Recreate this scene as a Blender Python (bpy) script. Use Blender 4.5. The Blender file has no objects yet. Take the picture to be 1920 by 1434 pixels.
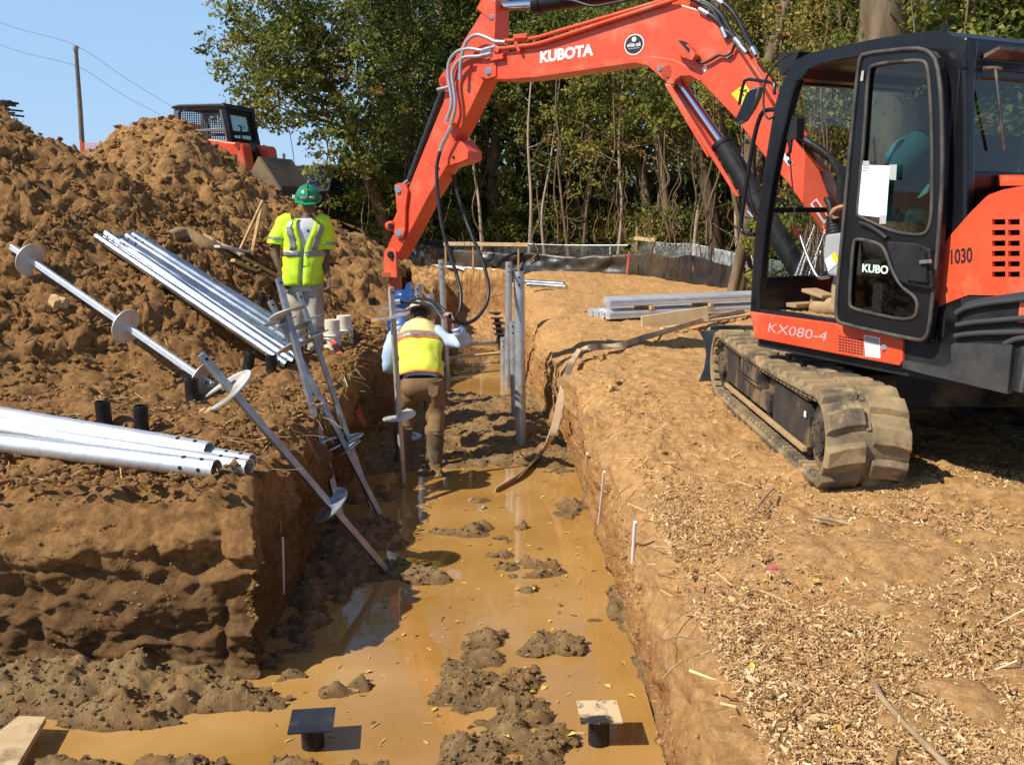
import bpy, bmesh, math, random
import numpy as np
from mathutils import Vector, Matrix

SC = bpy.context.scene
COL = SC.collection
R = math.radians

# ------------------------------------------------------------------ camera, sky, sun, exposure
FPX, CX, CY, HZ, CAMH = 1750.0, 960.0, 717.0, 390.0, 1.55      # focal length and centre in photo pixels, horizon row, eye height
PITCH = math.atan((CY - HZ) / FPX)
cam_d = bpy.data.cameras.new("camera")
cam_d.sensor_width = 36.0
cam_d.lens = FPX / 1920.0 * 36.0
cam_d.clip_start = 0.1
cam_d.clip_end = 2000.0
cam = bpy.data.objects.new("camera", cam_d)
COL.objects.link(cam)
cam.location = (0, 0, CAMH)
cam.rotation_euler = (math.pi / 2 - PITCH, 0, 0)
SC.camera = cam

SUN_TO = Vector((-0.85, -0.47, 1.0)).normalized()               # towards the sun
SUN_EL = math.asin(SUN_TO.z)
world = bpy.data.worlds.new("World")
SC.world = world
world.use_nodes = True
wt = world.node_tree
wt.nodes.clear()
sky = wt.nodes.new("ShaderNodeTexSky")
sky.sky_type = 'NISHITA'
sky.sun_disc = False
sky.sun_elevation = SUN_EL
sky.sun_rotation = math.atan2(SUN_TO.x, SUN_TO.y)
sky.air_density = 1.1
sky.dust_density = 0.25
sky.ozone_density = 1.2
bg = wt.nodes.new("ShaderNodeBackground")
bg.inputs['Strength'].default_value = 0.087
wo = wt.nodes.new("ShaderNodeOutputWorld")
tint = wt.nodes.new("ShaderNodeMix"); tint.data_type = 'RGBA'; tint.blend_type = 'MULTIPLY'; tint.inputs[0].default_value = 1.0
tint.inputs[7].default_value = (.98, .97, 1.10, 1)
wt.links.new(sky.outputs[0], tint.inputs[6])
pale = wt.nodes.new("ShaderNodeMix"); pale.data_type = 'RGBA'; wtc = wt.nodes.new("ShaderNodeTexCoord"); wsx = wt.nodes.new("ShaderNodeSeparateXYZ"); wmr = wt.nodes.new("ShaderNodeMapRange")
wmr.inputs[1].default_value = .22; wmr.inputs[2].default_value = .6; wmr.inputs[3].default_value = .75; wmr.inputs[4].default_value = .0       # hazy pale blue low down, plain sky overhead
wt.links.new(wtc.outputs['Generated'], wsx.inputs[0]); wt.links.new(wsx.outputs[2], wmr.inputs[0]); wt.links.new(wmr.outputs[0], pale.inputs[0])
pale.inputs[7].default_value = (3.5, 5.7, 8.6, 1)
wt.links.new(tint.outputs[2], pale.inputs[6]); wt.links.new(pale.outputs[2], bg.inputs[0])
wt.links.new(bg.outputs[0], wo.inputs[0])

sun_d = bpy.data.lights.new("sun", 'SUN')
sun_d.energy = 4.7
sun_d.angle = R(0.53)
sun_d.color = (1.0, 0.93, 0.82)
sun = bpy.data.objects.new("sun", sun_d)
COL.objects.link(sun)
sun.location = (-40, -20, 50)
sun.rotation_euler = SUN_TO.to_track_quat('Z', 'Y').to_euler()

SC.view_settings.view_transform = 'Standard'
SC.view_settings.look = 'None'
SC.view_settings.gamma = 1.0
SC.view_settings.use_curve_mapping = False
SC.view_settings.exposure = 0.43
SC.render.engine = 'CYCLES'
SC.cycles.max_bounces = 8
SC.cycles.transparent_max_bounces = 12
SC.cycles.use_denoising = True

# ------------------------------------------------------------------ measuring: photo pixel -> world point on a known plane
def ray(px, py):
    u = (px - CX) / FPX; v = (CY - py) / FPX
    c, s = math.cos(PITCH), math.sin(PITCH)
    return Vector((u, c + v * s, -s + v * c))
CAM = Vector((0, 0, CAMH))
def G(px, py, z=0.0):
    d = ray(px, py); return CAM + d * ((z - CAMH) / d.z)
def D(px, py, Y):
    d = ray(px, py); return CAM + d * (Y / d.y)
class Plane:
    """vertical plane through P, heading `deg` left of +Y; n points right/away; px(x,y,off) = world point on it (shifted off along n)"""
    def __init__(s, P, deg):
        a = R(deg); s.P = Vector((P[0], P[1], 0)); s.F = Vector((-math.sin(a), math.cos(a), 0)); s.N = Vector((math.cos(a), math.sin(a), 0))
    def px(s, x, y, off=0.0):
        d = ray(x, y); P = s.P + s.N * off
        return CAM + d * (s.N.dot(P - CAM) / s.N.dot(d))
    def w(s, f, r, z):
        return s.P + s.F * f + s.N * r + Vector((0, 0, z))

# ------------------------------------------------------------------ numpy noise
def _h(ix, iy, iz, seed):
    n = (ix.astype(np.int64) * 374761393 + iy.astype(np.int64) * 668265263 + iz.astype(np.int64) * 2147483647 + seed * 144665) & 0xFFFFFFFF
    n = ((n ^ (n >> 13)) * 1274126177) & 0xFFFFFFFF
    n = (n ^ (n >> 16))
    n = (n * 2246822519) & 0xFFFFFFFF
    return ((n ^ (n >> 15)) & 0xFFFF) / 65535.0
def vnoise(x, y, z, seed=0):
    x0, y0, z0 = np.floor(x), np.floor(y), np.floor(z)
    fx, fy, fz = x - x0, y - y0, z - z0
    fx, fy, fz = (t * t * t * (t * (t * 6 - 15) + 10) for t in (fx, fy, fz))
    r = 0
    for dx in (0, 1):
        for dy in (0, 1):
            for dz in (0, 1):
                w = (fx if dx else 1 - fx) * (fy if dy else 1 - fy) * (fz if dz else 1 - fz)
                r = r + w * _h(x0 + dx, y0 + dy, z0 + dz, seed)
    return r * 2 - 1
def fbm(x, y, z, oct=4, seed=0, lac=2.03, gain=0.5):
    a, s, r = 1.0, 1.0, 0
    for o in range(oct):
        r = r + a * vnoise(x * s + o * 17.3, y * s - o * 9.1, z * s + o * 4.7, seed + o)
        a *= gain; s *= lac
    return r
def billow(x, y, z, oct=4, seed=0):                              # lumpy clods: rounded tops, sharp creases
    a, s, r = 1.0, 1.0, 0
    for o in range(oct):
        r = r + a * (np.abs(vnoise(x * s + o * 7.7, y * s + o * 3.3, z * s - o * 5.9, seed + o)) * 2 - 0.5)
        a *= 0.5; s *= 2.07
    return r
def sstep(a, b, x):
    t = np.clip((x - a) / (b - a), 0, 1); return t * t * (3 - 2 * t)

# ------------------------------------------------------------------ materials
MATS = {}
def mat(name, c=(.5, .5, .5), rough=.6, metal=0., c2=None, nscale=6., detail=5., bump=0., bscale=60., spec=.5, coat=0., lo=.35, hi=.65, c3=None, n3=1.5, stretch=None, trans=0., ior=1.45):
    if name in MATS: return MATS[name]
    m = bpy.data.materials.new(name); m.use_nodes = True
    nt = m.node_tree; b = nt.nodes['Principled BSDF']
    b.inputs['Roughness'].default_value = rough
    b.inputs['Metallic'].default_value = metal
    b.inputs['Specular IOR Level'].default_value = spec
    b.inputs['Coat Weight'].default_value = coat
    b.inputs['Coat Roughness'].default_value = 0.087
    b.inputs['IOR'].default_value = ior
    if trans: b.inputs['Transmission Weight'].default_value = trans
    tc = nt.nodes.new('ShaderNodeTexCoord'); src = tc.outputs['Object']
    if stretch:
        mp = nt.nodes.new('ShaderNodeMapping'); mp.inputs['Scale'].default_value = stretch
        nt.links.new(src, mp.inputs[0]); src = mp.outputs[0]
    def noise(sc, det=detail):
        n = nt.nodes.new('ShaderNodeTexNoise'); n.inputs['Scale'].default_value = sc; n.inputs['Detail'].default_value = det
        n.inputs['Roughness'].default_value = .6
        nt.links.new(src, n.inputs['Vector']); return n
    def rgb(cc): return (cc[0], cc[1], cc[2], 1)
    if c2 is None:
        b.inputs['Base Color'].default_value = rgb(c)
    else:
        n = noise(nscale); rp = nt.nodes.new('ShaderNodeValToRGB')
        rp.color_ramp.elements[0].position = lo; rp.color_ramp.elements[0].color = rgb(c)
        rp.color_ramp.elements[1].position = hi; rp.color_ramp.elements[1].color = rgb(c2)
        nt.links.new(n.outputs[0], rp.inputs[0]); out = rp.outputs[0]
        if c3 is not None:
            n2 = noise(n3); mr = nt.nodes.new('ShaderNodeMapRange'); mr.inputs[1].default_value = .52; mr.inputs[2].default_value = .66
            nt.links.new(n2.outputs[0], mr.inputs[0])
            mx = nt.nodes.new('ShaderNodeMix'); mx.data_type = 'RGBA'
            nt.links.new(mr.outputs[0], mx.inputs[0]); nt.links.new(out, mx.inputs[6]); mx.inputs[7].default_value = rgb(c3); out = mx.outputs[2]
        nt.links.new(out, b.inputs['Base Color'])
        rr = nt.nodes.new('ShaderNodeMapRange'); rr.inputs[3].default_value = max(.02, rough - .08); rr.inputs[4].default_value = min(1, rough + .12)
        nt.links.new(n.outputs[0], rr.inputs[0]); nt.links.new(rr.outputs[0], b.inputs['Roughness'])
    if bump:
        n = noise(bscale, 4); bp = nt.nodes.new('ShaderNodeBump'); bp.inputs['Strength'].default_value = bump; bp.inputs['Distance'].default_value = .01
        nt.links.new(n.outputs[0], bp.inputs['Height']); nt.links.new(bp.outputs[0], b.inputs['Normal'])
    MATS[name] = m
    return m

# ------------------------------------------------------------------ objects
OFF = {}
def setp(o, label=None, cat=None, group=None, kind=None):
    if label: o['label'] = label
    if cat: o['category'] = cat
    if group: o['group'] = group
    if kind: o['kind'] = kind
    return o
def thing(name, label, cat, loc, group=None):
    o = bpy.data.objects.new(name, None); COL.objects.link(o); o.empty_display_size = .1
    o.location = loc; OFF[o] = Vector(loc)
    return setp(o, label, cat, group)
def dup(root, loc, rotz=None, label=None, group=None):
    r = root.copy(); COL.objects.link(r); r.location = loc
    if rotz is not None: r.rotation_euler = (r.rotation_euler[0], r.rotation_euler[1], rotz)
    if label: r['label'] = label
    if group: r['group'] = group
    for ch in list(root.children):
        c = ch.copy(); COL.objects.link(c); c.parent = r
        for g in ch.children:
            d = g.copy(); COL.objects.link(d); d.parent = c
    return r

def frame(axis):
    a = Vector(axis).normalized()
    up = Vector((0, 0, 1)) if abs(a.z) < .95 else Vector((1, 0, 0))
    x = up.cross(a).normalized(); return x, a.cross(x), a

class MB:
    def __init__(s): s.v = []; s.f = []; s.smooth = []
    def add(s, vs, fs, smooth=False):
        n = len(s.v); s.v += [Vector(v) for v in vs]
        for f in fs: s.f.append([i + n for i in f]); s.smooth.append(smooth)
        return s
    def box(s, c, size, X=(1, 0, 0), Y=(0, 1, 0), Z=None):
        X = Vector(X).normalized(); Y = Vector(Y).normalized(); Z = Vector(Z).normalized() if Z else X.cross(Y).normalized()
        c = Vector(c); hx, hy, hz = (k / 2 for k in size)
        vs = [c + X * a * hx + Y * b * hy + Z * d * hz for d in (-1, 1) for b in (-1, 1) for a in (-1, 1)]
        return s.add(vs, [(0, 2, 3, 1), (4, 5, 7, 6), (0, 1, 5, 4), (2, 6, 7, 3), (0, 4, 6, 2), (1, 3, 7, 5)])
    def bar(s, a, b, w, h, up=(0, 0, 1)):                       # box beam from a to b
        a = Vector(a); b = Vector(b); Y = (b - a); L = Y.length; Y.normalize()
        X = Y.cross(Vector(up))
        if X.length < 1e-3: X = Y.cross(Vector((1, 0, 0)))
        X.normalize(); return s.box((a + b) / 2, (w, L, h), X, Y, X.cross(Y))
    def tube(s, pts, r, n=10, caps=True, smooth=True, hollow=0.):
        pts = [Vector(p) for p in pts]; m = len(pts)
        rs = r if isinstance(r, (list, tuple)) else [r] * m
        vs = []; px = None
        for i, p in enumerate(pts):
            t = (pts[min(i + 1, m - 1)] - pts[max(i - 1, 0)])
            if t.length < 1e-9: t = Vector((0, 0, 1))
            t.normalize()
            if px is None: px = frame(t)[0]
            px = (px - t * px.dot(t))
            if px.length < 1e-6: px = frame(t)[0]
            px.normalize(); py = t.cross(px)
            for k in range(n):
                a = 2 * math.pi * k / n; vs.append(p + (px * math.cos(a) + py * math.sin(a)) * rs[i])
        fs = [(i * n + k, i * n + (k + 1) % n, (i + 1) * n + (k + 1) % n, (i + 1) * n + k) for i in range(m - 1) for k in range(n)]
        s.add(vs, fs, smooth)
        if hollow:
            for (e, q) in ((0, 1), (m - 1, m - 2)):
                d = (pts[e] - pts[q]).normalized(); ring = vs[e * n:(e + 1) * n]; c = pts[e]
                inn = [c + (v - c) * hollow for v in ring]; dep = [v - d * rs[e] * 3 for v in inn]
                f2 = []
                for k in range(n):
                    k2 = (k + 1) % n; A = [(k, k2, n + k2, n + k), (n + k, n + k2, 2 * n + k2, 2 * n + k)]
                    f2 += A if e else [tuple(reversed(q2)) for q2 in A]
                f2.append(tuple(range(2 * n, 3 * n)) if e else tuple(range(3 * n - 1, 2 * n - 1, -1)))
                s.add(list(ring) + inn + dep, f2, False)
        elif caps:
            s.add(vs[:n], [tuple(range(n - 1, -1, -1))]); s.add(vs[-n:], [tuple(range(n))])
        return s
    def prism(s, outline, depth, smooth=False):                 # outline: world points (planar), depth: Vector
        o = [Vector(p) for p in outline]; n = len(o); d = Vector(depth)
        nr = Vector((0, 0, 0))
        for i in range(n): nr += o[i].cross(o[(i + 1) % n])
        if nr.dot(d) > 0: o.reverse()
        vs = o + [p + d for p in o]
        fs = [tuple(range(n)), tuple(range(2 * n - 1, n - 1, -1))]
        s.add(vs, fs, False)
        s.add(vs, [(i, i + n, (i + 1) % n + n, (i + 1) % n) for i in range(n)], smooth)
        return s
    def ring(s, outer, inner, depth):                           # frame with a hole; same number of points
        o = [Vector(p) for p in outer]; q = [Vector(p) for p in inner]; d = Vector(depth); n = len(o)
        vs = o + q + [p + d for p in o] + [p + d for p in q]
        fs = []
        for i in range(n):
            j = (i + 1) % n
            fs += [(i, j, n + j, n + i), (2 * n + i, 3 * n + i, 3 * n + j, 2 * n + j), (i, 2 * n + i, 2 * n + j, j), (n + i, n + j, 3 * n + j, 3 * n + i)]
        return s.add(vs, fs)
    def ball(s, c, rad, n=12, m=8, X=(1, 0, 0), Y=(0, 1, 0), zmin=-1., fn=None):
        c = Vector(c); X = Vector(X).normalized(); Y = Vector(Y).normalized(); Z = X.cross(Y).normalized()
        if not isinstance(rad, (list, tuple)): rad = (rad,) * 3
        vs = []
        a0 = math.asin(max(-1, zmin))
        for i in range(m + 1):
            th = a0 + (math.pi / 2 - a0) * i / m
            for k in range(n):
                a = 2 * math.pi * k / n; q = Vector((math.cos(th) * math.cos(a), math.cos(th) * math.sin(a), math.sin(th)))
                if fn: q = fn(q)
                vs.append(c + X * q.x * rad[0] + Y * q.y * rad[1] + Z * q.z * rad[2])
        fs = [(i * n + k, i * n + (k + 1) % n, (i + 1) * n + (k + 1) % n, (i + 1) * n + k) for i in range(m) for k in range(n)]
        return s.add(vs, fs, True)
    def disc(s, c, nrm, r, th=.006, n=20): 
        nrm = Vector(nrm).normalized(); c = Vector(c)
        return s.tube([c - nrm * th / 2, c + nrm * th / 2], r, n, smooth=False)
    def build(s, name, m, parent=None, bevel=0., segs=2, label=None, autoloc=True, kind=None, sub=0, cat=None, group=None, smoothall=False, weld=0.):
        if parent is not None: off = OFF.get(parent, Vector((0, 0, 0)))
        elif autoloc and s.v:
            lo = Vector([min(v[i] for v in s.v) for i in range(3)]); hi = Vector([max(v[i] for v in s.v) for i in range(3)])
            off = Vector(((lo.x + hi.x) / 2, (lo.y + hi.y) / 2, lo.z))
        else: off = Vector((0, 0, 0))
        me = bpy.data.meshes.new(name)
        me.from_pydata([v - off for v in s.v], [], s.f)
        me.polygons.foreach_set('use_smooth', [True] * len(s.f) if smoothall else s.smooth)
        if weld or sub:
            bm = bmesh.new(); bm.from_mesh(me); bmesh.ops.remove_doubles(bm, verts=bm.verts, dist=weld or 1e-5); bm.to_mesh(me); bm.free()
        me.update()
        for mm in (m if isinstance(m, (list, tuple)) else [m]): me.materials.append(mm)
        o = bpy.data.objects.new(name, me); COL.objects.link(o)
        if parent is not None: o.parent = parent; OFF[o] = off
        else: o.location = off; OFF[o] = off
        if bevel:
            b = o.modifiers.new('bevel', 'BEVEL'); b.width = bevel; b.segments = segs; b.limit_method = 'ANGLE'; b.angle_limit = R(40); b.harden_normals = False
        if sub:
            b = o.modifiers.new('sub', 'SUBSURF'); b.levels = sub; b.render_levels = sub
        return setp(o, label, cat, group, kind)

def np_mesh(name, V, F, m, parent=None, smooth=False, off=(0, 0, 0), colors=None):
    """V (n,3), F (k,4) or (k,3) arrays"""
    me = bpy.data.meshes.new(name); k = F.shape[1]
    me.vertices.add(len(V)); me.vertices.foreach_set('co', (V - np.array(off)).astype(np.float32).ravel())
    me.loops.add(F.size); me.loops.foreach_set('vertex_index', F.astype(np.int32).ravel())
    me.polygons.add(len(F)); me.polygons.foreach_set('loop_start', np.arange(0, F.size, k, dtype=np.int32)); 
    me.polygons.foreach_set('use_smooth', np.full(len(F), smooth))
    me.update(calc_edges=True)
    if colors is not None:
        for an, arr in colors.items():
            at = me.attributes.new(an, 'FLOAT', 'POINT'); at.data.foreach_set('value', arr.astype(np.float32).ravel())
    for mm in (m if isinstance(m, (list, tuple)) else [m]): me.materials.append(mm)
    o = bpy.data.objects.new(name, me); COL.objects.link(o)
    if parent is not None: o.parent = parent
    else: o.location = off
    OFF[o] = Vector(off)
    return o

def lettering(name, txt, origin, X, Y, size, m, parent, bold=.0, thick=.002, squash=1., shear=0.):
    cu = bpy.data.curves.new(name, 'FONT'); cu.body = txt; cu.size = size; cu.offset = bold * size; cu.extrude = thick; cu.shear = shear
    cu.resolution_u = 3
    to = bpy.data.objects.new(name + '_curve', cu); COL.objects.link(to)
    bpy.context.view_layer.update()
    me = bpy.data.meshes.new_from_object(to.evaluated_get(bpy.context.evaluated_depsgraph_get()))
    bpy.data.objects.remove(to); me.name = name
    X = Vector(X).normalized(); Y = Vector(Y).normalized(); Z = X.cross(Y).normalized(); off = OFF[parent]
    for v in me.vertices:
        v.co = Vector(origin) + X * v.co.x * squash + Y * v.co.y + Z * v.co.z - off
    me.materials.clear(); me.materials.append(m)
    o = bpy.data.objects.new(name, me); COL.objects.link(o); o.parent = parent; OFF[o] = off
    return o
def catmull(pts, k=6):
    P = [Vector(p) for p in pts]; P = [P[0] * 2 - P[1]] + P + [P[-1] * 2 - P[-2]]; out = []
    for i in range(1, len(P) - 2):
        for j in range(k):
            t = j / k; a, b, c, d = P[i - 1], P[i], P[i + 1], P[i + 2]
            out.append(.5 * ((2 * b) + (c - a) * t + (2 * a - 5 * b + 4 * c - d) * t * t + (3 * b - a - 3 * c + d) * t ** 3))
    out.append(P[-2]); return out
# ------------------------------------------------------------------ terrain: banks, L-shaped trench, muddy floor
rng = np.random.default_rng(7)
XLT = ([0, 4.4, 6, 10, 14, 21, 30], [-1.36, -1.40, -1.50, -1.62, -1.60, -1.57, -1.5])     # left edge, top
XLB = ([0, 4.65, 9, 12, 15.5, 21, 30], [-1.42, -1.46, -1.52, -1.42, -1.2, -1.12, -1.1])    # left edge, bottom
XRT = ([0, 2.4, 4.4, 5.5, 7.7, 10, 18.4, 24, 30], [.72, .71, .72, .68, .58, .50, .29, .2, .2])
XRB = ([0, 3, 7, 9.6, 12, 15.5, 21, 30], [.74, .74, .71, .60, .33, .05, -.08, -.1])
WATER = -1.0
def flaky(a, b, c, sc, lv, sd):
    q = fbm(a * sc, b * sc, c * sc, 4, sd) * lv; return (np.floor(q) + sstep(.0, .35, q - np.floor(q))) / lv
FACE_Y = 4.86
def ip(t, y): return np.interp(y, t[0], t[1])

def base_ground(x, y):
    z = .05 * fbm(x * .45, y * .45, x * 0, 3, 3) + .03 * fbm(x * 1.9, y * 1.9, x * 0, 3, 5)
    z = z + 2.3 * sstep(-2.6, -8.5, x) * sstep(11.5, 19, y)                    # higher ground behind the spoil heaps
    z = z + .04 * sstep(15, 23, y) * sstep(3, -1, np.abs(x + .6))
    z = z + .5 * sstep(26, 60, y)
    return z

# mud lumps standing out of the water: photo pixel, half-length x, half-length y (m), height
LUMPS = [(880, 1240, .16, .2, .10), (930, 1290, .24, .16, .13), (985, 1265, .13, .12, .08), (905, 1190, .12, .1, .08), (860, 1300, .15, .12, .08), (1040, 1195, .14, .07, .07), (1000, 1215, .09, .05, .05), (1075, 1215, .07, .05, .06),
    (1000, 1055, .2, .1, .12), (960, 1075, .12, .06, .06), (1035, 1060, .1, .08, .1), (985, 1100, .07, .05, .05), (940, 1040, .1, .06, .04),
    (905, 1400, .2, .12, .12), (985, 1400, .16, .1, .12), (870, 1420, .16, .08, .1), (930, 1350, .13, .08, .07), (1045, 1385, .1, .08, .07), (1000, 1340, .08, .06, .05),
    (640, 1290, .2, .1, .14), (590, 1300, .2, .12, .2), (530, 1310, .2, .14, .22), (680, 1275, .1, .06, .08), (480, 1330, .22, .12, .18), (640, 1365, .1, .08, .12), (690, 1350, .08, .06, .08), (660, 1420, .13, .1, .14), (540, 1430, .2, .08, .12), (450, 1420, .12, .08, .1),
    (330, 1425, .16, .08, .1), (160, 1300, .5, .16, .14), (330, 1320, .35, .12, .13), (90, 1370, .25, .12, .1), (120, 1430, .22, .1, .12), (395, 1355, .14, .06, .08), (300, 1345, .2, .06, .06), (420, 1290, .25, .12, .2),
    (905, 935, .1, .06, .05), (975, 985, .06, .04, .05), (860, 990, .3, .1, .05), (1060, 955, .14, .2, .06), (1110, 930, .07, .3, .05), (1158, 1130, .05, .3, .03), (1210, 1230, .06, .3, .05), (1245, 1370, .07, .3, .05), (760, 1075, .25, .2, .06), (690, 1000, .3, .3, .07), (640, 1080, .25, .3, .08), (560, 1200, .2, .3, .08)]
def floor_z(x, y):
    z = -1.07 + 0 * x
    z = z + .055 * fbm(x * 1.1, y * 1.6, x * 0, 4, 21)
    mid = sstep(8.3, 9.6, y) * sstep(13.2, 12.2, y)
    z = z + mid * (.085 + .05 * np.abs(fbm(x * 1.6, y * 3.2, x * 0, 3, 24)) + .05 * sstep(-.2, -1.2, x))
    z = z + sstep(16, 19, y) * .12 + sstep(18.5, 21.5, y) * .25
    left = sstep(-.75, -1.3, x) * sstep(4.6, 6, y)
    z = z + left * (.045 + .06 * fbm(x * 2.5, y * 2.5, x * 0, 3, 29))
    ll = sstep(-1.2, -1.7, x) * sstep(4.95, 4.8, y); z = z + ll * (.05 + .085 * fbm(x * 1.5, y * 3.2, x * 0, 3, 44))
    z = z + .09 * sstep(4.45, 4.85, y) * sstep(-1.1, -1.6, x) * sstep(5.2, 4.9, y)
    wob = fbm(x * 5, y * 5, x * 0, 3, 34)
    L = 0
    for (px, py, rx, ry, h) in LUMPS:
        c = G(px, py, -1.0 + h * .4)
        rx *= 1.0; ry *= 1.05
        d = ((x - c.x) / rx) ** 2 + ((y - c.y) / ry) ** 2
        L = np.maximum(L, (h * .25 + .082) * sstep(2.9, .1, d + 1.0 * wob))
    for (px, py, rx, ry) in ((40, 1385, .25, .22), (150, 1390, .3, .07), (330, 1378, .3, .075), (500, 1368, .3, .08), (640, 1325, .25, .07), (420, 1345, .25, .05), (60, 1400, .2, .06)):
        c = G(px, py, -1.0); z = z - .13 * np.exp(-(((x - c.x) / rx) ** 2 + ((y - c.y - .1 * (x - c.x)) / ry) ** 2)); L = L * (1 - .9 * np.exp(-(((x - c.x) / rx) ** 2 + ((y - c.y) / ry) ** 2)))
    lumpy = fbm(x * 6.5, y * 6.5, x * 0, 4, 31)
    z = z + L * (.9 + .36 * lumpy) + .022 * sstep(.03, .1, L) * fbm(x * 22, y * 22, x * 0, 3, 33)
    amp = sstep(-1.1, -.97, z)
    z = z + amp * (.030 * fbm(x * 9, y * 9, x * 0, 4, 37)) + .012 * fbm(x * 14, y * 14, x * 0, 2, 39)
    return z

def cum(*segs):
    out = []
    for a, b, st in segs: out += list(np.arange(a, b, st))
    return out
def grow(a, b, st, k):
    out = []; v = a
    while v < b: out.append(v); v += st; st *= k
    return out + [b]
eA = np.array(cum((0, .5, .018), (.5, 2.0, .022), (2.0, 3.2, .05)) + grow(3.2, 240, .08, 1.1))[::-1]
eE = np.array(cum((0, .45, .015), (.45, 2.8, .022)) + grow(2.8, 240, .04, 1.07))
wB = np.linspace(0, 1, 72)[1:-1]; tC = np.linspace(0, 1, 96)
ys = np.array(cum((.9, 2.2, .06), (2.2, 4.5, .019), (4.5, 4.72, .012), (4.72, 5.02, .0028), (5.02, 9, .024), (9, 14, .045), (14, 23.5, .09)) + grow(23.5, 600, .15, 1.16))
ncols = len(eA) + 2 * len(wB) + len(tC) + len(eE)
Y = np.repeat(ys[:, None], ncols, 1)
lt, lb, rt_, rb = (ip(t, ys)[:, None] for t in (XLT, XLB, XRT, XRB))
edgeL = .07 * fbm(ys * 1.3, ys * 0 + 3.3, ys * 0, 3, 51)[:, None]; edgeR = .07 * fbm(ys * 1.1, ys * 0 + 8.3, ys * 0, 4, 52)[:, None]
lt = lt + edgeL; rt_ = rt_ + edgeR
X = np.concatenate([lt - eA[None], lt + (lb - lt) * wB[None], lb + (rb - lb) * tC[None], rb + (rt_ - rb) * (wB[None]), rt_ + eE[None]], 1)
one = np.ones_like(ys)[:, None]
mL = np.concatenate([0 * eA, wB, 0 * tC + 1, 0 * wB + 1, 0 * eE + 1]) [None] * one
mR = np.concatenate([0 * eA + 1, 0 * wB + 1, 0 * tC + 1, 1 - wB, 0 * eE])[None] * one
fy = FACE_Y + .05 * fbm(X * .9, X * 0, X * 0, 3, 55)
mY = np.clip((fy - Y) / .2 + .5, 0, 1)
mE = np.clip((22.2 - Y) / 1.2, 0, 1)
M = mE * mR * np.maximum(mL, mY)
zg = base_ground(X, Y)
# crumbled rims: the ground dips just before either edge
eR = np.concatenate([0 * eA + 9, 0 * wB + 9, 0 * tC + 9, 0 * wB, eE])[None] * one
eL = np.concatenate([eA, 0 * wB, 0 * tC + 9, 0 * wB + 9, 0 * eE + 9])[None] * one
zg = zg - .13 * np.exp(-(eR / .16) ** 1.5) * (1 + .6 * fbm(X * 2, Y * 2, X * 0, 2, 61)) - .05 * np.exp(-(eR / .5) ** 2)
zg = zg - .10 * np.exp(-(eL / .14) ** 1.5) * (Y > FACE_Y - .4)
zg = zg - .12 * np.exp(-(np.clip(Y - fy, 0, 9) / .2) ** 1.5) * (X < lt + .05)
zf = floor_z(X, Y)
flat = (M < .02)
rough_l = sstep(.2, -.8, X)
rr_ = sstep(.3, .8, X) * sstep(20, 9, Y); zg = zg + rr_ * (.022 * flaky(X, Y, X * 0, 2.6, 2.5, 94) + .012 * flaky(X, Y, X * 0, 8., 2., 95) + .014 * fbm(X * 6, Y * 6, X * 0, 4, 96))
zg = zg - .05 * rough_l * sstep(9, 6, Y) + (.012 + .05 * rough_l) * (billow(X * 3.4, Y * 3.4, X * 0, 4, 63) - .25) * sstep(60, 20, Y) + .012 * billow(X * 12, Y * 12, X * 0, 3, 66) * sstep(12, 6, Y)
Z = zg * (1 - M) + zf * M
wall = 4 * M * (1 - M)
wl = np.clip(wall * 1.6, 0, 1)
rel = .05 * flaky(Y * .8, Z * 1.3, X * .4, 3.0, 3., 88) + .02 * flaky(Y, Z, X, 9., 2.5, 89) + billow(Y * 1.7, Z * 3.0, X * .5, 4, 71) * .045 - .03 + .02 * billow(Y * 6, Z * 6, X * 3, 3, 73)
isL = np.concatenate([0 * eA, 0 * wB + 1, 0 * tC, 0 * wB, 0 * eE])[None] * one
isR = np.concatenate([0 * eA, 0 * wB, 0 * tC, 0 * wB + 1, 0 * eE])[None] * one
onL = isL * (Y > FACE_Y - .1)
X2 = X + wl * (onL * rel * .9 - isR * rel * .8)
onY = (mY > .001) * (mY < .999) * (mL < .6) * (mR > .9)
zph = Z * 3.6 + .5 * fbm(X * .7, Z * 0, Y * 0, 2, 84) + .35 * fbm(X * 2.1, Z * 1.0, Y * 0, 2, 85)
saw = (zph - np.floor(zph)); saw = np.where(saw < .85, saw / .85, (1 - saw) / .15)
cr = vnoise(X * 2.2, Z * 1.2, Y * 0, 86)
strata = .036 * flaky(X * .45, Z * 1.5, Y * 0, 3.2, 3., 91) + .022 * flaky(X, Z * 1.3, Y * 0, 10., 2.5, 92) + .07 * saw * (.35 + .65 * sstep(-.35, .35, fbm(X * 1.1, Z * 1.7, Y * 0, 2, 87))) - .05 * np.exp(-(cr / .05) ** 2) + .2 * billow(X * .8, Z * 4.2, Y * 0 + 2, 4, 75) * .07 + .030 * billow(X * 5, Z * 7, Y * 0, 4, 77) + .035 * np.abs(fbm(X * .35, Z * 9 + X * .7, Y * 0, 3, 79))
Y2 = Y - wl * onY * strata
Z2 = Z + .02 * wl * fbm(X * 7, Y * 7, Z * 7, 2, 81)
V = np.stack([X2, Y2, Z2], -1).reshape(-1, 3)
nr, nc = Y.shape
i0 = (np.arange(nr - 1)[:, None] * nc + np.arange(nc - 1)[None]).ravel()
F = np.stack([i0, i0 + 1, i0 + nc + 1, i0 + nc], 1)

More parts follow.
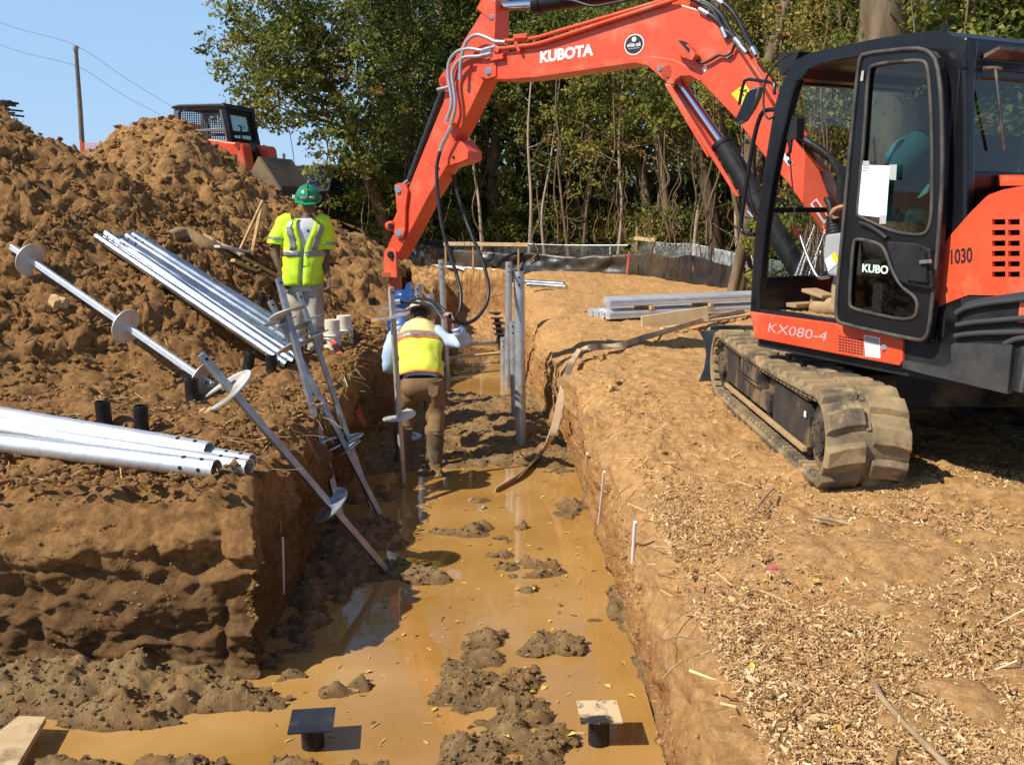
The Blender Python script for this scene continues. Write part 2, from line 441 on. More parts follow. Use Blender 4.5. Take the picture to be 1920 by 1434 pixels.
def dirt_material():
    m = bpy.data.materials.new('earth'); m.use_nodes = True; nt = m.node_tree; b = nt.nodes['Principled BSDF']
    N = nt.nodes.new; Lk = nt.links.new
    geo = N('ShaderNodeNewGeometry')
    def noise(sc, det=6, rg=.6):
        n = N('ShaderNodeTexNoise'); n.inputs['Scale'].default_value = sc; n.inputs['Detail'].default_value = det; n.inputs['Roughness'].default_value = rg
        Lk(geo.outputs['Position'], n.inputs['Vector']); return n.outputs[0]
    def ramp(src, *st):
        r = N('ShaderNodeValToRGB'); el = r.color_ramp.elements
        el[0].position, el[0].color = st[0][0], (*st[0][1], 1); el[1].position, el[1].color = st[-1][0], (*st[-1][1], 1)
        for p, c in st[1:-1]:
            e = el.new(p); e.color = (*c, 1)
        Lk(src, r.inputs[0]); return r.outputs[0]
    def mix(f, a, c):
        x = N('ShaderNodeMix'); x.data_type = 'RGBA'; Lk(f, x.inputs[0]); Lk(a, x.inputs[6]); Lk(c, x.inputs[7]); return x.outputs[2]
    def at(n):
        a = N('ShaderNodeAttribute'); a.attribute_name = n; return a.outputs['Fac']
    n1, n2, n3 = noise(3.1), noise(19, 8, .65), noise(.7, 5)
    dry = ramp(n2, (.3, (.34, .17, .055)), (.5, (.52, .285, .10)), (.7, (.65, .40, .17)))
    dry = mix(ramp(n1, (.4, (0, 0, 0)), (.7, (.55, .55, .55))), dry, ramp(n2, (.3, (.30, .16, .065)), (.7, (.48, .28, .12))))
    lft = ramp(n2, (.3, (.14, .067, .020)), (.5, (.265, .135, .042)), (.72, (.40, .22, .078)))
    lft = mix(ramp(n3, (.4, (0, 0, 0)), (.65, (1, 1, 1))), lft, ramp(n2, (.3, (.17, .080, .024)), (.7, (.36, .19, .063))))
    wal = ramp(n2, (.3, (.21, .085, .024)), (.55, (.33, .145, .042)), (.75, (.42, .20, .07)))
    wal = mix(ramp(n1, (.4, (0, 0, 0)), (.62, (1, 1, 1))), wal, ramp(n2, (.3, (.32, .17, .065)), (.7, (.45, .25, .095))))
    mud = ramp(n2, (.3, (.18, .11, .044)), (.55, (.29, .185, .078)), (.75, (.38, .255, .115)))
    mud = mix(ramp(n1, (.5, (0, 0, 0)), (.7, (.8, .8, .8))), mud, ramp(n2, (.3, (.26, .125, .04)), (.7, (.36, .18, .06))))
    left_wall = ramp(n2, (.3, (.085, .041, .013)), (.55, (.15, .075, .025)), (.75, (.22, .115, .040)))  # darker wall earth for the left side
    left_wall = mix(ramp(n1, (.42, (0, 0, 0)), (.62, (1, 1, 1))), left_wall, ramp(n2, (.3, (.12, .06, .021)), (.7, (.22, .12, .045))))
    c = mix(at('left'), dry, lft); c = mix(at('wall'), c, mix(at('left'), wal, left_wall)); c = mix(at('mud'), c, mud)
    sx = N('ShaderNodeSeparateXYZ'); Lk(geo.outputs['Position'], sx.inputs[0]); wm = N('ShaderNodeMapRange'); Lk(sx.outputs[2], wm.inputs[0]); wm.inputs[1].default_value = WATER + .055; wm.inputs[2].default_value = WATER - .0; wm.inputs[3].default_value = 0; wm.inputs[4].default_value = .8
    wet = ramp(n2, (.3, (.115, .066, .024)), (.7, (.20, .12, .046))); c = mix(wm.outputs[0], c, wet)
    # scattered trodden wood fibre on the right bank: thin stretched flecks
    mp = N('ShaderNodeMapping'); mp.inputs['Scale'].default_value = (40, 130, 60); mp.inputs['Rotation'].default_value = (0, 0, .5)
    Lk(geo.outputs['Position'], mp.inputs[0]); fl = N('ShaderNodeTexNoise'); fl.inputs['Scale'].default_value = 1; fl.inputs['Detail'].default_value = 3; Lk(mp.outputs[0], fl.inputs['Vector'])
    flm = ramp(fl.outputs[0], (.6, (0, 0, 0)), (.66, (.7, .7, .7)))
    mm = N('ShaderNodeMath'); mm.operation = 'MULTIPLY'; Lk(flm, mm.inputs[0]); Lk(at('chip'), mm.inputs[1])
    pale = N('ShaderNodeRGB'); pale.outputs[0].default_value = (.68, .48, .25, 1)
    c = mix(mm.outputs[0], c, pale.outputs[0])
    Lk(c, b.inputs['Base Color'])
    rr = N('ShaderNodeMapRange'); Lk(wm.outputs[0], rr.inputs[0]); rr.inputs[3].default_value = .85; rr.inputs[4].default_value = .3; rr.inputs[2].default_value = .8; Lk(rr.outputs[0], b.inputs['Roughness'])
    b.inputs['Specular IOR Level'].default_value = .3
    bp = N('ShaderNodeBump'); bp.inputs['Strength'].default_value = .85; bp.inputs['Distance'].default_value = .025; Lk(noise(55, 9, .78), bp.inputs['Height'])
    bp2 = N('ShaderNodeBump'); bp2.inputs['Strength'].default_value = .5; bp2.inputs['Distance'].default_value = .05; Lk(noise(11, 4), bp2.inputs['Height']); Lk(bp2.outputs[0], bp.inputs['Normal'])
    Lk(bp.outputs[0], b.inputs['Normal'])
    return m
EARTH = dirt_material()
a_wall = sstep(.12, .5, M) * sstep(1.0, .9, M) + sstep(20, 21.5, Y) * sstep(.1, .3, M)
a_mud = sstep(.88, .99, M) * sstep(19, 16, Y)
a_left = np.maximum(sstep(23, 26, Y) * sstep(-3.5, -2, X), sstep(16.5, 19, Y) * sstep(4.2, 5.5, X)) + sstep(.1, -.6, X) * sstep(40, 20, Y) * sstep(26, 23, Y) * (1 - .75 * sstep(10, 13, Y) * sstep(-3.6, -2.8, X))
a_chip = sstep(.6, .8, X) * sstep(7.5, 4, Y) * sstep(5, 3, X)
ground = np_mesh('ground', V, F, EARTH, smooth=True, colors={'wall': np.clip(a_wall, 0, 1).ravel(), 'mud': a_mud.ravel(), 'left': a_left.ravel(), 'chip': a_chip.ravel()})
setp(ground, kind='structure')

# ------------------------------------------------------------------ muddy water
def water_material():
    m = bpy.data.materials.new('muddy_water'); m.use_nodes = True; nt = m.node_tree; b = nt.nodes['Principled BSDF']
    geo = nt.nodes.new('ShaderNodeNewGeometry')
    n = nt.nodes.new('ShaderNodeTexNoise'); n.inputs['Scale'].default_value = 1.1; n.inputs['Detail'].default_value = 5; nt.links.new(geo.outputs['Position'], n.inputs['Vector'])
    r = nt.nodes.new('ShaderNodeValToRGB'); e = r.color_ramp.elements
    e[0].position, e[0].color = .35, (.32, .165, .038, 1); e[1].position, e[1].color = .68, (.43, .25, .084, 1)
    nt.links.new(n.outputs[0], r.inputs[0]); nt.links.new(r.outputs[0], b.inputs['Base Color'])
    b.inputs['Roughness'].default_value = .035; b.inputs['IOR'].default_value = 1.42; b.inputs['Specular IOR Level'].default_value = .5
    n2 = nt.nodes.new('ShaderNodeTexNoise'); n2.inputs['Scale'].default_value = 9; n2.inputs['Detail'].default_value = 2; nt.links.new(geo.outputs['Position'], n2.inputs['Vector'])
    bp = nt.nodes.new('ShaderNodeBump'); bp.inputs['Strength'].default_value = .035; bp.inputs['Distance'].default_value = .02; nt.links.new(n2.outputs[0], bp.inputs['Height']); nt.links.new(bp.outputs[0], b.inputs['Normal'])
    return m
wv = [(-9, 1.0, WATER), (.72, 1.0, WATER), (.72, 7, WATER), (.60, 9.6, WATER), (.36, 12, WATER), (.08, 15.5, WATER), (-.02, 20, WATER), (-1.2, 20, WATER), (-1.25, 15.5, WATER), (-1.46, 12, WATER), (-1.56, 9, WATER), (-1.5, 4.9, WATER), (-9, 4.9, WATER)]
mb = MB(); mb.add(wv, [tuple(range(len(wv)))])
mb.build('water', water_material(), kind='structure')

# ------------------------------------------------------------------ spoil heaps
def crest_pts(crest, n=160):
    c = np.array(crest, float); t = np.concatenate([[0], np.cumsum(np.linalg.norm(np.diff(c[:, :2], axis=0), axis=1))]); u = np.linspace(0, t[-1], n)
    return np.stack([np.interp(u, t, c[:, k]) for k in range(3)], 1)
CR1 = crest_pts([(-14, 12, 3.3), (-9, 11.4, 3.0), (-6.6, 11.05, 2.78), (-6.0, 11, 2.72), (-5.6, 10.95, 2.55), (-5.15, 10.9, 2.35), (-4.8, 10.8, 2.1), (-4.45, 10.75, 1.78), (-3.9, 10.7, 1.30), (-3.2, 10.5, .72), (-2.7, 10.3, .28), (-2.35, 10.1, -.1)])
CR2 = crest_pts([(-9.5, 15.5, 2.2), (-7.2, 15.2, 2.3), (-6.5, 15, 2.45), (-6.0, 14.8, 2.78), (-5.5, 14.6, 2.95), (-5.05, 14.5, 2.95), (-4.75, 14.6, 2.58), (-4.45, 15, 2.24), (-4.2, 15.8, 1.92), (-3.9, 17, 1.38), (-3.55, 18, .88), (-3.0, 20, .42), (-2.5, 21.5, .02), (-2.1, 23, .0)])
def heap_z(CR, x, y, slope, seed, hole=0):
    sh = x.shape; xf, yf = x.ravel(), y.ravel(); h = np.full(xf.shape, -9.)
    wx = .16 * fbm(xf * .8, yf * .8, xf * 0, 3, seed); wy = .16 * fbm(xf * .8 + 9, yf * .8, xf * 0, 3, seed + 1)
    sl = slope * (1 + .15 * fbm(xf * .5, yf * .5, xf * 0, 2, seed + 2))
    for c in CR: h = np.maximum(h, c[2] - sl * np.hypot(xf + wx - c[0], yf + wy - c[1]))
    k = sstep(-.15, .35, h)
    h = h + k * (.09 * fbm(xf * 1.3, yf * 1.3, xf * 0, 3, seed + 3) + .05 * fbm(xf * 3.3, yf * 3.3, xf * 0, 4, seed + 4) + .05 * flaky(xf, yf, xf * 0, 4.5, 2.5, seed + 6) + .045 * (billow(xf * 14, yf * 14, xf * 0, 3, seed + 5) - .35))
    return h.reshape(sh)
def heap(name, CR, x0, x1, y0, y1, st, slope, seed, label):
    gx = np.arange(x0, x1, st); gy = np.arange(y0, y1, st); Xh, Yh = np.meshgrid(gx, gy)
    Zh = heap_z(CR, Xh, Yh, slope, seed)
    bgz = base_ground(Xh, Yh) - .12
    Zh = np.where(Zh < bgz, np.maximum(Zh, bgz - .3), Zh)
    Xd = Xh + .05 * fbm(Xh * 5, Yh * 5, Zh * 5, 2, seed + 8); Yd = Yh - .07 * billow(Xh * 6, Yh * 6, Zh * 6, 3, seed + 9) * sstep(0, .4, Zh)
    nr, nc = Xh.shape; i0 = (np.arange(nr - 1)[:, None] * nc + np.arange(nc - 1)[None]).ravel(); Fh = np.stack([i0, i0 + 1, i0 + nc + 1, i0 + nc], 1)
    keep = (np.maximum.reduce([Zh.ravel()[Fh[:, k]] - bgz.ravel()[Fh[:, k]] for k in range(4)]) > -.12); Fh = Fh[keep]
    used = np.unique(Fh); remap = np.zeros(nr * nc, int); remap[used] = np.arange(len(used)); Fh = remap[Fh]
    Vh = np.stack([Xd, Yd, Zh], -1).reshape(-1, 3)[used]; n = len(Vh)
    off = ((x0 + x1) / 2, (y0 + y1) / 2, 0)
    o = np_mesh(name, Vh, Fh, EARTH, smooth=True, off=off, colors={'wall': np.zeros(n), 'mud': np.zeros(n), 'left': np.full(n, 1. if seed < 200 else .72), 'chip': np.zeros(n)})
    return setp(o, label, 'dirt heap', 'spoil heaps beside the trench')
heap('dirt_heap', CR1, -11, -1.9, 6.2, 14.5, .026, .72, 101, 'dark brown cloddy dirt heap with steel tubes lying on its slope')
heap('dirt_heap', CR2, -11, -1.7, 9.5, 24, .045, .78, 201, 'tan dirt heap in front of the orange track loader')
def surf_z(x, y):
    """top of heap or bank at single points"""
    x = np.atleast_1d(np.asarray(x, float)); y = np.atleast_1d(np.asarray(y, float))
    return np.maximum.reduce([base_ground(x, y), heap_z(CR1, x, y, .72, 101), heap_z(CR2, x, y, .78, 201)])

# ------------------------------------------------------------------ loose stuff on the ground
def ico():
    bm = bmesh.new(); bmesh.ops.create_icosphere(bm, subdivisions=1, radius=1); v = np.array([q.co[:] for q in bm.verts]); f = np.array([[w.index for w in q.verts] for q in bm.faces]); bm.free(); return v, f
ICV, ICF = ico()
def rot_all(n, g):
    q = g.normal(size=(n, 4)); q /= np.linalg.norm(q, axis=1)[:, None]; w, x, y, z = q.T
    return np.stack([np.stack([1 - 2 * (y * y + z * z), 2 * (x * y - z * w), 2 * (x * z + y * w)], -1), np.stack([2 * (x * y + z * w), 1 - 2 * (x * x + z * z), 2 * (y * z - x * w)], -1), np.stack([2 * (x * z - y * w), 2 * (y * z + x * w), 1 - 2 * (x * x + y * y)], -1)], 1)
def clods(name, P, S, lv, label, mud=0.):
    n = len(P); Rm = rot_all(n, rng); sc = S[:, None] * rng.uniform(.55, 1.25, (n, 3))
    v = ICV[None] * (1 + .2 * rng.normal(size=(n, len(ICV), 1)).clip(-1.5, 1.5)) * sc[:, None, :]
    v = np.einsum('nij,nkj->nki', Rm, v); v[:, :, 2] *= .7; v = v + P[:, None, :]
    f = (ICF[None] + (np.arange(n) * len(ICV))[:, None, None]).reshape(-1, 3); N = n * len(ICV)
    o = np_mesh(name, v.reshape(-1, 3), f, EARTH, smooth=False, colors={'wall': np.zeros(N), 'mud': np.full(N, mud), 'left': np.repeat(lv, len(ICV)), 'chip': np.zeros(N)})
    o['kind'] = 'stuff'; return o
n = 24000
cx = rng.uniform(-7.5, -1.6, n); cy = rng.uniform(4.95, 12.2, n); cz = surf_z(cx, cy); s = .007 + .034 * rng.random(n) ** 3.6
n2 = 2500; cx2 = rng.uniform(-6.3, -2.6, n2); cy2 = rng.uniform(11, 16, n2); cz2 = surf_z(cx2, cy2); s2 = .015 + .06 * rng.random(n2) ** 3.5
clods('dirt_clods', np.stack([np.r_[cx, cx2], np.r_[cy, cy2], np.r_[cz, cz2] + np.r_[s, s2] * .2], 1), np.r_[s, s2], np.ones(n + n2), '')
xs_ = rng.uniform(-3.6, .72, 60000); ys_ = 3.9 + 9 * rng.random(60000) ** 1.6; zs_ = floor_z(xs_, ys_); k = (zs_ > WATER + .004) & ((ys_ < 4.75) | (xs_ > ip(XLB, ys_))) & (rng.random(60000) < .5)
xs_, ys_, zs_ = xs_[k], ys_[k], zs_[k]; s = .004 + .018 * rng.random(len(xs_)) ** 2.8
clods('mud_clods', np.stack([xs_, ys_, zs_ + s * .15], 1), s, np.zeros(len(s)), '', 1.)
Vw = V.reshape(nr, nc, 3)                                        # crumbs clinging to the cut faces
wk = (wl > .35) & (Y < 12) & (Y > 2.4) & (X > -4)
wi = np.flatnonzero((wk & (onY | (onL > 0) | (isR > 0))).ravel()); wi = wi[rng.integers(0, len(wi), 9000)]
P_w = Vw.reshape(-1, 3)[wi] + rng.normal(0, .004, (9000, 3)); keep_ = fbm(P_w[:, 0] * 2.5, P_w[:, 1] * 2.5, P_w[:, 2] * 4, 3, 97) > -.05; P_w = P_w[keep_]; lv_w = (P_w[:, 0] < -1).astype(float) * .8
clods('wall_crumbs', P_w, .003 + .014 * rng.random(len(P_w)) ** 3, lv_w, '')
n = 900
cx = rng.uniform(.75, 4.5, n); cy = 2.4 + 12 * rng.random(n) ** 1.2; s = .006 + .03 * rng.random(n) ** 4
clods('earth_crumbs', np.stack([cx, cy, base_ground(cx, cy) + s * .2], 1), s, np.zeros(n), '')

def chips(name, x, y, z, L, W, T, m, tilt=.35):
    n = len(x); a = rng.uniform(0, 2 * np.pi, n); t1 = rng.normal(0, tilt, n); t2 = rng.normal(0, tilt, n)
    c = np.array([[i, j, k] for k in (-1, 1) for j in (-1, 1) for i in (-1, 1)], float) * .5
    v = np.repeat(c[None], n, 0); tap = rng.uniform(.35, 1., (n, 1)); v[:, :, 1] *= np.where(v[:, :, 0] > 0, tap, 1)
    v = v * np.stack([L, W, T], 1)[:, None, :]
    ca, sa = np.cos(a)[:, None], np.sin(a)[:, None]
    zz = v[:, :, 2] + v[:, :, 0] * t1[:, None] + v[:, :, 1] * t2[:, None]
    xx = v[:, :, 0] * ca - v[:, :, 1] * sa; yy = v[:, :, 0] * sa + v[:, :, 1] * ca
    P = np.stack([xx + x[:, None], yy + y[:, None], zz + z[:, None]], -1).reshape(-1, 3)
    f = np.array([(0, 2, 3, 1), (4, 5, 7, 6), (0, 1, 5, 4), (2, 6, 7, 3), (0, 4, 6, 2), (1, 3, 7, 5)])
    Fq = (f[None] + (np.arange(n) * 8)[:, None, None]).reshape(-1, 4)
    o = np_mesh(name, P, Fq, m, colors={'shade': np.repeat(rng.random(n), 8)}); o['kind'] = 'stuff'; return o
def shade_mat(name, *stops, rough=.8, trans=0.):
    m = bpy.data.materials.new(name); m.use_nodes = True; nt = m.node_tree; b = nt.nodes['Principled BSDF']
    a = nt.nodes.new('ShaderNodeAttribute'); a.attribute_name = 'shade'; r = nt.nodes.new('ShaderNodeValToRGB'); el = r.color_ramp.elements
    el[0].position, el[0].color = stops[0][0], (*stops[0][1], 1); el[1].position, el[1].color = stops[-1][0], (*stops[-1][1], 1)
    for p, c in stops[1:-1]: el.new(p).color = (*c, 1)
    nt.links.new(a.outputs['Fac'], r.inputs[0]); nt.links.new(r.outputs[0], b.inputs['Base Color']); b.inputs['Roughness'].default_value = rough; b.inputs['Specular IOR Level'].default_value = .25
    if trans:
        tr = nt.nodes.new('ShaderNodeBsdfTranslucent'); nt.links.new(r.outputs[0], tr.inputs[0]); mx = nt.nodes.new('ShaderNodeMixShader'); mx.inputs[0].default_value = trans
        out = nt.nodes['Material Output']; nt.links.new(b.outputs[0], mx.inputs[1]); nt.links.new(tr.outputs[0], mx.inputs[2]); nt.links.new(mx.outputs[0], out.inputs[0])
    return m
CHIP = shade_mat('chipped_wood', (0, (.19, .10, .042)), (.35, (.42, .25, .10)), (.75, (.62, .41, .19)), (1, (.80, .60, .35)))
n = 130000
u = rng.random(n); y = 2.2 + 5.6 * u ** 1.7; x = .72 + (y * .62 + .2) * rng.random(n)
k = vnoise(x * 1.3, y * 1.3, x * 0, 90) + .35 * vnoise(x * 4, y * 4, x * 0, 91) + rng.normal(0, .5, n) > -.75 + .42 * (y - 3.2)
x, y = x[k], y[k]; n = len(x)
L = np.where(rng.random(n) < .55, .004 + .008 * rng.random(n), .006 + .028 * rng.random(n) ** 3.2); W = L * rng.uniform(.15, .5, n); T = .002 + .003 * rng.random(n)
chips('wood_chips', x, y, base_ground(x, y) + .008 + .012 * rng.random(n), L, W, T, CHIP)
n = 2200                                                          # longer straw and splinters on both banks
x = np.where(rng.random(n) < .55, rng.uniform(.6, 4.2, n), rng.uniform(-4, -1.5, n)); y = np.where(x > 0, 2.3 + 8 * rng.random(n) ** 1.6, 5.0 + 4 * rng.random(n))
L = .03 + .16 * rng.random(n) ** 3; chips('straw', x, y, surf_z(x, y) + .015, L, .003 + .004 * rng.random(n), np.full(n, .003), CHIP, .25)
n = 320                                                           # straw and bits floating or stuck in the mud
x = rng.uniform(-1.3, .6, n); y = rng.uniform(4, 12, n); chips('floating_debris', x, y, np.maximum(floor_z(x, y), WATER) + .004, .01 + .05 * rng.random(n) ** 2, .004 + .006 * rng.random(n), np.full(n, .003), CHIP, .05)
# ------------------------------------------------------------------ trees and the edge of the wood
LEAF = shade_mat('leaf', (0, (.025, .045, .010)), (.35, (.085, .115, .022)), (.62, (.20, .22, .040)), (.84, (.33, .32, .062)), (.95, (.42, .34, .08)), (1, (.24, .12, .04)), rough=.55, trans=.4)
BARK = mat('bark', (.11, .075, .045), .9, c2=(.23, .17, .105), nscale=5, bump=.8, bscale=22, stretch=(1, 1, .25), spec=.2)
BARKD = mat('dark_bark', (.045, .032, .02), .9, c2=(.11, .08, .05), nscale=6, bump=.8, bscale=25, stretch=(1, 1, .25), spec=.2)
VINE = mat('vine_stem', (.10, .065, .035), .9, c2=(.20, .14, .085), nscale=9, spec=.2)
def leaves(name, C, S, shade, m, parent=None, up=.55, off=None, front=.35):
    n = len(C); nr = rng.normal(size=(n, 3)) + np.array([-.25, -front, up]); nr /= np.linalg.norm(nr, axis=1)[:, None]
    a = np.cross(nr, rng.normal(size=(n, 3))); a /= np.linalg.norm(a, axis=1)[:, None]; b = np.cross(nr, a)
    L = S[:, None]; W = L * rng.uniform(.42, .7, (n, 1))
    v = np.stack([C - a * L * .5, C + b * W * .5 - a * L * .08 + nr * L * .08, C + a * L * .5 - nr * L * .1, C - b * W * .5 - a * L * .08 + nr * L * .08], 1).reshape(-1, 3)
    f = np.arange(4 * n).reshape(n, 4)
    if off is None: off = OFF.get(parent, Vector((0, 0, 0))) if parent else Vector((0, 0, 0))
    return np_mesh(name, v, f, m, parent=parent, off=tuple(off), colors={'shade': np.repeat(shade, 4)})
def clump_points(cs, per, rad, g=rng):
    """cs (k,3) clump centres -> leaf centres scattered in flattened, droopy clumps with bare middles"""
    k = len(cs); d = g.normal(size=(k, per, 3)); d /= np.linalg.norm(d, axis=2)[..., None]
    r = rad[:, None, None] * (g.random((k, per, 1)) ** .45)
    p = cs[:, None] + d * r * np.array([1., .9, .62]); p[..., 2] -= .25 * rad[:, None] * (np.linalg.norm(d[..., :2], axis=2))
    return p.reshape(-1, 3)
def branchy(mb, p0, d, L, r, depth, ends, seed):
    rd = random.Random(seed); n = 5; pts = [Vector(p0)]; d = Vector(d).normalized()
    for i in range(n):
        d = (d + Vector((rd.uniform(-.25, .25), rd.uniform(-.25, .25), rd.uniform(-.1, .16)))).normalized(); pts.append(pts[-1] + d * L / n)
    mb.tube(pts, [r * (1 - .65 * i / n) for i in range(n + 1)], 6 if depth > 1 else 4, caps=False)
    ends.append(tuple(pts[-1])); ends.append(tuple(pts[3]))
    if depth > 0:
        for i in range(2 + (depth > 1)):
            q = pts[rd.choice([2, 3, 4])]; nd = (d + Vector((rd.uniform(-1, 1), rd.uniform(-1, 1), rd.uniform(-.3, .7)))).normalized()
            branchy(mb, q, nd, L * rd.uniform(.5, .75), r * .5, depth - 1, ends, seed * 7 + i + 1)
def tree(label, path, r0, nl, leaf, zlo, spread, seed, cat='tree', bark=BARK, tone=.5, vines=0, limbs=8, extra=None, group='trees at the edge of the wood', name='tree', lim0=.35, per=70, crad=.55):
    """path: trunk points bottom to top"""
    rd = random.Random(seed); g = np.random.default_rng(seed); p = catmull(path, 5)
    base = Vector(path[0]); root = thing(name, label, cat, base, group)
    mb = MB(); n = len(p)
    mb.tube(p, [r0 * (1.25 if i == 0 else 1) * (1 - .72 * i / (n - 1)) for i in range(n)], 9, caps=False)
    ends = []
    for i in range(limbs):
        k = int(n * (lim0 + (1 - lim0) * (i + .5) / limbs)); k = min(k, n - 1); a = rd.uniform(0, 6.283)
        branchy(mb, p[k], (math.cos(a), math.sin(a), rd.uniform(.05, .8)), spread * rd.uniform(.55, 1.), r0 * .35 * (1.2 - k / n), 2, ends, seed * 31 + i)
    mb.build('trunk', bark, root)
    cs = np.array(ends); cs = cs[cs[:, 2] > zlo] if len(cs) else cs
    k = max(1, nl // per)
    if len(cs): cs = cs[g.integers(0, len(cs), k)] + g.normal(size=(k, 3)) * np.array([.45, .45, .35]) * spread * .25
    if extra is not None:
        cs = np.concatenate([cs, extra(g)]) if len(cs) else extra(g)
    cs = np.repeat(cs, 2, 0) + g.normal(size=(2 * len(cs), 3)) * .3 if len(cs) < 900 else cs
    rad = g.uniform(.5, 1.3, len(cs)) * crad
    P = clump_points(cs, per, rad, g); hue = np.repeat(np.clip(tone + .07 + g.normal(0, .16, len(cs)), 0, 1), per)
    leaves('crown', P, g.uniform(.55, 1.3, len(P)) * leaf * rd.uniform(.6, .9), np.clip(hue + g.normal(0, .13, len(P)), 0, 1), LEAF, root)
    if vines:
        vb = MB()
        for i in range(vines):
            q = Vector(p[int(n * rd.uniform(.3, .95)) - 1]) + Vector((rd.uniform(-1, 1) * spread * .8, rd.uniform(-1.2, .3), rd.uniform(-.5, .5)))
            zb = base.z + rd.uniform(0, .5); pts = [q]
            for j in range(7):
                t = (j + 1) / 7; pts.append(Vector((q.x + rd.uniform(-.07, .07) + t * rd.uniform(-.2, .2), q.y + rd.uniform(-.15, .15), q.z + (zb - q.z) * t)))
            vb.tube(catmull(pts, 3), rd.uniform(.008, .022), 4, caps=False)
        vb.build('vine', VINE, root)
    return root

def T(px, Y, py_list, z0=None):
    """trunk path from photo columns: [(px,py),...] at distance Y"""
    return [tuple(D(a, b, Y + dy)) for (a, b, dy) in py_list]
# the leaning tree against the sky
tree('leaning tree at the left of the wood with sparse crown against blue sky', [D(742, 480, 26), D(690, 330, 25.8), D(640, 200, 25.5), D(590, 120, 25), D(560, 20, 24.5), D(545, -60, 24.3)], .19, 9000, .15, 2.2, 2.6, 11, tone=.46, vines=6, limbs=12, lim0=.25, crad=.5, per=45,
     extra=lambda g: np.array([tuple(D(x, y, 24.5 + g.uniform(-1.2, 1.2))) for x, y in zip(np.concatenate([g.normal(c[0], c[2], c[4]) for c in BL]), np.concatenate([g.normal(c[1], c[3], c[4]) for c in BL]))]))if False else None
BL = [(440, 90, 28, 22, 9), (470, 60, 30, 25, 12), (520, 40, 40, 30, 20), (500, 130, 35, 22, 14), (455, 165, 26, 16, 8), (540, 110, 35, 35, 16), (590, 60, 40, 40, 24), (560, 180, 35, 22, 14), (490, 195, 26, 12, 7), (600, 150, 30, 40, 18), (640, 90, 30, 50, 24), (620, 230, 22, 24, 10), (520, 215, 18, 10, 4), (660, 200, 22, 40, 14), (650, 290, 14, 26, 7), (480, 8, 40, 14, 10), (640, 20, 50, 30, 22), (670, 330, 12, 30, 6)]
def blobs(BL, Y, dY):
    def fn(g):
        out = []
        for (x, y, sx, sy, n) in BL:
            for _ in range(max(2, int(n * .8))): out.append(tuple(D(g.normal(x, sx), g.normal(y, sy), Y + g.uniform(-dY, dY))))
        return np.array(out)
    return fn
tree('leaning tree at the left of the wood with sparse crown against blue sky', [D(742, 480, 26), D(690, 330, 25.8), D(640, 200, 25.5), D(590, 120, 25), D(560, 20, 24.5), D(545, -60, 24.3)], .19, 1500, .17, 2.2, 2.6, 11, tone=.5, vines=6, limbs=11, lim0=.3, crad=.42, per=42, extra=blobs(BL, 25, 1.3))
def wallblob(x0, x1, y0, y1, n, dens=None):
    def fn(g, Y, dY):
        out = []
        while len(out) < n * .78:
            x, y = g.uniform(x0, x1), g.uniform(y0, y1)
            if dens and g.random() > dens(x, y): continue
            out.append(tuple(D(x, y, Y + g.uniform(-dY, dY))))
        return np.array(out)
    return fn
def wt_(x0, x1, y0, y1, n, Y, dY, dens=None):
    f = wallblob(x0, x1, y0, y1, n, dens); return lambda g: f(g, Y, dY)
lowfade = lambda x, y: 1 if y < 200 else max(.18, 1 - (y - 200) / 230)
tree('dense dark green tree right of the leaning one, leafy to the ground', [D(775, 490, 26.5), D(770, 300, 26.5), D(760, 100, 26.4), D(770, -120, 26.3)], .2, 2500, .16, .5, 2.4, 12, tone=.36, vines=5, extra=wt_(670, 880, -60, 420, 200, 25.8, 1.3, lambda x, y: .9 if y < 330 else .45), crad=.5)
tree('vine covered tree behind the raised digger arm', [D(930, 490, 27), D(925, 300, 27), D(950, 120, 27), D(940, -120, 27)], .2, 2500, .16, 1.0, 2.4, 13, tone=.44, vines=12, extra=wt_(820, 1050, -60, 440, 150, 26.5, 1.2, lowfade), crad=.5)
tree('slender pale stemmed tree behind the batter board', [D(1093, 480, 26), D(1100, 380, 26), D(1118, 270, 26), D(1140, 150, 26), D(1150, -80, 26)], .1, 1500, .16, 1.5, 2.0, 14, tone=.55, vines=10, extra=wt_(960, 1200, -60, 420, 130, 26.5, 1.2, lowfade), crad=.5)
tree('bent grey trunk tree rising behind the boom arch', [D(1232, 480, 24.5), D(1215, 400, 24.5), D(1203, 320, 24.6), D(1175, 230, 24.8), D(1160, 100, 25), D(1180, -100, 25)], .16, 1800, .16, 1.8, 2.2, 15, tone=.6, vines=12, extra=wt_(1060, 1300, -60, 330, 120, 25, 1.0, lowfade), crad=.5)
tree('thick vine hung trunk leaning right behind the boom arch', [D(1268, 480, 23.5), D(1250, 390, 23.5), D(1235, 280, 23.6), D(1215, 180, 23.8), D(1200, -60, 24)], .14, 1500, .16, 2, 2.2, 16, tone=.55, vines=14, extra=wt_(1120, 1420, -60, 300, 110, 24.5, 1.0, lowfade), crad=.5)
tree('brown trunk tree wrapped with creepers beside the boom cylinder', [D(1345, 490, 20.5), D(1335, 400, 20.5), D(1310, 280, 20.6), D(1290, 150, 20.7), D(1300, -80, 20.8)], .2, 1200, .15, 2.6, 2, 17, bark=BARKD, tone=.5, vines=16, extra=wt_(1230, 1440, -60, 330, 60, 21, .8, lowfade), crad=.45)
tree('sunlit yellow green tree above the boom crest', [D(1420, 500, 19), D(1425, 300, 19), D(1440, 120, 19), D(1450, -120, 19)], .13, 1500, .15, 2.6, 2, 18, tone=.72, vines=12, extra=wt_(1330, 1610, -60, 190, 110, 18.3, .9), crad=.42)
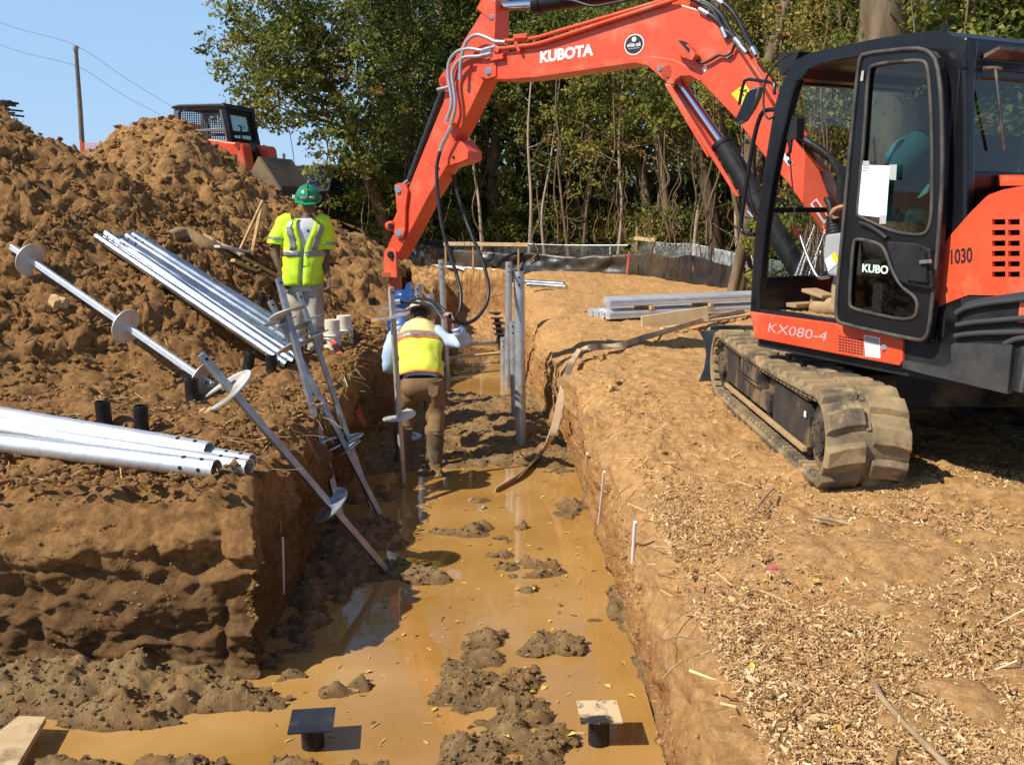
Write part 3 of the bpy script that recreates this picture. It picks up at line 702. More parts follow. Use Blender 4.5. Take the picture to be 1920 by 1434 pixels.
tree('young leafy tree seen through the open cab door', [D(1560, 560, 15), D(1555, 300, 15), D(1575, 120, 15), D(1570, -100, 15)], .06, 900, .13, 1.5, 1.4, 19, tone=.66, vines=10, extra=wt_(1480, 1640, -40, 400, 60, 14.6, .7), crad=.36)
tree('massive old trunk standing right behind the cab roof', [D(1662, 620, 13.2), D(1658, 300, 13.2), D(1655, 60, 13.2), D(1650, -400, 13.2)], .60, 300, .13, 3.5, 1.5, 20, tone=.6, vines=9, limbs=2, lim0=.8, crad=.3)
tree('leafy tree above the rear right of the cab', [D(1790, 620, 14), D(1800, 300, 14), D(1785, 60, 14), D(1800, -200, 14)], .12, 1200, .13, 2.2, 1.6, 21, tone=.55, vines=8, extra=wt_(1690, 1960, -60, 330, 130, 13.8, .9), crad=.38)
tree('leafy tree at the right edge behind the engine cover', [D(1990, 620, 13), D(1985, 200, 13), D(1950, -100, 13)], .14, 1200, .13, 1.2, 1.6, 22, tone=.5, vines=6, extra=wt_(1850, 2150, -60, 420, 90, 13, .9), crad=.38)

# the wood behind them: nobody could count it
def far_wood():
    g = np.random.default_rng(5); cs = []
    for (x0, x1, y0, y1, Y, n) in [(700, 1500, -80, 470, 31, 330), (1350, 2100, -80, 480, 24, 320), (690, 1000, -80, 460, 29, 90), (1500, 2200, -80, 540, 19, 150), (700, 1500, -80, 300, 36, 190), (700, 1500, 330, 480, 33, 170), (1300, 2000, 330, 520, 26, 120), (650, 1650, 260, 470, 41, 330), (2000, 2700, -100, 600, 16, 60)]:
        x = g.uniform(x0, x1, n); y = g.uniform(y0, y1, n)
        cs += [tuple(D(a, b, Y + g.uniform(-2, 2))) for a, b in zip(x, y)]
    cs = np.array(cs); P = clump_points(cs, 90, g.uniform(.7, 1.3, len(cs)), g)
    o = leaves('woodland', P, g.uniform(.12, .27, len(P)), np.clip(np.repeat(g.normal(.26, .14, len(cs)), 90) + g.normal(0, .08, len(P)), 0, 1), LEAF)
    o['kind'] = 'stuff'
    vb = MB(); rd = random.Random(9)
    for i in range(70):
        x = rd.uniform(760, 2000); Y = rd.uniform(27, 33) if x < 1350 else rd.uniform(17, 25); q = D(x, 480, Y); q.z = 0
        pts = [q]
        for j in range(6): pts.append(pts[-1] + Vector((rd.uniform(-.4, .4), rd.uniform(-.2, .2), 1.5)))
        vb.tube(catmull(pts, 3), [rd.uniform(.04, .12)] * (3 * (len(pts) - 1) + 1), 5, caps=False)
    vb.build('woodland_stems', BARK, kind='stuff')
far_wood()
def undergrowth():
    g = np.random.default_rng(6); C = []
    def band(x0, x1, yb, h, Y, n):
        for _ in range(n):
            px = g.uniform(x0, x1); q = D(px, yb, Y + g.uniform(-.6, 1.2)); C.append((q.x, q.y, q.z + g.uniform(0, h) ** 1.0))
    band(690, 1190, 475, 1.3, 26, 330); band(1180, 1450, 480, 1.3, 23, 220); band(610, 730, 408, .75, 27, 110); band(1400, 2000, 540, 1.2, 15.5, 220); band(560, 640, 392, .6, 28, 40)
    C = np.array(C); P = clump_points(C, 40, g.uniform(.18, .4, len(C)), g)
    o = leaves('undergrowth', P, g.uniform(.06, .13, len(P)), np.clip(np.repeat(g.normal(.58, .18, len(C)), 40) + g.normal(0, .12, len(P)), 0, 1), LEAF); o['kind'] = 'stuff'
    vb = MB(); rd = random.Random(4)                               # dead twigs and creepers
    for i in range(45):
        px = rd.uniform(860, 1500); Y = rd.uniform(21, 27) if px < 1250 else rd.uniform(18.5, 23); q = D(px, 470, Y); q.z = rd.uniform(.1, 3.2)
        pts = [q]; d = Vector((rd.uniform(-.5, .5), rd.uniform(-.3, .2), rd.uniform(-1, 1)))
        for j in range(4): d = d + Vector((rd.uniform(-.45, .45), rd.uniform(-.2, .2), rd.uniform(-.3, .3))); pts.append(pts[-1] + d.normalized() * rd.uniform(.15, .4))
        vb.tube(catmull(pts, 3), rd.uniform(.004, .010), 3, caps=False)
    vb.build('dead_creepers', VINE, kind='stuff')
undergrowth()
PALEB = mat('pale_bark', (.26, .20, .14), .85, c2=(.42, .34, .25), nscale=6, bump=.5, bscale=25, stretch=(1, 1, .2))
for lab, pth, r0, sd in (('thin pale tree leaning left just right of the digger arm', [(905, 490, 24.6), (898, 380, 24.6), (880, 260, 24.8), (872, 150, 25)], .05, 61), ('straight thin pale tree by the right end of the long batter board', [(992, 490, 24.2), (996, 380, 24.2), (990, 250, 24.3), (1000, 100, 24.5)], .055, 62), ('thin pale tree curving right between the batter board and the dead sapling', [(1022, 490, 24.8), (1016, 400, 24.8), (1034, 290, 24.9), (1052, 130, 25)], .045, 63),
    ('thin pale tree left of the short batter board', [(1158, 490, 23.8), (1166, 390, 23.8), (1160, 280, 23.9), (1170, 120, 24)], .05, 64), ('thin pale tree leaning right behind the short batter board', [(1300, 490, 21.6), (1308, 400, 21.6), (1330, 290, 21.7), (1345, 190, 21.8)], .05, 65), ('thin pale tree close left of the cab grab rail', [(1386, 500, 19.4), (1380, 400, 19.4), (1392, 300, 19.5), (1388, 150, 19.6)], .05, 66)):
    tree(lab, [D(*q) for q in pth], r0, 300, .13, 3.0, 1.1, sd, bark=PALEB, tone=.6, vines=2, limbs=5, lim0=.55, crad=.3, per=30)
def sapling(label, path, r, seed):
    mb = MB(); rd = random.Random(seed); p = catmull(path, 5); mb.tube(p, [r * (1 - .5 * i / len(p)) for i in range(len(p))], 6)
    for i in range(9):
        q = p[rd.randrange(3, len(p))]; d = Vector((rd.uniform(-1, 1), rd.uniform(-.5, .5), rd.uniform(-.2, .8))); mb.tube([q, q + d * .35, q + d * .6 + Vector((rd.uniform(-.2, .2), 0, rd.uniform(-.1, .2)))], [r * .35, r * .22, r * .1], 4)
    setp(mb.build('dead_sapling', BARK), label, 'sapling', 'bare saplings')
sapling('bare reddish dead sapling stump standing behind the fence', [D(1066, 480, 24), D(1055, 390, 24), D(1046, 303, 24)], .05, 1)
sapling('forked pale bare sapling behind the chain link fence', [D(1093, 480, 24.6), D(1103, 370, 24.6), D(1128, 270, 24.7), D(1150, 220, 24.7)], .045, 2)

# ------------------------------------------------------------------ fences at the back
PLASTIC = mat('black_fabric', (.012, .013, .016), .38, c2=(.035, .034, .034), nscale=4, bump=.3, bscale=18, c3=(.075, .055, .035), n3=.5)
def fence_path(Y_off=0):
    pts = [(560, 398, 412, 29), (610, 409, 426, 27.5), (690, 438, 458, 26.3), (780, 456, 502, 25.3), (870, 467, 506, 24.3), (1000, 477, 511, 23.2), (1090, 479, 513, 22.6), (1180, 474, 514, 22), (1240, 476, 520, 21), (1300, 484, 530, 19.6), (1400, 503, 552, 17.6), (1520, 525, 585, 15.8), (1700, 560, 640, 14)]
    return pts
def silt():
    fp = fence_path(); top = catmull([D(a, b, d) for a, b, c, d in fp], 26); bot = catmull([D(a, c + 4, d) for a, b, c, d in fp], 26)
    n = len(top); k = 9; V = []
    T_ = np.array(top); B_ = np.array(bot); s = np.concatenate([[0], np.cumsum(np.linalg.norm(np.diff(T_[:, :2], axis=0), axis=1))])
    for j in range(k):
        t = j / (k - 1); q = T_ * (1 - t) + B_ * t; am = math.sin(math.pi * min(1, t * 1.1 + .05))
        w = .10 * am * fbm(s * 1.6 + t * 1.2, s * 0 + t * 1.5, s * 0, 3, 301) + .03 * am * fbm(s * 6, s * 0 + t * 3, s * 0, 2, 303)
        q[:, 1] += w - .04 * t; q[:, 2] += (1 - t) * .05 * fbm(s * .9, s * 0, s * 0, 2, 305); V.append(q)
    V = np.concatenate(V); i0 = (np.arange(k - 1)[:, None] * n + np.arange(n - 1)[None]).ravel(); F = np.stack([i0, i0 + 1, i0 + n + 1, i0 + n], 1)
    root = thing('silt_fence', 'black silt fence sheeting stretched across the back of the site', 'fence', tuple(D(1000, 511, 23.2)))
    o = np_mesh('fabric', V, F, PLASTIC, parent=root, smooth=True, off=tuple(OFF[root])); o.location = (0, 0, 0)
    md = o.modifiers.new('solid', 'SOLIDIFY'); md.thickness = .006
    for a, b, c, d in fp[1:-1:2]:
        MB().bar(D(a, b - 3, d + .05), D(a, c + 8, d + .05), .03, .03, (0, 1, 0)).build('stake', WOOD, root)
WOOD = mat('lumber', (.36, .21, .09), .75, c2=(.55, .36, .17), nscale=3, bump=.25, bscale=30, stretch=(3, 3, 3), spec=.25)
WOODP = mat('pale_lumber', (.50, .36, .19), .75, c2=(.66, .50, .29), nscale=4, bump=.2, bscale=30, spec=.25)
GALV = mat('galvanized_steel', (.50, .54, .58), .34, 1., c2=(.72, .75, .78), nscale=7, spec=.5, detail=4)
GALVD = mat('dull_galvanized_steel', (.30, .315, .32), .48, .85, c2=(.46, .475, .48), nscale=9)
silt()
def chain(name, label, pts, h0, h1, posts, group='chain link fences', pitch=.062):
    P = [D(a, b, d) for a, b, d in pts]; root = thing(name, label, 'fence', tuple(P[len(P) // 2]), group)
    Pn = np.array([list(p) for p in P]); s = np.concatenate([[0], np.cumsum(np.linalg.norm(np.diff(Pn[:, :2], axis=0), axis=1))]); H = np.linspace(h0, h1, len(P))
    def at(u, t):
        q = Vector([float(np.interp(u, s, Pn[:, k])) for k in range(3)]); h = float(np.interp(u, s, H)); return q + Vector((0, .03 * math.sin(u * 3), -h * (1 - t)))
    mb = MB(); L = s[-1]; u = -max(h0, h1)
    while u < L:
        for sg in (0, 1):
            A, B = u, u + max(h0, h1)
            q = []
            for t in (0, .25, .5, .75, 1):
                uu = A + (B - A) * (t if sg else 1 - t)
                if 0 <= uu <= L: q.append(at(uu, t))
            if len(q) > 1: mb.tube(q, .0034, 3, caps=False, smooth=False)
        u += pitch
    mb.build('wire_mesh', GALV, root)
    for t in posts: MB().tube([at(t * L, -.15), at(t * L, 1.02)], .024, 8).build('post', GALV, root)
    MB().tube([at(L * i / 14, 1.0) for i in range(15)], .012, 6).build('top_wire', GALV, root)
chain('chain_link_fence', 'low sagging chain link fence behind the left of the silt fence', [(640, 412, 27.6), (720, 436, 26.6), (820, 452, 25.8), (940, 456, 24.6), (1060, 460, 23.5), (1178, 460, 22.6)], .95, .75, (.3, .62, .95))
chain('chain_link_fence', 'bright upright chain link fence with silver posts under the wood, right of the boom', [(1182, 459, 22.8), (1215, 452, 22.4), (1262, 457, 21.6), (1298, 456, 20.8), (1350, 468, 19.6), (1402, 478, 18.4), (1500, 497, 16.6)], .62, .85, (.02, .3, .48, .62, .86))
chain('chain_link_fence', 'chain link fence piece seen through the cab windows', [(1500, 470, 15.6), (1600, 476, 15), (1720, 490, 14.2)], .9, .9, (.5,))
chain('wire_netting', 'loose wire netting lying on the grassy bank behind the green helmet', [(612, 395, 28.4), (660, 400, 28), (720, 425, 27.4)], .5, .6, (.5,), group='wire netting')

def batter(label, a, b, posts, w=.14, stakes=()):
    root = thing('batter_board', label, 'batter board', tuple(posts[0][1]), 'batter boards')
    MB().bar(a, b, .025, w).build('board', WOODP, root, bevel=.004)
    for (t, q) in posts: MB().bar(t, q, .045, .045, (0, 1, 0)).build('post', WOOD, root, bevel=.004)
batter('long batter board on three wooden posts at the far end of the trench', D(832, 457, 23.6), D(990, 459, 23.2), [(D(835, 452, 23.66), D(836, 506, 23.66)), (D(887, 458, 23.5), D(887, 503, 23.5)), (D(972, 453, 23.3), D(972, 510, 23.3))], .09)
batter('short batter board on two posts in front of the wood, right of the dead sapling', D(1189, 447, 22.6), D(1228, 450, 22.3), [(D(1194, 426, 22.6), D(1193, 474, 22.6)), (D(1227, 441, 22.3), D(1227, 476, 22.3))], .09)
OR_ = mat('marker_orange', (.75, .12, .04), .7, c2=(.6, .22, .08), nscale=4); PK = mat('marker_pink', (.75, .05, .16), .7)
def stake(label, t, b, cap):
    root = thing('survey_stake', label, 'stake', tuple(b), 'survey stakes'); v = Vector(t) - Vector(b)
    MB().bar(b, t, .04, .025, (0, 1, 0)).build('shaft', OR_ if cap != 'wood' else WOOD, root); MB().bar(Vector(b) + v * .72, Vector(b) + v * 1.01, .046, .031, (0, 1, 0)).build('paint_band', PK, root)
stake('orange survey stake with pink top against the silt fence', D(1179, 474, 21.6), D(1175, 514, 21.6), 'o')
stake('red topped survey stake under the long batter board', D(910, 472, 23.9), D(911, 503, 23.9), 'wood')

# ------------------------------------------------------------------ utility poles, wires, netting on the skyline
POLEW = mat('weathered_pole', (.10, .09, .085), .85, c2=(.17, .155, .14), nscale=6)
root = thing('utility_pole', 'tall bare utility pole leaning slightly against the blue sky', 'utility pole', tuple(D(155, 300, 60)))
MB().tube([D(156, 305, 60), D(150, 200, 60), D(142, 90, 60)], [.17, .15, .12], 8).build('pole', POLEW, root)
MB().tube([D(141, 97, 60), D(143, 86, 60)], .17, 8).build('insulator', mat('porcelain', (.2, .2, .2), .4), root)
root = thing('utility_pole', 'thin short utility pole far off above the loader bucket', 'utility pole', tuple(D(533, 345, 60)))
MB().tube([D(534, 340, 60), D(532, 288, 60)], [.11, .08], 6).build('pole', POLEW, root)
MB().bar(D(529, 292, 60), D(536, 292, 60), .06, .06).build('crossarm', POLEW, root)
WIRE = mat('overhead_wire', (.10, .11, .13), .6)
for lab, pts in (('upper overhead wire meeting the top of the tall pole', [D(-60, 22, 60), D(40, 56, 60), D(142, 86, 60), D(240, 150, 64), D(330, 205, 70)]), ('lower overhead wire passing the tall pole below its top', [D(-60, 62, 60), D(40, 98, 60), D(147, 126, 60), D(220, 172, 64), D(300, 216, 70)])):
    MB().tube(catmull(pts, 6), .011, 4).build('overhead_wire', WIRE, label=lab, cat='wire', group='overhead wires')
NET = mat('orange_netting', (.80, .16, .08), .6)
mb = MB(); A, B = D(150, 268, 32), D(222, 272, 32)
for i in range(9): z = -.06 * i; mb.bar(A + Vector((0, 0, z)), B + Vector((0, 0, z)), .008, .015)
for i in range(28): q = A.lerp(B, i / 27); mb.bar(q + Vector((0, .01, .01)), q + Vector((0, .01, -.5)), .015, .008)
for i in (0, 14, 27): q = A.lerp(B, i / 27); mb.bar(q + Vector((0, .04, .1)), q + Vector((0, .04, -1.2)), .05, .05)
mb.build('safety_netting', NET, label='orange plastic safety netting on the skyline between the two heaps', cat='netting')
mb = MB(); rd = random.Random(3)
for i in range(46):
    a = D(rd.uniform(-40, 10), rd.uniform(186, 214), 11.3 + rd.uniform(-.3, .3)); mb.bar(a, a + Vector((rd.uniform(.05, .22), rd.uniform(-.1, .1), rd.uniform(-.03, -.0))), .03, .02)
mb.build('brush_pile', mat('dark_brush', (.02, .018, .016), .8), label='dark pile of broken sticks on top of the left heap, at the left edge', cat='brush pile')
# ------------------------------------------------------------------ excavator
from mathutils.geometry import tessellate_polygon
def plate(mb, outer, holes, depth):
    loops = [[Vector(p) for p in outer]] + [[Vector(p) for p in h] for h in holes]; d = Vector(depth)
    flat = [p for l in loops for p in l]; n = len(flat); tris = tessellate_polygon(loops)
    vs = flat + [p + d for p in flat]; fs = []
    for t in tris:
        nr = (flat[t[1]] - flat[t[0]]).cross(flat[t[2]] - flat[t[0]]); t = tuple(t) if nr.dot(d) < 0 else tuple(reversed(t))
        fs.append(t); fs.append(tuple(i + n for i in reversed(t)))
    k = 0
    for l in loops:
        m = len(l)
        for i in range(m): a, b = k + i, k + (i + 1) % m; fs.append((a, b, b + n, a + n))
        k += m
    mb.add(vs, fs)
    return mb
def fixn(o):
    bm = bmesh.new(); bm.from_mesh(o.data); bmesh.ops.recalc_face_normals(bm, faces=bm.faces); bm.to_mesh(o.data); bm.free(); return o
def fit_text(name, txt, p0, p1, ptop, m, parent, bold=.03, thick=.004):
    cu = bpy.data.curves.new(name, 'FONT'); cu.body = txt; cu.size = 1; cu.offset = bold; cu.extrude = .5; cu.resolution_u = 4
    to = bpy.data.objects.new(name + '_curve', cu); COL.objects.link(to); bpy.context.view_layer.update()
    me = bpy.data.meshes.new_from_object(to.evaluated_get(bpy.context.evaluated_depsgraph_get())); bpy.data.objects.remove(to); me.name = name
    xs = [v.co.x for v in me.vertices]; yv = [v.co.y for v in me.vertices]; x0, w, y0, h = min(xs), max(xs) - min(xs), min(yv), max(yv) - min(yv)
    p0, p1, ptop = Vector(p0), Vector(p1), Vector(ptop); nz = (p1 - p0).cross(ptop - p0).normalized()
    for v in me.vertices: v.co = p0 + (p1 - p0) * ((v.co.x - x0) / w) + (ptop - p0) * ((v.co.y - y0) / h) + nz * (v.co.z * thick) - OFF[parent]
    me.materials.clear(); me.materials.append(m); o = bpy.data.objects.new(name, me); COL.objects.link(o); o.parent = parent; OFF[o] = OFF[parent]; return o

ORANGE = mat('orange_paint', (.66, .068, .022), .40, c2=(.74, .088, .030), nscale=2.6, coat=.12, bump=.06, bscale=7, c3=(.57, .15, .075), n3=3.2, detail=9)
ORANGE_D = mat('orange_paint_dusty', (.70, .065, .02), .45, c2=(.55, .12, .05), nscale=5, coat=.1)
BLACK = mat('black_paint', (.006, .006, .008), .30, c2=(.012, .012, .013), nscale=3, coat=.12, spec=.4)
BLACKM = mat('black_plastic', (.011, .011, .012), .5, c2=(.024, .023, .023), nscale=5, spec=.35)
GREYP = mat('grey_plastic', (.30, .30, .31), .5, c2=(.36, .36, .37), nscale=4)
CHROME = mat('chrome', (.75, .77, .80), .10, 1.)
STEELF = mat('steel_fitting', (.55, .55, .56), .3, 1., c2=(.7, .7, .7), nscale=20)
BRAID = mat('braided_hose', (.30, .30, .30), .42, .6, c2=(.5, .5, .5), nscale=160, detail=2)
HOSE = mat('black_hose', (.014, .014, .015), .4, c2=(.03, .029, .028), nscale=14)
RUBBER = mat('muddy_rubber', (.085, .068, .047), .85, c2=(.30, .215, .11), nscale=3.2, bump=.35, bscale=40, c3=(.37, .26, .13), n3=7, lo=.36, hi=.58)
RUBBERI = mat('rubber_inside', (.16, .12, .07), .85, c2=(.30, .215, .12), nscale=5)
DUSTY = mat('dusty_black', (.02, .02, .021), .55, c2=(.055, .048, .04), nscale=5, c3=(.22, .15, .08), n3=2.5)
DUST = mat('dust_cake', (.33, .21, .10), .9, c2=(.42, .28, .14), nscale=9, bump=.4, bscale=40)
WHITE = mat('white_sticker', (.78, .78, .76), .5); YELLOW = mat('yellow_sticker', (.80, .62, .02), .5); REDM = mat('red_mark', (.6, .03, .02), .5); DARKM = mat('dark_ink', (.02, .018, .02), .5)
def glass(name, tint, refl=1.0):
    m = bpy.data.materials.new(name); m.use_nodes = True; nt = m.node_tree; nt.nodes.clear(); N = nt.nodes.new
    t = N('ShaderNodeBsdfTransparent'); t.inputs[0].default_value = (*tint, 1); g = N('ShaderNodeBsdfGlossy'); g.inputs['Roughness'].default_value = .01; g.inputs[0].default_value = (1, 1, 1, 1)
    f = N('ShaderNodeLayerWeight'); p = N('ShaderNodeMath'); p.operation = 'POWER'; p.inputs[1].default_value = 4.; k = N('ShaderNodeMapRange'); k.inputs[3].default_value = .05; k.inputs[4].default_value = .95; mx = N('ShaderNodeMixShader'); o = N('ShaderNodeOutputMaterial')
    nt.links.new(f.outputs['Facing'], p.inputs[0]); nt.links.new(p.outputs[0], k.inputs[0]); nt.links.new(k.outputs[0], mx.inputs[0]); nt.links.new(t.outputs[0], mx.inputs[1]); nt.links.new(g.outputs[0], mx.inputs[2]); nt.links.new(mx.outputs[0], o.inputs[0]); return m
GLASS = glass('tinted_glass', (.36, .44, .40)); GLASSC = glass('clear_glass', (.8, .86, .84)); GLASSD = glass('dark_glass', (.22, .28, .27))

EX = thing('excavator', 'big orange and black tracked excavator with open cab and raised boom', 'excavator', (2.72, 6.42, 0))
CP = Plane((1.635, 6.36), 25.0)                                     # left side of the cab
BP = Plane((2.45, 7.15), 52.0)                                      # left side of the boom, swung to the left
cN, cF, bN, bF = CP.N, CP.F, BP.N, BP.F
def cp(pts, off=0.): return [CP.px(x, y, off) for x, y in pts]
def bp_(pts, off=0.): return [BP.px(x, y, off) for x, y in pts]

# --- undercarriage
def track(xc):
    w, y0, y1, r, zc = .45, 5.09, 7.55, .225, .287
    def path(t):                                                   # t in [0,1) -> (y,z),(ny,nz)
        L = y1 - y0; P = 2 * L + 2 * math.pi * r; s = (t % 1) * P
        if s < L: return (y0 + s, zc - r), (0, -1)
        s -= L
        if s < math.pi * r: a = -math.pi / 2 + s / r; return (y1 + r * math.cos(a), zc + r * math.sin(a)), (math.cos(a), math.sin(a))
        s -= math.pi * r
        if s < L: sag = -.03 * math.sin(math.pi * s / L); return (y1 - s, zc + r + sag), (0, 1)
        s -= L; a = math.pi / 2 + s / r; return (y0 + r * math.cos(a), zc + r * math.sin(a)), (math.cos(a), math.sin(a))
    mb = MB(); n = 164; th = .032; vs = []
    for i in range(n):
        (y, z), (ny, nz) = path(i / n)
        for (dx, dn) in ((-w / 2, 0), (-w / 2 - .004, .6), (-w / 2, 1), (w / 2, 1), (w / 2 + .004, .6), (w / 2, 0)): vs.append((xc + dx, y + ny * th * dn, z + nz * th * dn))
    fs = [(i * 6 + k, i * 6 + (k + 1) % 6, ((i + 1) % n) * 6 + (k + 1) % 6, ((i + 1) % n) * 6 + k) for i in range(n) for k in range(6)]
    mb.add(vs, fs, True)
    nl = 38
    for i in range(nl):
        for side in (-1, 1):
            t = (i + (.5 if side > 0 else 0)) / nl; rows = []
            xa, xb = (xc + side * .018, xc + side * (w / 2 + .006))
            for (q, ht, hw) in ((0, .0, .056), (1, .034, .036)):
                for (xx, sh) in ((xa, .0), ((xa + xb) / 2, .010), (xb, .030)):
                    for sg in (-1, 1):
                        (y, z), (ny, nz) = path(t + (sg * hw + sh) / 6.2)
                        rows.append((xx - (side * .012 if q and xx == xb else 0), y + ny * (th + ht - .002), z + nz * (th + ht - .002)))
            F_ = []
            for c in (0, 1):
                b0 = c * 2
                F_ += [(6 + b0, 8 + b0, 9 + b0, 7 + b0), (b0, b0 + 2, 8 + b0, 6 + b0), (b0 + 1, 7 + b0, 9 + b0, b0 + 3)]
            F_ += [(0, 6, 7, 1), (4, 5, 11, 10)]
            mb.add(rows, F_)
        (y, z), (ny, nz) = path((i + .25) / nl)                    # drive slots between the two lug rows
        mb.box((xc, y + ny * (th + .004), z + nz * (th + .004)), (.03, .05, .012), (1, 0, 0), Vector((1, 0, 0)).cross(Vector((0, ny, nz))), (0, ny, nz))
    for i in range(76):                                            # rubber guide blocks inside the belt
        (y, z), (ny, nz) = path(i / 76)
        for dx in (-.15, .15): mb.box((xc + dx, y - ny * .012, z - nz * .012), (.12, .05, .026), (1, 0, 0), Vector((1, 0, 0)).cross(Vector((0, ny, nz))), (0, ny, nz))
    o = fixn(mb.build('track', RUBBER, EX, label=None)); bv = o.modifiers.new('bevel', 'BEVEL'); bv.width = .008; bv.segments = 2; bv.limit_method = 'ANGLE'; bv.angle_limit = R(35)
    s = -1 if xc < 2.72 else 1; ox = xc + s * .17
    f = MB(); f.box((xc, 6.35, .295), (.24, 2.2, .2))
    f.prism([(ox, 5.30, .17), (ox, 5.30, .36), (ox, 5.38, .42), (ox, 5.98, .43), (ox, 6.06, .40), (ox, 6.06, .17)], (-s * .2, 0, 0)); f.prism([(ox, 7.05, .19), (ox, 7.05, .44), (ox, 7.35, .46), (ox, 7.42, .42), (ox, 7.42, .19)], (-s * .2, 0, 0))
    f.box((ox - s * .05, 6.62, .25), (.1, .9, .13)); f.box((ox + s * .02, 6.62, .40), (.02, .50, .10)); f.box((ox - s * .04, 6.37, .38), (.12, .02, .13)); f.box((ox - s * .04, 6.87, .38), (.12, .02, .13))
    f.box((ox - s * .03, 6.62, .33), (.12, .5, .012))
    fixn(f.build('track_frame', DUSTY, o, bevel=.008))
    MB().bar((ox + s * .02, 5.30, .16), (ox + s * .02, 7.35, .16), .03, .03).build('guard_rail', DUST, o, bevel=.005)
    MB().box((xc + s * .06, 5.68, .438), (.2, .56, .022)).build('caked_dirt', DUST, o, bevel=.008); MB().box((xc + s * .06, 7.22, .466), (.2, .32, .022)).build('caked_dirt', DUST, o, bevel=.008)
    for (yy, nm, rr) in ((y0, 'idler', .195), (y1, 'sprocket', .195)):
        k = MB(); k.tube([(xc - .16, yy, zc), (xc + .16, yy, zc)], rr, 28, smooth=False); k.tube([(xc + s * .16, yy, zc), (xc + s * .19, yy, zc)], rr * .55, 20, smooth=False)
        for j in range(8): a = j * math.pi / 4; k.tube([(xc + s * .18, yy + .09 * math.cos(a), zc + .09 * math.sin(a)), (xc + s * .2, yy + .09 * math.cos(a), zc + .09 * math.sin(a))], .012, 6)
        k.build(nm, DUSTY, o)
    for j in range(5):
        yy = 5.45 + j * .45; MB().tube([(xc - .12, yy, .125), (xc + .12, yy, .125)], .06, 14).build('roller', DUSTY, o)
    MB().box((ox + s * .012, 5.36, .36), (.003, .035, .035)).build('sticker', WHITE, o)
track(1.905); track(3.52)
c = MB(); c.box((2.72, 6.45, .38), (1.3, 1.0, .22)); c.box((2.2, 6.1, .36), (.5, .25, .16)); c.box((3.24, 6.1, .36), (.5, .25, .16)); c.box((2.2, 6.9, .36), (.5, .25, .16)); c.box((3.24, 6.9, .36), (.5, .25, .16)); c.tube([(2.72, 6.42, .45), (2.72, 6.42, .62)], .48, 32, smooth=False)
c.build('car_body', DUSTY, EX, bevel=.01)
bl = MB(); prof = [(8.18, .03), (8.22, .10), (8.235, .2), (8.235, .34), (8.215, .45), (8.19, .53)]
o_ = [(1.76, y, z) for y, z in prof] + [(1.76, y + .04, z) for y, z in reversed(prof)]
bl.prism(o_, (2.02, 0, 0)); bl.prism([D(x, y, 8.13) for x, y in ((1312, 621), (1352, 619), (1352, 712), (1311, 716), (1321, 692), (1325, 664), (1321, 640))], (0, .03, 0)); bl.bar((2.4, 6.9, .35), (2.4, 8.2, .25), .12, .14); bl.bar((3.04, 6.9, .35), (3.04, 8.2, .25), .12, .14)
fixn(bl.build('dozer_blade', mat('worn_blade', (.035, .045, .065), .42, .4, c2=(.10, .12, .15), nscale=6, c3=(.28, .2, .11), n3=3), EX, bevel=.005))

# --- house: deck, side panel, engine cover, counterweight
def arc(rad, z, a0, a1, n, c=(-.42, 1.0)): return [CP.w(c[0] - rad * math.cos(R(a)), c[1] + rad * math.sin(R(a)), z) for a in np.linspace(a0, a1, n)]
dk = MB(); dk.prism([CP.w(-.05, .03, .62)] + [CP.w(-1.55, .03, .62)] + arc(1.72, .62, -30, 60, 16) + [CP.w(-.3, 1.85, .62), CP.w(-.05, 1.75, .62)], (0, 0, .22)); dk.build('deck', BLACKM, EX)
sp = MB(); out = [(1405, 584), (1563, 606), (1691, 631), (1692, 676), (1686, 686), (1560, 662), (1415, 634)]
plate(sp, cp(out, -.02), [], cN * .14); P_ = fixn(sp.build('side_panel', ORANGE, EX, bevel=.008))
gr = MB()
for i in range(8):
    for j in range(6):
        x0, y0 = 1573 + i * 5.8, 629 + j * 5.2 + i * 1.05; gr.prism(cp([(x0, y0), (x0 + 4.2, y0 + .8), (x0 + 4.2, y0 + 3.2), (x0, y0 + 2.4)], -.0195), cN * -.002)
fixn(gr.build('grille', DARKM, P_)); MB().prism(cp([(1620, 628), (1650, 633), (1651, 672), (1623, 668)], -.02), cN * -.002).build('notice', WHITE, P_)
MB().prism(cp([(1621, 630), (1648, 635), (1648.5, 648), (1621.5, 643)], -.022), cN * -.001).build('notice_print', GREYP, P_)
MB().tube([CP.px(1657, 651, -.02), CP.px(1657, 651, -.03)], .016, 12).build('lock', STEELF, P_)
fit_text('model_lettering', 'KX080-4', CP.px(1440, 622, -.0205), CP.px(1549, 640.5, -.0205), CP.px(1443, 605.5, -.0205), mat('faded_silver', (.42, .36, .38), .5, c2=(.62, .22, .16), nscale=18, lo=.5, hi=.7), P_, bold=.0)

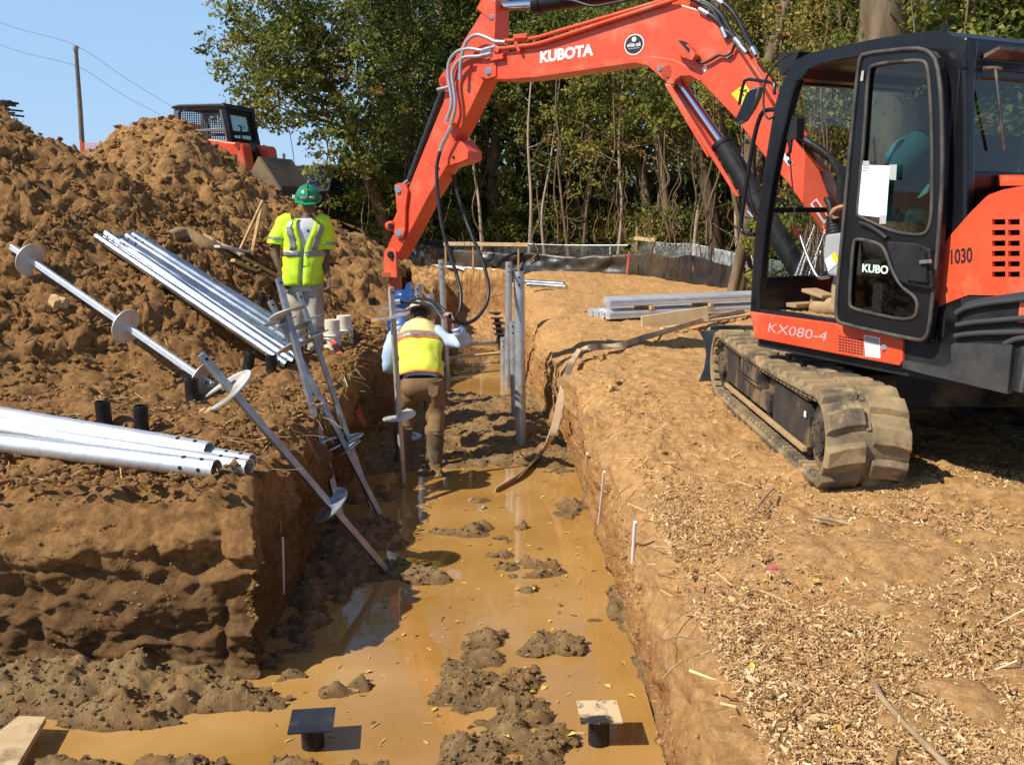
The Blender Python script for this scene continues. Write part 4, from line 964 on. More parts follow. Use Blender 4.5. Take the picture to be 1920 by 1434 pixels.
ec = MB(); zt, zb = 1.63, 1.0                                       # engine cover: side wall with vent slots, then the round tail
slots = []
for j, yy in enumerate((416, 436, 456, 475, 494.5, 514)):
    for (xa, xb) in ((1860, 1885), (1890, 1912)):
        d = (xa - 1885) * .02
        slots.append(cp([(xa, yy - 4.5 + .06 * (j - 2)), (xb, yy - 5), (xb, yy + 5.2), (xa, yy + 5.6)], -.005))
side = cp([(1748, 580), (1762, 472), (1782, 441), (1819, 399), (1850, 368), (1876, 358)], -.005) + [CP.w(-2.02, -.005, 1.655), CP.w(-2.02, -.005, 1.13)] + cp([(1816, 553), (1788, 563)], -.005)
plate(ec, side, slots, cN * .02); fixn(ec.build('engine_cover', ORANGE, EX))
ecb = [o for o in EX.children if o.name.startswith('engine_cover')][0]
t1 = MB(); n = 22; lo = [CP.w(-2.0, -.005, zb)] + arc(1.93, zb, -31, 62, n); hi = [CP.w(-2.0, -.005, 1.60)] + arc(1.93, 1.60, -31, 62, n); hi2 = [CP.w(-2.0, .0, 1.655)] + arc(1.90, 1.66, -31, 62, n); tp = [CP.w(-1.75, .1, 1.66)] + arc(1.4, 1.72, -31, 62, n); tpp = [CP.w(-1.6, .3, 1.66)] + arc(1.0, 1.72, -31, 62, n); m = n + 1
t1.add(lo + hi + hi2 + tp + tpp, [(k * m + i, k * m + i + 1, (k + 1) * m + i + 1, (k + 1) * m + i) for k in range(4) for i in range(m - 1)], True); fixn(t1.build('tail_cover', ORANGE, EX))
t2 = MB(); t2.prism(cp([(1852, 366), (1880, 356), (1900, 352)], .0) + [CP.w(-2.0, 0, 1.66), CP.w(-1.9, 0, 1.60)], cN * .6); t2.prism([CP.w(-1.5, 1.06, .84), CP.w(-.2, 1.06, .84), CP.w(-.15, 1.06, 1.2), CP.w(-.5, 1.06, 1.4), CP.w(-1.75, 1.06, 1.66), CP.w(-1.9, 1.06, .84)], cN * .75); fixn(t2.build('hood', ORANGE, EX, bevel=.02))
MB().prism(cp([(1850, 405), (1918, 400), (1918, 525), (1850, 525)], .09), cN * .02).build('vent_shade_sheet', BLACKM, ecb)  # dark sheet added to stand for the shade behind the vent slots
fit_text('unit_number', '1030', CP.px(1783, 496, -.006), CP.px(1823, 492, -.006), CP.px(1783, 468, -.006), DARKM, ecb, bold=.02, thick=.003)
cw = MB(); plate(cw, cp([(1690, 640), (1746, 640), (1750, 586), (1790, 566), (1816, 555)], .0) + [CP.w(-2.02, 0, 1.125), CP.w(-2.02, 0, .66)] + cp([(1780, 712), (1690, 688)], .0), [], cN * .3)
k = len(arc(1.95, 0, -31, 62, 22)); ring = [[CP.w(-2.02, 0, z)] + arc(1.955, z, -31, 62, 22) for z in (.66, 1.125)]; inn = [[CP.w(-1.9, .2, z)] + arc(1.4, z, -31, 62, 22) for z in (.66, 1.125)]; m = k + 1
cw.add(ring[0] + ring[1] + inn[1] + inn[0], [(q * m + i, q * m + i + 1, ((q + 1) % 4) * m + i + 1, ((q + 1) % 4) * m + i) for q in range(4) for i in range(m - 1)], True)
W_ = fixn(cw.build('counterweight', BLACKM, EX))
b2 = MB(); plate(b2, cp([(1783, 646), (1790, 643), (1850, 645)], -.03) + [CP.w(-2.0, -.03, .89), CP.w(-2.0, -.03, .645)] + cp([(1783, 713), (1740, 703), (1692, 690), (1692, 676), (1770, 690), (1783, 680)], -.03), [], cN * .032); fixn(b2.build('bumper', mat('scuffed_black', (.03, .03, .031), .55, c2=(.055, .053, .05), nscale=7), W_, bevel=.008))
lv = MB()
for (pts) in ([(1793, 588), (1810, 578), (1850, 569), (1925, 560)], [(1794, 610), (1830, 604), (1925, 596)], [(1791, 630), (1830, 625), (1925, 622)], [(1884, 645), (1905, 636), (1925, 633)]):
    q = catmull(cp(pts, -.02), 4); lv.tube(q, .016, 6)
lv.prism(cp([(1792, 585), (1812, 566), (1850, 557), (1925, 546), (1925, 556), (1850, 567), (1812, 577)], -.03), cN * .03)
fixn(lv.build('louvre', mat('grey_black_plastic', (.05, .05, .052), .42), W_))

# --- cab
OUT = [(1404, 599), (1413, 440), (1432, 310), (1450, 197), (1466, 150), (1492, 109), (1613, 81), (1746, 60), (1782, 67), (1803, 96), (1812, 140), (1812, 400), (1800, 656)]
INN = [(1421, 578), (1431, 440), (1452, 310), (1479, 200), (1492, 156), (1516, 126), (1613, 107), (1730, 92), (1752, 100), (1766, 120), (1772, 160), (1772, 400), (1764, 628)]
def rnd(pts, k=1):
    for _ in range(k):
        q = []
        for i in range(len(pts)): a, b = pts[i], pts[(i + 1) % len(pts)]; q += [(a[0] * .78 + b[0] * .22, a[1] * .78 + b[1] * .22), (a[0] * .22 + b[0] * .78, a[1] * .22 + b[1] * .78)]
        pts = q
    return pts
OUT = [(1412, 600), (1404, 599), (1405, 588)] + OUT[1:-1] + [(1805, 645), (1800, 656), (1790, 655)]; INN = [(1430, 579), (1421, 578), (1422, 570)] + INN[1:-1] + [(1766, 618), (1764, 628), (1755, 626)]
OUT, INN = rnd(OUT, 2), rnd(INN, 2)
cabm = MB(); cabm.ring(cp(OUT), cp(INN), cN * .07); cabm.ring(cp(OUT, .93), cp(INN, .93), cN * .07)
roofo = [(1470, 147), (1492, 106), (1613, 78), (1746, 56), (1784, 62), (1806, 92), (1812, 135), (1770, 120), (1750, 98), (1613, 104), (1520, 124), (1497, 155)]
CAB = fixn(cabm.build('cab_frame', BLACK, EX, bevel=.018, segs=3))
rf = MB(); roofo = rnd(roofo, 1); plate(rf, cp(roofo, -.004), [], cN * 1.008); fixn(rf.build('roof', BLACK, CAB, bevel=.035, segs=3))
fr = MB()                                                            # front face: windscreen bars
bl_, br_ = CP.px(1440, 394, .03), CP.px(1440, 394, .03) + cN * .94; fr.bar(bl_, br_, .05, .035); fr.build('windscreen_bar', BLACK, CAB, bevel=.006); fr = MB()
a = CP.px(1415, 560, .0); fr.prism([CP.px(1409, 590, .0), CP.px(1414, 520, 0), CP.px(1424, 520, 0), CP.px(1424, 590, 0)], cN * 1.0)
fixn(fr.build('front_panel', BLACK, CAB, bevel=.006)); fr = MB(); fr.bar(CP.px(1484, 150, .03), CP.px(1484, 150, .03) + cN * .94, .06, .06)
fixn(fr.build('windscreen_bar', BLACK, CAB, bevel=.006))
g = MB(); g.add([CP.px(1432, 400, .05), CP.px(1417, 540, .05), CP.px(1417, 540, .05) + cN * .9, CP.px(1432, 400, .05) + cN * .9], [(0, 1, 2, 3)]); g.build('windscreen', GLASSC, CAB)
g = MB(); g.add(cp(INN, .95), [tuple(range(len(INN)))]); g.build('side_glass', GLASSC, CAB)
rr = MB(); rw = lambda r, z, f=-1.56: CP.w(f, r, z)                   # rear wall and window
plate(rr, [rw(.0, .84), rw(1.0, .84), rw(1.0, 2.40), rw(.0, 2.40)], [[rw(.09, 1.78), rw(.09, 2.16), rw(.13, 2.2), rw(.87, 2.2), rw(.91, 2.16), rw(.91, 1.78), rw(.87, 1.74), rw(.13, 1.74)]], cF * .07)
rr.tube([rw(.05, .84, -1.52), rw(.05, 2.38, -1.52)], .055, 12); fixn(rr.build('rear_wall', BLACK, CAB, bevel=.015))
g = MB(); g.add([rw(.08, 1.73, -1.545), rw(.92, 1.73, -1.545), rw(.92, 2.21, -1.545), rw(.08, 2.21, -1.545)], [(0, 1, 2, 3)]); g.build('rear_glass', GLASSD, CAB)
hd = MB(); hd.prism([rw(.12, 2.30, -1.57), rw(.5, 2.30, -1.57), rw(.5, 2.33, -1.66), rw(.12, 2.33, -1.66)], (0, 0, .02)); hd.tube([rw(.15, 2.25, -1.57), rw(.15, 2.25, -1.62), rw(.3, 1.85, -1.60)], .008, 6); hd.tube([rw(.12, 2.25, -1.57), rw(.2, 2.25, -1.62)], .012, 6); fixn(hd.build('rear_wiper', DUSTY, CAB))
MB().tube([CP.w(-1.38, .04, 2.42), CP.w(-1.38, .04, 2.49)], .018, 10).build('antenna_mount', BLACK, CAB)
# floor, pedals, seat, consoles, levers
fl = MB(); fl.prism([CP.w(-.03, .03, .80), CP.w(-1.5, .03, .80), CP.w(-1.5, .97, .80), CP.w(-.03, .97, .80)], (0, 0, .055)); fixn(fl.build('floor', BLACKM, CAB))
fm = MB()
for i in range(16):
    for j in range(10):
        q = CP.w(-.10 - i * .045, .09 + j * .05 + (.025 if i % 2 else 0), .86); fm.box(q, (.035, .02, .008), cF, cN)
fm.prism([CP.w(-.05, .06, .8555), CP.w(-.9, .06, .8555), CP.w(-.9, .75, .8555), CP.w(-.05, .75, .8555)], (0, 0, .003)); fixn(fm.build('floor_mat', DUST, CAB))
pd = MB(); q = CP.w(-.28, .33, .99); pd.box(q, (.2, .13, .025), (cF + Vector((0, 0, .15))), cN); pd.bar(CP.w(-.24, .33, .86), CP.w(-.24, .33, .98), .03, .05); pd.bar(CP.w(-.14, .22, .9), CP.w(-.14, .42, .9), .1, .03); fixn(pd.build('pedal', DUST, CAB, bevel=.006))
co = MB(); plate(co, cp([(1548, 440), (1578, 436), (1582, 520), (1552, 516), (1543, 480)], .12), [], cN * .16); CON = fixn(co.build('console', GREYP, CAB, bevel=.012))
MB().prism(cp([(1546, 487), (1565, 474), (1572, 492), (1554, 509)], .118), cN * -.002).build('console_notice', WHITE, CON); MB().prism(cp([(1558, 477), (1566, 473), (1573, 489), (1566, 494)], .116), cN * -.002).build('console_sticker', YELLOW, CON)
bo = MB(); A, B_ = CP.px(1566, 440, .2), CP.px(1559, 404, .2)
for i in range(6): bo.tube([A.lerp(B_, i / 6), A.lerp(B_, (i + .55) / 6), A.lerp(B_, (i + 1) / 6)], [.052 - i * .004, .058 - i * .004, .048 - i * .004], 14)
bo.tube([B_, CP.px(1556, 385, .2), CP.px(1551, 374, .2), CP.px(1547, 373, .2)], [.022, .02, .022, .014], 10); bo.build('joystick', BLACKM, CAB)
lv = MB(); lv.tube(catmull(cp([(1497, 430), (1507, 462), (1522, 500), (1535, 520), (1556, 519)], .3), 4), .011, 8); LV = lv.build('lever', STEELF, CAB)
MB().tube(cp([(1491, 425), (1499, 442)], .3), .022, 10).build('lever_knob', mat('red_knob', (.75, .07, .03), .4), LV)
se = MB(); se.box(CP.w(-.95, .5, 1.18), (.5, .5, .12), cF, cN); se.prism([CP.w(-1.12, .26, 1.2), CP.w(-1.25, .26, 1.95), CP.w(-1.37, .26, 1.95), CP.w(-1.3, .26, 1.2)], cN * .48); se.box(CP.w(-.95, .5, 1.0), (.4, .4, .26), cF, cN); fixn(se.build('seat', mat('seat_cloth', (.02, .02, .022), .85), CAB, bevel=.04, segs=3))
# sliding door pushed back along the cab
DOOR = [(1611, 108), (1618, 97), (1717, 86), (1742, 92), (1758, 112), (1767, 180), (1769, 321), (1762, 444), (1752, 540), (1743, 625), (1733, 642), (1715, 641), (1575, 611), (1566, 600), (1567, 557), (1582, 400), (1594, 265), (1605, 152)]
HU = [(1636, 121), (1728, 112), (1741, 124), (1748, 240), (1748, 400), (1741, 432), (1728, 442), (1678, 436), (1633, 416), (1609, 405), (1608, 395), (1620, 265), (1628, 135)]
HL = [(1607, 447), (1650, 457), (1661, 472), (1672, 506), (1689, 537), (1723, 562), (1715, 605), (1598, 580), (1592, 568), (1600, 455)]
DOOR, HU, HL = rnd(DOOR, 1), rnd(HU, 2), rnd(HL, 2)
dm = MB(); plate(dm, cp(DOOR, -.085), [cp(HU, -.085), cp(HL, -.085)], cN * .045); DO = fixn(dm.build('door', BLACK, EX, bevel=.012, segs=3))
def grow_(pts, k):
    cx_ = sum(p[0] for p in pts) / len(pts); cy_ = sum(p[1] for p in pts) / len(pts); return [(cx_ + (x - cx_) * k, cy_ + (y - cy_) * k) for x, y in pts]
seal = MB()
for H, kk in ((HU, 1.0), (HL, 1.0)):
    q = cp(H, -.085); seal.tube(q + [q[0], q[1]], .011, 6)
q = cp(grow_(DOOR, .985), -.09); seal.tube(q + [q[0], q[1]], .012, 6); seal.build('door_seal', mat('rubber_seal', (.03, .03, .03), .6, c2=(.09, .075, .055), nscale=8), DO)
g = MB(); g.add(cp(grow_(HU, 1.02), -.07), [tuple(range(len(HU)))]); g.add(cp(grow_(HL, 1.02), -.07), [tuple(range(len(HL)))]); g.build('door_glass', GLASS, DO)
lb = MB(); plate(lb, cp([(1661, 453), (1712, 456), (1743, 467), (1748, 540), (1731, 540), (1703, 534), (1684, 526), (1670, 484)], -.125), [], cN * .045); LB = fixn(lb.build('latch_cover', BLACKM, DO, bevel=.012, segs=2))
l2 = MB(); l2.prism(cp([(1693, 470), (1733, 474), (1738, 530), (1698, 524)], -.145), cN * .022)
for (x, y) in ((1676, 462), (1725, 463), (1681, 512), (1715, 528)): l2.tube([CP.px(x, y, -.122), CP.px(x, y, -.132)], .01, 8)
fixn(l2.build('latch_plate', BLACKM, LB, bevel=.006)); MB().bar(CP.px(1725, 492, -.155), CP.px(1746, 490, -.155), .016, .02).build('latch_pin', STEELF, LB, bevel=.003)
gh = MB(); gh.tube(catmull(cp([(1612, 418), (1630, 424), (1652, 438), (1662, 447)], -.10), 4), .013, 8); gh.build('grab_handle', BLACKM, DO)
MB().prism(cp([(1614, 309), (1669, 311), (1662, 409), (1606, 403)], -.089), cN * -.0015).build('paper_sheet', WHITE, DO)
TAPE = mat('tape', (.42, .42, .42), .4)
for q_, f_ in (([(1618, 302), (1630, 302), (1630, 312), (1618, 312)], -.092), ([(1668, 309), (1682, 309), (1680, 338), (1668, 337)], -.092), ([(1650, 404), (1662, 404), (1661, 420), (1649, 420)], -.092), ([(1616, 133), (1620, 133), (1618, 152), (1613, 152)], -.098)): MB().prism(cp(q_, f_), cN * -.001).build('tape', TAPE, DO)
MB().prism(cp([(1618, 314), (1629, 314.4), (1629, 317), (1618, 316.6)], -.0908), cN * -.0005).prism(cp([(1617, 319), (1626, 319.4), (1626, 322), (1617, 321.6)], -.0908), cN * -.0005).build('paper_print', GREYP, DO)
fit_text('door_lettering', 'KUBO', CP.px(1616.5, 510, -.078), CP.px(1665, 514.5, -.078), CP.px(1617.5, 494.5, -.078), mat('pale_green_white', (.62, .78, .62), .5), DO, bold=.03, thick=.002)
MB().prism(cp([(1719, 372), (1740, 345), (1743, 348), (1738, 362), (1726, 370)], .2), cN * .01).build('hang_tag', mat('green_tag', (.25, .62, .45), .5), CAB)
# mirror, rails, lamp box on the front corner
mi = MB(); mp_ = [(1423, 162), (1418, 182), (1408, 204), (1392, 228), (1378, 235), (1375, 231), (1386, 208), (1399, 175), (1408, 166)]
plate(mi, cp(mp_, -.02), [], cN * .05); MI = fixn(mi.build('mirror', mat('mirror_back', (.16, .15, .14), .5), EX, bevel=.01)); MB().prism(cp(grow_(mp_, .88), -.02), cN * -.003).build('mirror_glass', mat('mirror_face', (.06, .06, .06), .08, 1.), MI)
MB().tube(cp([(1386, 197), (1392, 165), (1396, 152), (1404, 149), (1440, 154), (1452, 158), (1452, 178)], .0), .011, 8).build('mirror_arm', BLACK, EX)
MB().tube(catmull(cp([(1455, 206), (1438, 207), (1427, 216), (1416, 250), (1405, 310), (1396, 370), (1390, 415), (1391, 432), (1400, 439), (1416, 440)], .02), 3), .015, 8).build('grab_rail', BLACK, EX)
MB().tube(catmull(cp([(1497, 100), (1480, 102), (1458, 118), (1438, 145), (1432, 180), (1433, 210), (1441, 223), (1449, 220)], -.01), 4), .007, 6).build('cab_cable', HOSE, EX)
lb2 = MB(); lb2.prism(cp([(1458, 108), (1462, 98), (1500, 96), (1492, 112), (1475, 135), (1462, 142)], .1), cN * .22); fixn(lb2.build('front_lamp', BLACKM, EX, bevel=.01))
wm = MB(); wm.prism(cp([(1478, 222), (1484, 215), (1495, 222), (1493, 262), (1474, 262)], .04), cN * .06); wm.tube(cp([(1484, 260), (1481, 285), (1476, 292)], .06), .012, 6); wm.tube(cp([(1478, 262), (1486, 350), (1492, 420), (1497, 425)], .10), .005, 5); fixn(wm.build('wiper_motor', BLACKM, EX))

# --- boom, arm, cylinders
BOOM = [(893, 131), (896, 120), (908, 112), (935, 103), (1000, 85), (1100, 54), (1180, 27), (1246, 9), (1276, 8), (1303, 16), (1333, 33), (1357, 57), (1380, 92), (1421, 153), (1462, 222), (1500, 275), (1536, 321), (1556, 375), (1580, 440), (1592, 480), (1565, 484), (1543, 436), (1478, 345), (1432, 292), (1377, 220), (1333, 174), (1311, 152), (1294, 142), (1276, 143), (1266, 150), (1263, 158), (1252, 158), (1237, 143), (1213, 123), (1190, 118), (1100, 131), (997, 146), (950, 150), (912, 149), (897, 142)]
bm_ = MB(); plate(bm_, bp_(BOOM), [], bN * .27); BOOMO = fixn(bm_.build('boom', ORANGE, EX, bevel=.012, segs=2))
sw = MB()                                                             # welded edge plates on the near face
seam = [(997, 137), (1100, 123), (1190, 109), (1225, 106), (1262, 112), (1295, 128), (1316, 150), (1311, 152), (1294, 142), (1276, 143), (1266, 150), (1263, 158), (1252, 158), (1237, 143), (1213, 123), (1190, 118), (1100, 131), (997, 146)]
plate(sw, bp_(seam, -.006), [], bN * .008); fixn(sw.build('doubling_plate', ORANGE, BOOMO, bevel=.003)); sw = MB(); plate(sw, bp_([(893, 131), (897, 120), (908, 115), (930, 118), (930, 143), (912, 148), (898, 142)], -.014), [], bN * .016); fixn(sw.build('doubling_plate', ORANGE, BOOMO, bevel=.003))
for (x, y, r1) in ((1253, 137, .058), (1253, 137, .034)): MB().tube([BP.px(x, y, -.006), BP.px(x, y, -.012 - (.008 if r1 < .05 else 0))], r1, 24, smooth=False).build('boss', ORANGE, BOOMO, bevel=.002)
def pin(x, y, r=.03, off=-.02, par=None, m=None):
    b = MB(); b.tube([BP.px(x, y, off + .015), BP.px(x, y, off - .012)], r, 18, smooth=False); b.tube([BP.px(x, y, off - .012), BP.px(x, y, off - .02)], r * .6, 6, smooth=False); b.build('pin', m or STEELF, par or BOOMO, bevel=.003)
pin(915, 133, .032); pin(1237, 128, .02, -.008)
fit_text('boom_lettering', 'KUBOTA', BP.px(1012.5, 119, -.0005), BP.px(1112.5, 104.5, -.0005), BP.px(1013, 97, -.0005), mat('white_letter', (.82, .82, .80), .45), BOOMO, bold=.045, thick=.004)
lo_ = MB(); C_ = BP.px(1189, 84, -.001); r_ = .083; up_ = Vector((0, 0, 1))
def ell(c, a, b, off, n=28): return [c + bF * (a * math.cos(2 * math.pi * i / n)) + up_ * (b * math.sin(2 * math.pi * i / n)) - bN * off for i in range(n)]
lo_.prism(ell(C_, .096, .084, .0), bN * -.0015); LG = fixn(lo_.build('round_sticker', WHITE, BOOMO)); MB().prism(ell(C_, .087, .075, .0015), bN * -.0012).build('sticker_field', mat('purple_black', (.025, .018, .022), .5), LG)
MB().prism(ell(C_ + up_ * .042, .022, .02, .0027), bN * -.001).build('acorn_mark', WHITE, LG); MB().prism([C_ + bF * a - bN * .0027 + up_ * b for a, b in ((.055, -.034), (-.055, -.034), (-.055, -.028), (.055, -.028))], bN * -.001).build('fine_print', GREYP, LG)
fit_text('sticker_lettering', 'white oak', C_ + bF * .068 - bN * .003 - up_ * .018, C_ - bF * .068 - bN * .003 - up_ * .018, C_ + bF * .068 - bN * .003 + up_ * .018, WHITE, LG, bold=.02, thick=.001)
def decal(nm, pts, m, off=-.001, par=None): return fixn(MB().prism(bp_(pts, off), bN * -.0015).build(nm, m, par or BOOMO))
yd = decal('warning_label', [(1371, 176), (1397, 157), (1420, 189), (1394, 203)], YELLOW)
b = MB()
for pts in ([(1392, 172), (1400, 167), (1401, 169), (1393, 174)], [(1388, 168), (1396, 180), (1394, 181), (1386, 169)], [(1397, 168), (1404, 178), (1402, 179), (1395, 169)]): b.prism(bp_(pts, -.003), bN * -.001)
fixn(b.build('label_mark', DARKM, yd))
w1 = decal('caution_label', [(1464, 293), (1471, 287), (1487, 305), (1480, 312)], WHITE); decal('caution_mark', [(1475, 303), (1481, 298), (1486, 305), (1480, 310)], DARKM, -.003, w1)
w2 = decal('caution_label', [(1519, 383), (1531, 372), (1556, 410), (1545, 420)], WHITE); decal('caution_mark', [(1523, 382), (1530, 376), (1539, 389), (1532, 394)], REDM, -.003, w2); decal('caution_mark', [(1536, 399), (1543, 394), (1552, 408), (1545, 413)], REDM, -.003, w2)
decal('caution_label', [(1316, 130), (1322, 123), (1327, 127), (1321, 136)], WHITE)
# work lamp on the boom
wl_ = MB(); plate(wl_, bp_([(1259, 87), (1270, 73), (1291, 87), (1303, 103), (1298, 114), (1277, 107)], -.10), [], bN * .11); WLO = fixn(wl_.build('lamp_housing', ORANGE, BOOMO, bevel=.006)); MB().prism(bp_([(1271, 76), (1279, 77), (1293, 92), (1291, 99)], -.105), bN * .08).build('lamp', BLACKM, WLO)
MB().tube(catmull(bp_([(1301, 110), (1316, 119), (1332, 113), (1348, 104), (1362, 105), (1372, 98), (1378, 84), (1386, 81), (1396, 85)], -.03), 4), .012, 6).build('lamp_cable', HOSE, BOOMO)
MB().bar(BP.px(1362, 108, -.02), BP.px(1372, 100, -.02), .03, .03).build('cable_clip', STEELF, BOOMO, bevel=.003)
# arm
ARM = [(903, -4), (905, 4), (897, 12), (892, 17), (902, 24), (893, 40), (870, 75), (850, 115), (829, 138), (822, 149), (824, 160), (834, 168), (832, 190), (800, 268), (767, 350), (745, 420), (726, 464), (721, 474), (727, 486), (740, 487), (750, 470), (775, 423), (803, 369), (827, 330), (836, 314), (850, 310), (866, 305), (879, 300), (879, 284), (862, 262), (850, 266), (857, 253), (880, 208), (908, 150), (922, 130), (929, 100), (929, 40), (930, 0), (922, -10)]
am = MB(); plate(am, bp_(ARM, .04), [], bN * .21); ARMO = fixn(am.build('arm', ORANGE, EX, bevel=.01, segs=2))
ap = MB(); plate(ap, bp_([(903, -2), (893, 17), (903, 24), (921, 39), (927, 73), (929, 36), (929, 0), (918, -8)], .02), [], bN * .022); fixn(ap.build('doubling_plate', ORANGE, ARMO, bevel=.003)); ap = MB(); plate(ap, bp_([(829, 138), (822, 150), (824, 160), (834, 168), (848, 160), (862, 120), (850, 115)], .028), [], bN * .014); fixn(ap.build('doubling_plate', ORANGE, ARMO, bevel=.003)); ap = MB(); plate(ap, bp_([(836, 314), (850, 308), (866, 303), (877, 298), (877, 285), (862, 266), (852, 274)], .028), [], bN * .014); fixn(ap.build('doubling_plate', ORANGE, ARMO, bevel=.003))
pin(922, 32, .022, .02, ARMO); pin(832, 153, .045, .03, ARMO, ORANGE); pin(850, 295, .014, .03, ARMO, DARKM); pin(735, 476, .03, .03, ARMO)
pb = MB(); pb.tube(bp_([(821, 169), (845, 163)], -.01), .022, 10); pb.build('pipe_joint', STEELF, ARMO)
def cyl(nm, a, b_, r, m, par=EX, n=20): return MB().tube([a, b_], r, n, smooth=True).build(nm, m, par)
# bucket cylinder + linkage
bc = MB(); A, B_ = BP.px(833, 165, .13), BP.px(768, 338, .13); N_ = 44
bc.tube([A.lerp(B_, i / N_) for i in range(N_ + 1)], [.036 + (.002 if i % 2 else 0) for i in range(N_ + 1)], 14); BC = bc.build('bucket_cylinder', HOSE, EX); cyl('rod', B_, BP.px(750, 352, .13), .026, CHROME, BC)
lk = MB(); plate(lk, bp_([(739, 347), (748, 343), (760, 347), (764, 357), (760, 390), (759, 432), (754, 447), (746, 449), (739, 443), (738, 432), (744, 400), (741, 360)], .0), [], bN * .03); plate(lk, bp_([(739, 347), (748, 343), (760, 347), (764, 357), (760, 390), (759, 432), (754, 447), (746, 449), (739, 443), (738, 432), (744, 400), (741, 360)], .27), [], bN * .03)
lk.tube(bp_([(728, 424), (739, 424)], .1), .05, 14); lk.bar(BP.px(733, 424, .0), BP.px(733, 424, .26), .08, .06); plate(lk, bp_([(727, 415), (737, 414), (745, 395), (746, 425), (738, 435), (728, 433)], .1), [], bN * .08)
LK = fixn(lk.build('bucket_link', ORANGE, EX, bevel=.006)); pin(746, 355, .036, -.012, LK); pin(747, 437, .036, -.012, LK); pin(733, 424, .032, -.01, LK, DARKM)
# boom cylinder with its rod guard
A, M1, B_ = BP.px(1262, 140, .13), BP.px(1352, 266, .13), BP.px(1506, 520, .13); bcy = cyl('boom_cylinder', M1, B_, .082, BLACKM); cyl('rod', A, M1.lerp(B_, .02), .042, CHROME, bcy)
e = MB(); e.tube([M1.lerp(B_, .0), M1.lerp(B_, .012), M1.lerp(B_, .03)], [.088, .092, .088], 20); e.tube([M1.lerp(B_, .40), M1.lerp(B_, .41)], .086, 20); e.tube(catmull(bp_([(1372, 280), (1395, 320), (1412, 395), (1422, 410)], .05), 4), .012, 6); e.build('cylinder_gland', BLACKM, bcy)
MB().tube(bp_([(1402, 396), (1412, 408)], .03), .016, 8).build('fitting', STEELF, bcy)
gd = MB(); plate(gd, bp_([(1246, 157), (1258, 160), (1300, 228), (1346, 300), (1386, 368), (1379, 368), (1330, 290)], .0), [], bN * .02); plate(gd, bp_([(1290, 205), (1294, 205), (1345, 278), (1341, 282)], .22), [], bN * .02); plate(gd, bp_([(1246, 160), (1250, 160), (1330, 293), (1326, 295)], .02), [], bN * .2); fixn(gd.build('rod_guard', ORANGE, BOOMO, bevel=.003))
# arm cylinder over the boom
A, M1, B_ = BP.px(922, 14, .12), BP.px(1004, 9, .12), BP.px(1290, -28, .12); acy = cyl('arm_cylinder', M1, B_, .075, BLACK); cyl('rod', A, M1.lerp(B_, .03), .042, CHROME, acy)
e = MB(); e.tube([M1, M1.lerp(B_, .05)], .084, 20); e.build('cylinder_gland', BLACK, acy); MB().tube(catmull(bp_([(1045, -2), (1075, 2), (1110, 12), (1140, 8), (1200, -4)], .02), 4), .013, 6).build('cylinder_hose', HOSE, acy)
yk = MB(); plate(yk, bp_([(1260, 8), (1272, -40), (1310, -46), (1318, 24)], .05), [], bN * .03); plate(yk, bp_([(1260, 8), (1272, -40), (1310, -46), (1318, 24)], .2), [], bN * .03); fixn(yk.build('cylinder_bracket', ORANGE, BOOMO))
# steel pipes and hoses along boom and arm
for pts, m, r in (([(946, 77), (1000, 72), (1060, 55), (1207, 12), (1262, -4)], ORANGE, .017), ([(932, 92), (975, 87), (1017, 80), (1140, 40), (1258, 2), (1268, -2)], ORANGE, .019)): MB().tube(catmull(bp_(pts, -.035), 5), r, 8).build('hydraulic_pipe', m, BOOMO)
for a_, b2_, w_, h_ in ((BP.px(968, 80, -.04), BP.px(975, 98, -.03), .05, .03), (BP.px(925, 88, -.04), BP.px(938, 96, -.04), .05, .05), (BP.px(965, 70, -.04), BP.px(990, 68, -.04), .05, .04), (BP.px(922, 110, -.03), BP.px(945, 106, -.03), .04, .05)): fixn(MB().bar(a_, b2_, w_, h_).build('pipe_clamp', ORANGE, BOOMO, bevel=.005))
hoses = [[(948, 80), (930, 79), (910, 70), (893, 66), (878, 75), (869, 93), (864, 118), (862, 150)], [(930, 88), (905, 95), (880, 92), (857, 98), (843, 115), (840, 142), (846, 180), (846, 200), (837, 228)], [(922, 101), (900, 106), (872, 108), (856, 120), (848, 142), (853, 185), (852, 210), (846, 231)]]
for i, h in enumerate(hoses):
    ho = MB().tube(catmull(bp_(h, -.05), 6), .018, 10).build('braided_hose', BRAID, ARMO)
    q = bp_(h, -.05); MB().tube([q[0], q[0].lerp(q[1], .9)], .024, 8).build('fitting', STEELF, ho); MB().tube([q[-1], q[-1].lerp(q[-2], .35)], .022, 8).build('fitting', STEELF, ho)
cl = MB(); cl.bar(BP.px(833, 233, -.03), BP.px(851, 234, -.03), .07, .04); fixn(cl.build('hose_clamp', ORANGE_D, ARMO, bevel=.004)); MB().tube(catmull(bp_([(846, 236), (838, 255), (829, 272), (825, 284)], -.05), 5), [.02 + .003 * (i % 2) for i in range(16)], 10).build('hose_sleeve', STEELF, ARMO)
rib = [(802, 300), (804, 298), (824, 314), (822, 317)]; fixn(MB().prism(bp_(rib, .04), bN * -.02).build('hose_rib', ORANGE, ARMO))
decal('arm_label', [(880, 222), (899, 223), (897, 227), (879, 226)], mat('label_cream', (.7, .6, .4), .6), .03, ARMO) if False else None
ha = [BP.px(825, 284, -.06), BP.px(819, 315, -.07), D(821, 365, 9.55), D(829, 425, 9.5), D(843, 475, 9.45), D(855, 512, 9.4), D(864, 550, 9.3), D(862, 582, 9.2), D(853, 597, 9.12), D(846, 596, 9.1), D(825, 583, 9.2), D(800, 572, 9.45), D(770, 566, 9.7), D(748, 565, 9.8)]
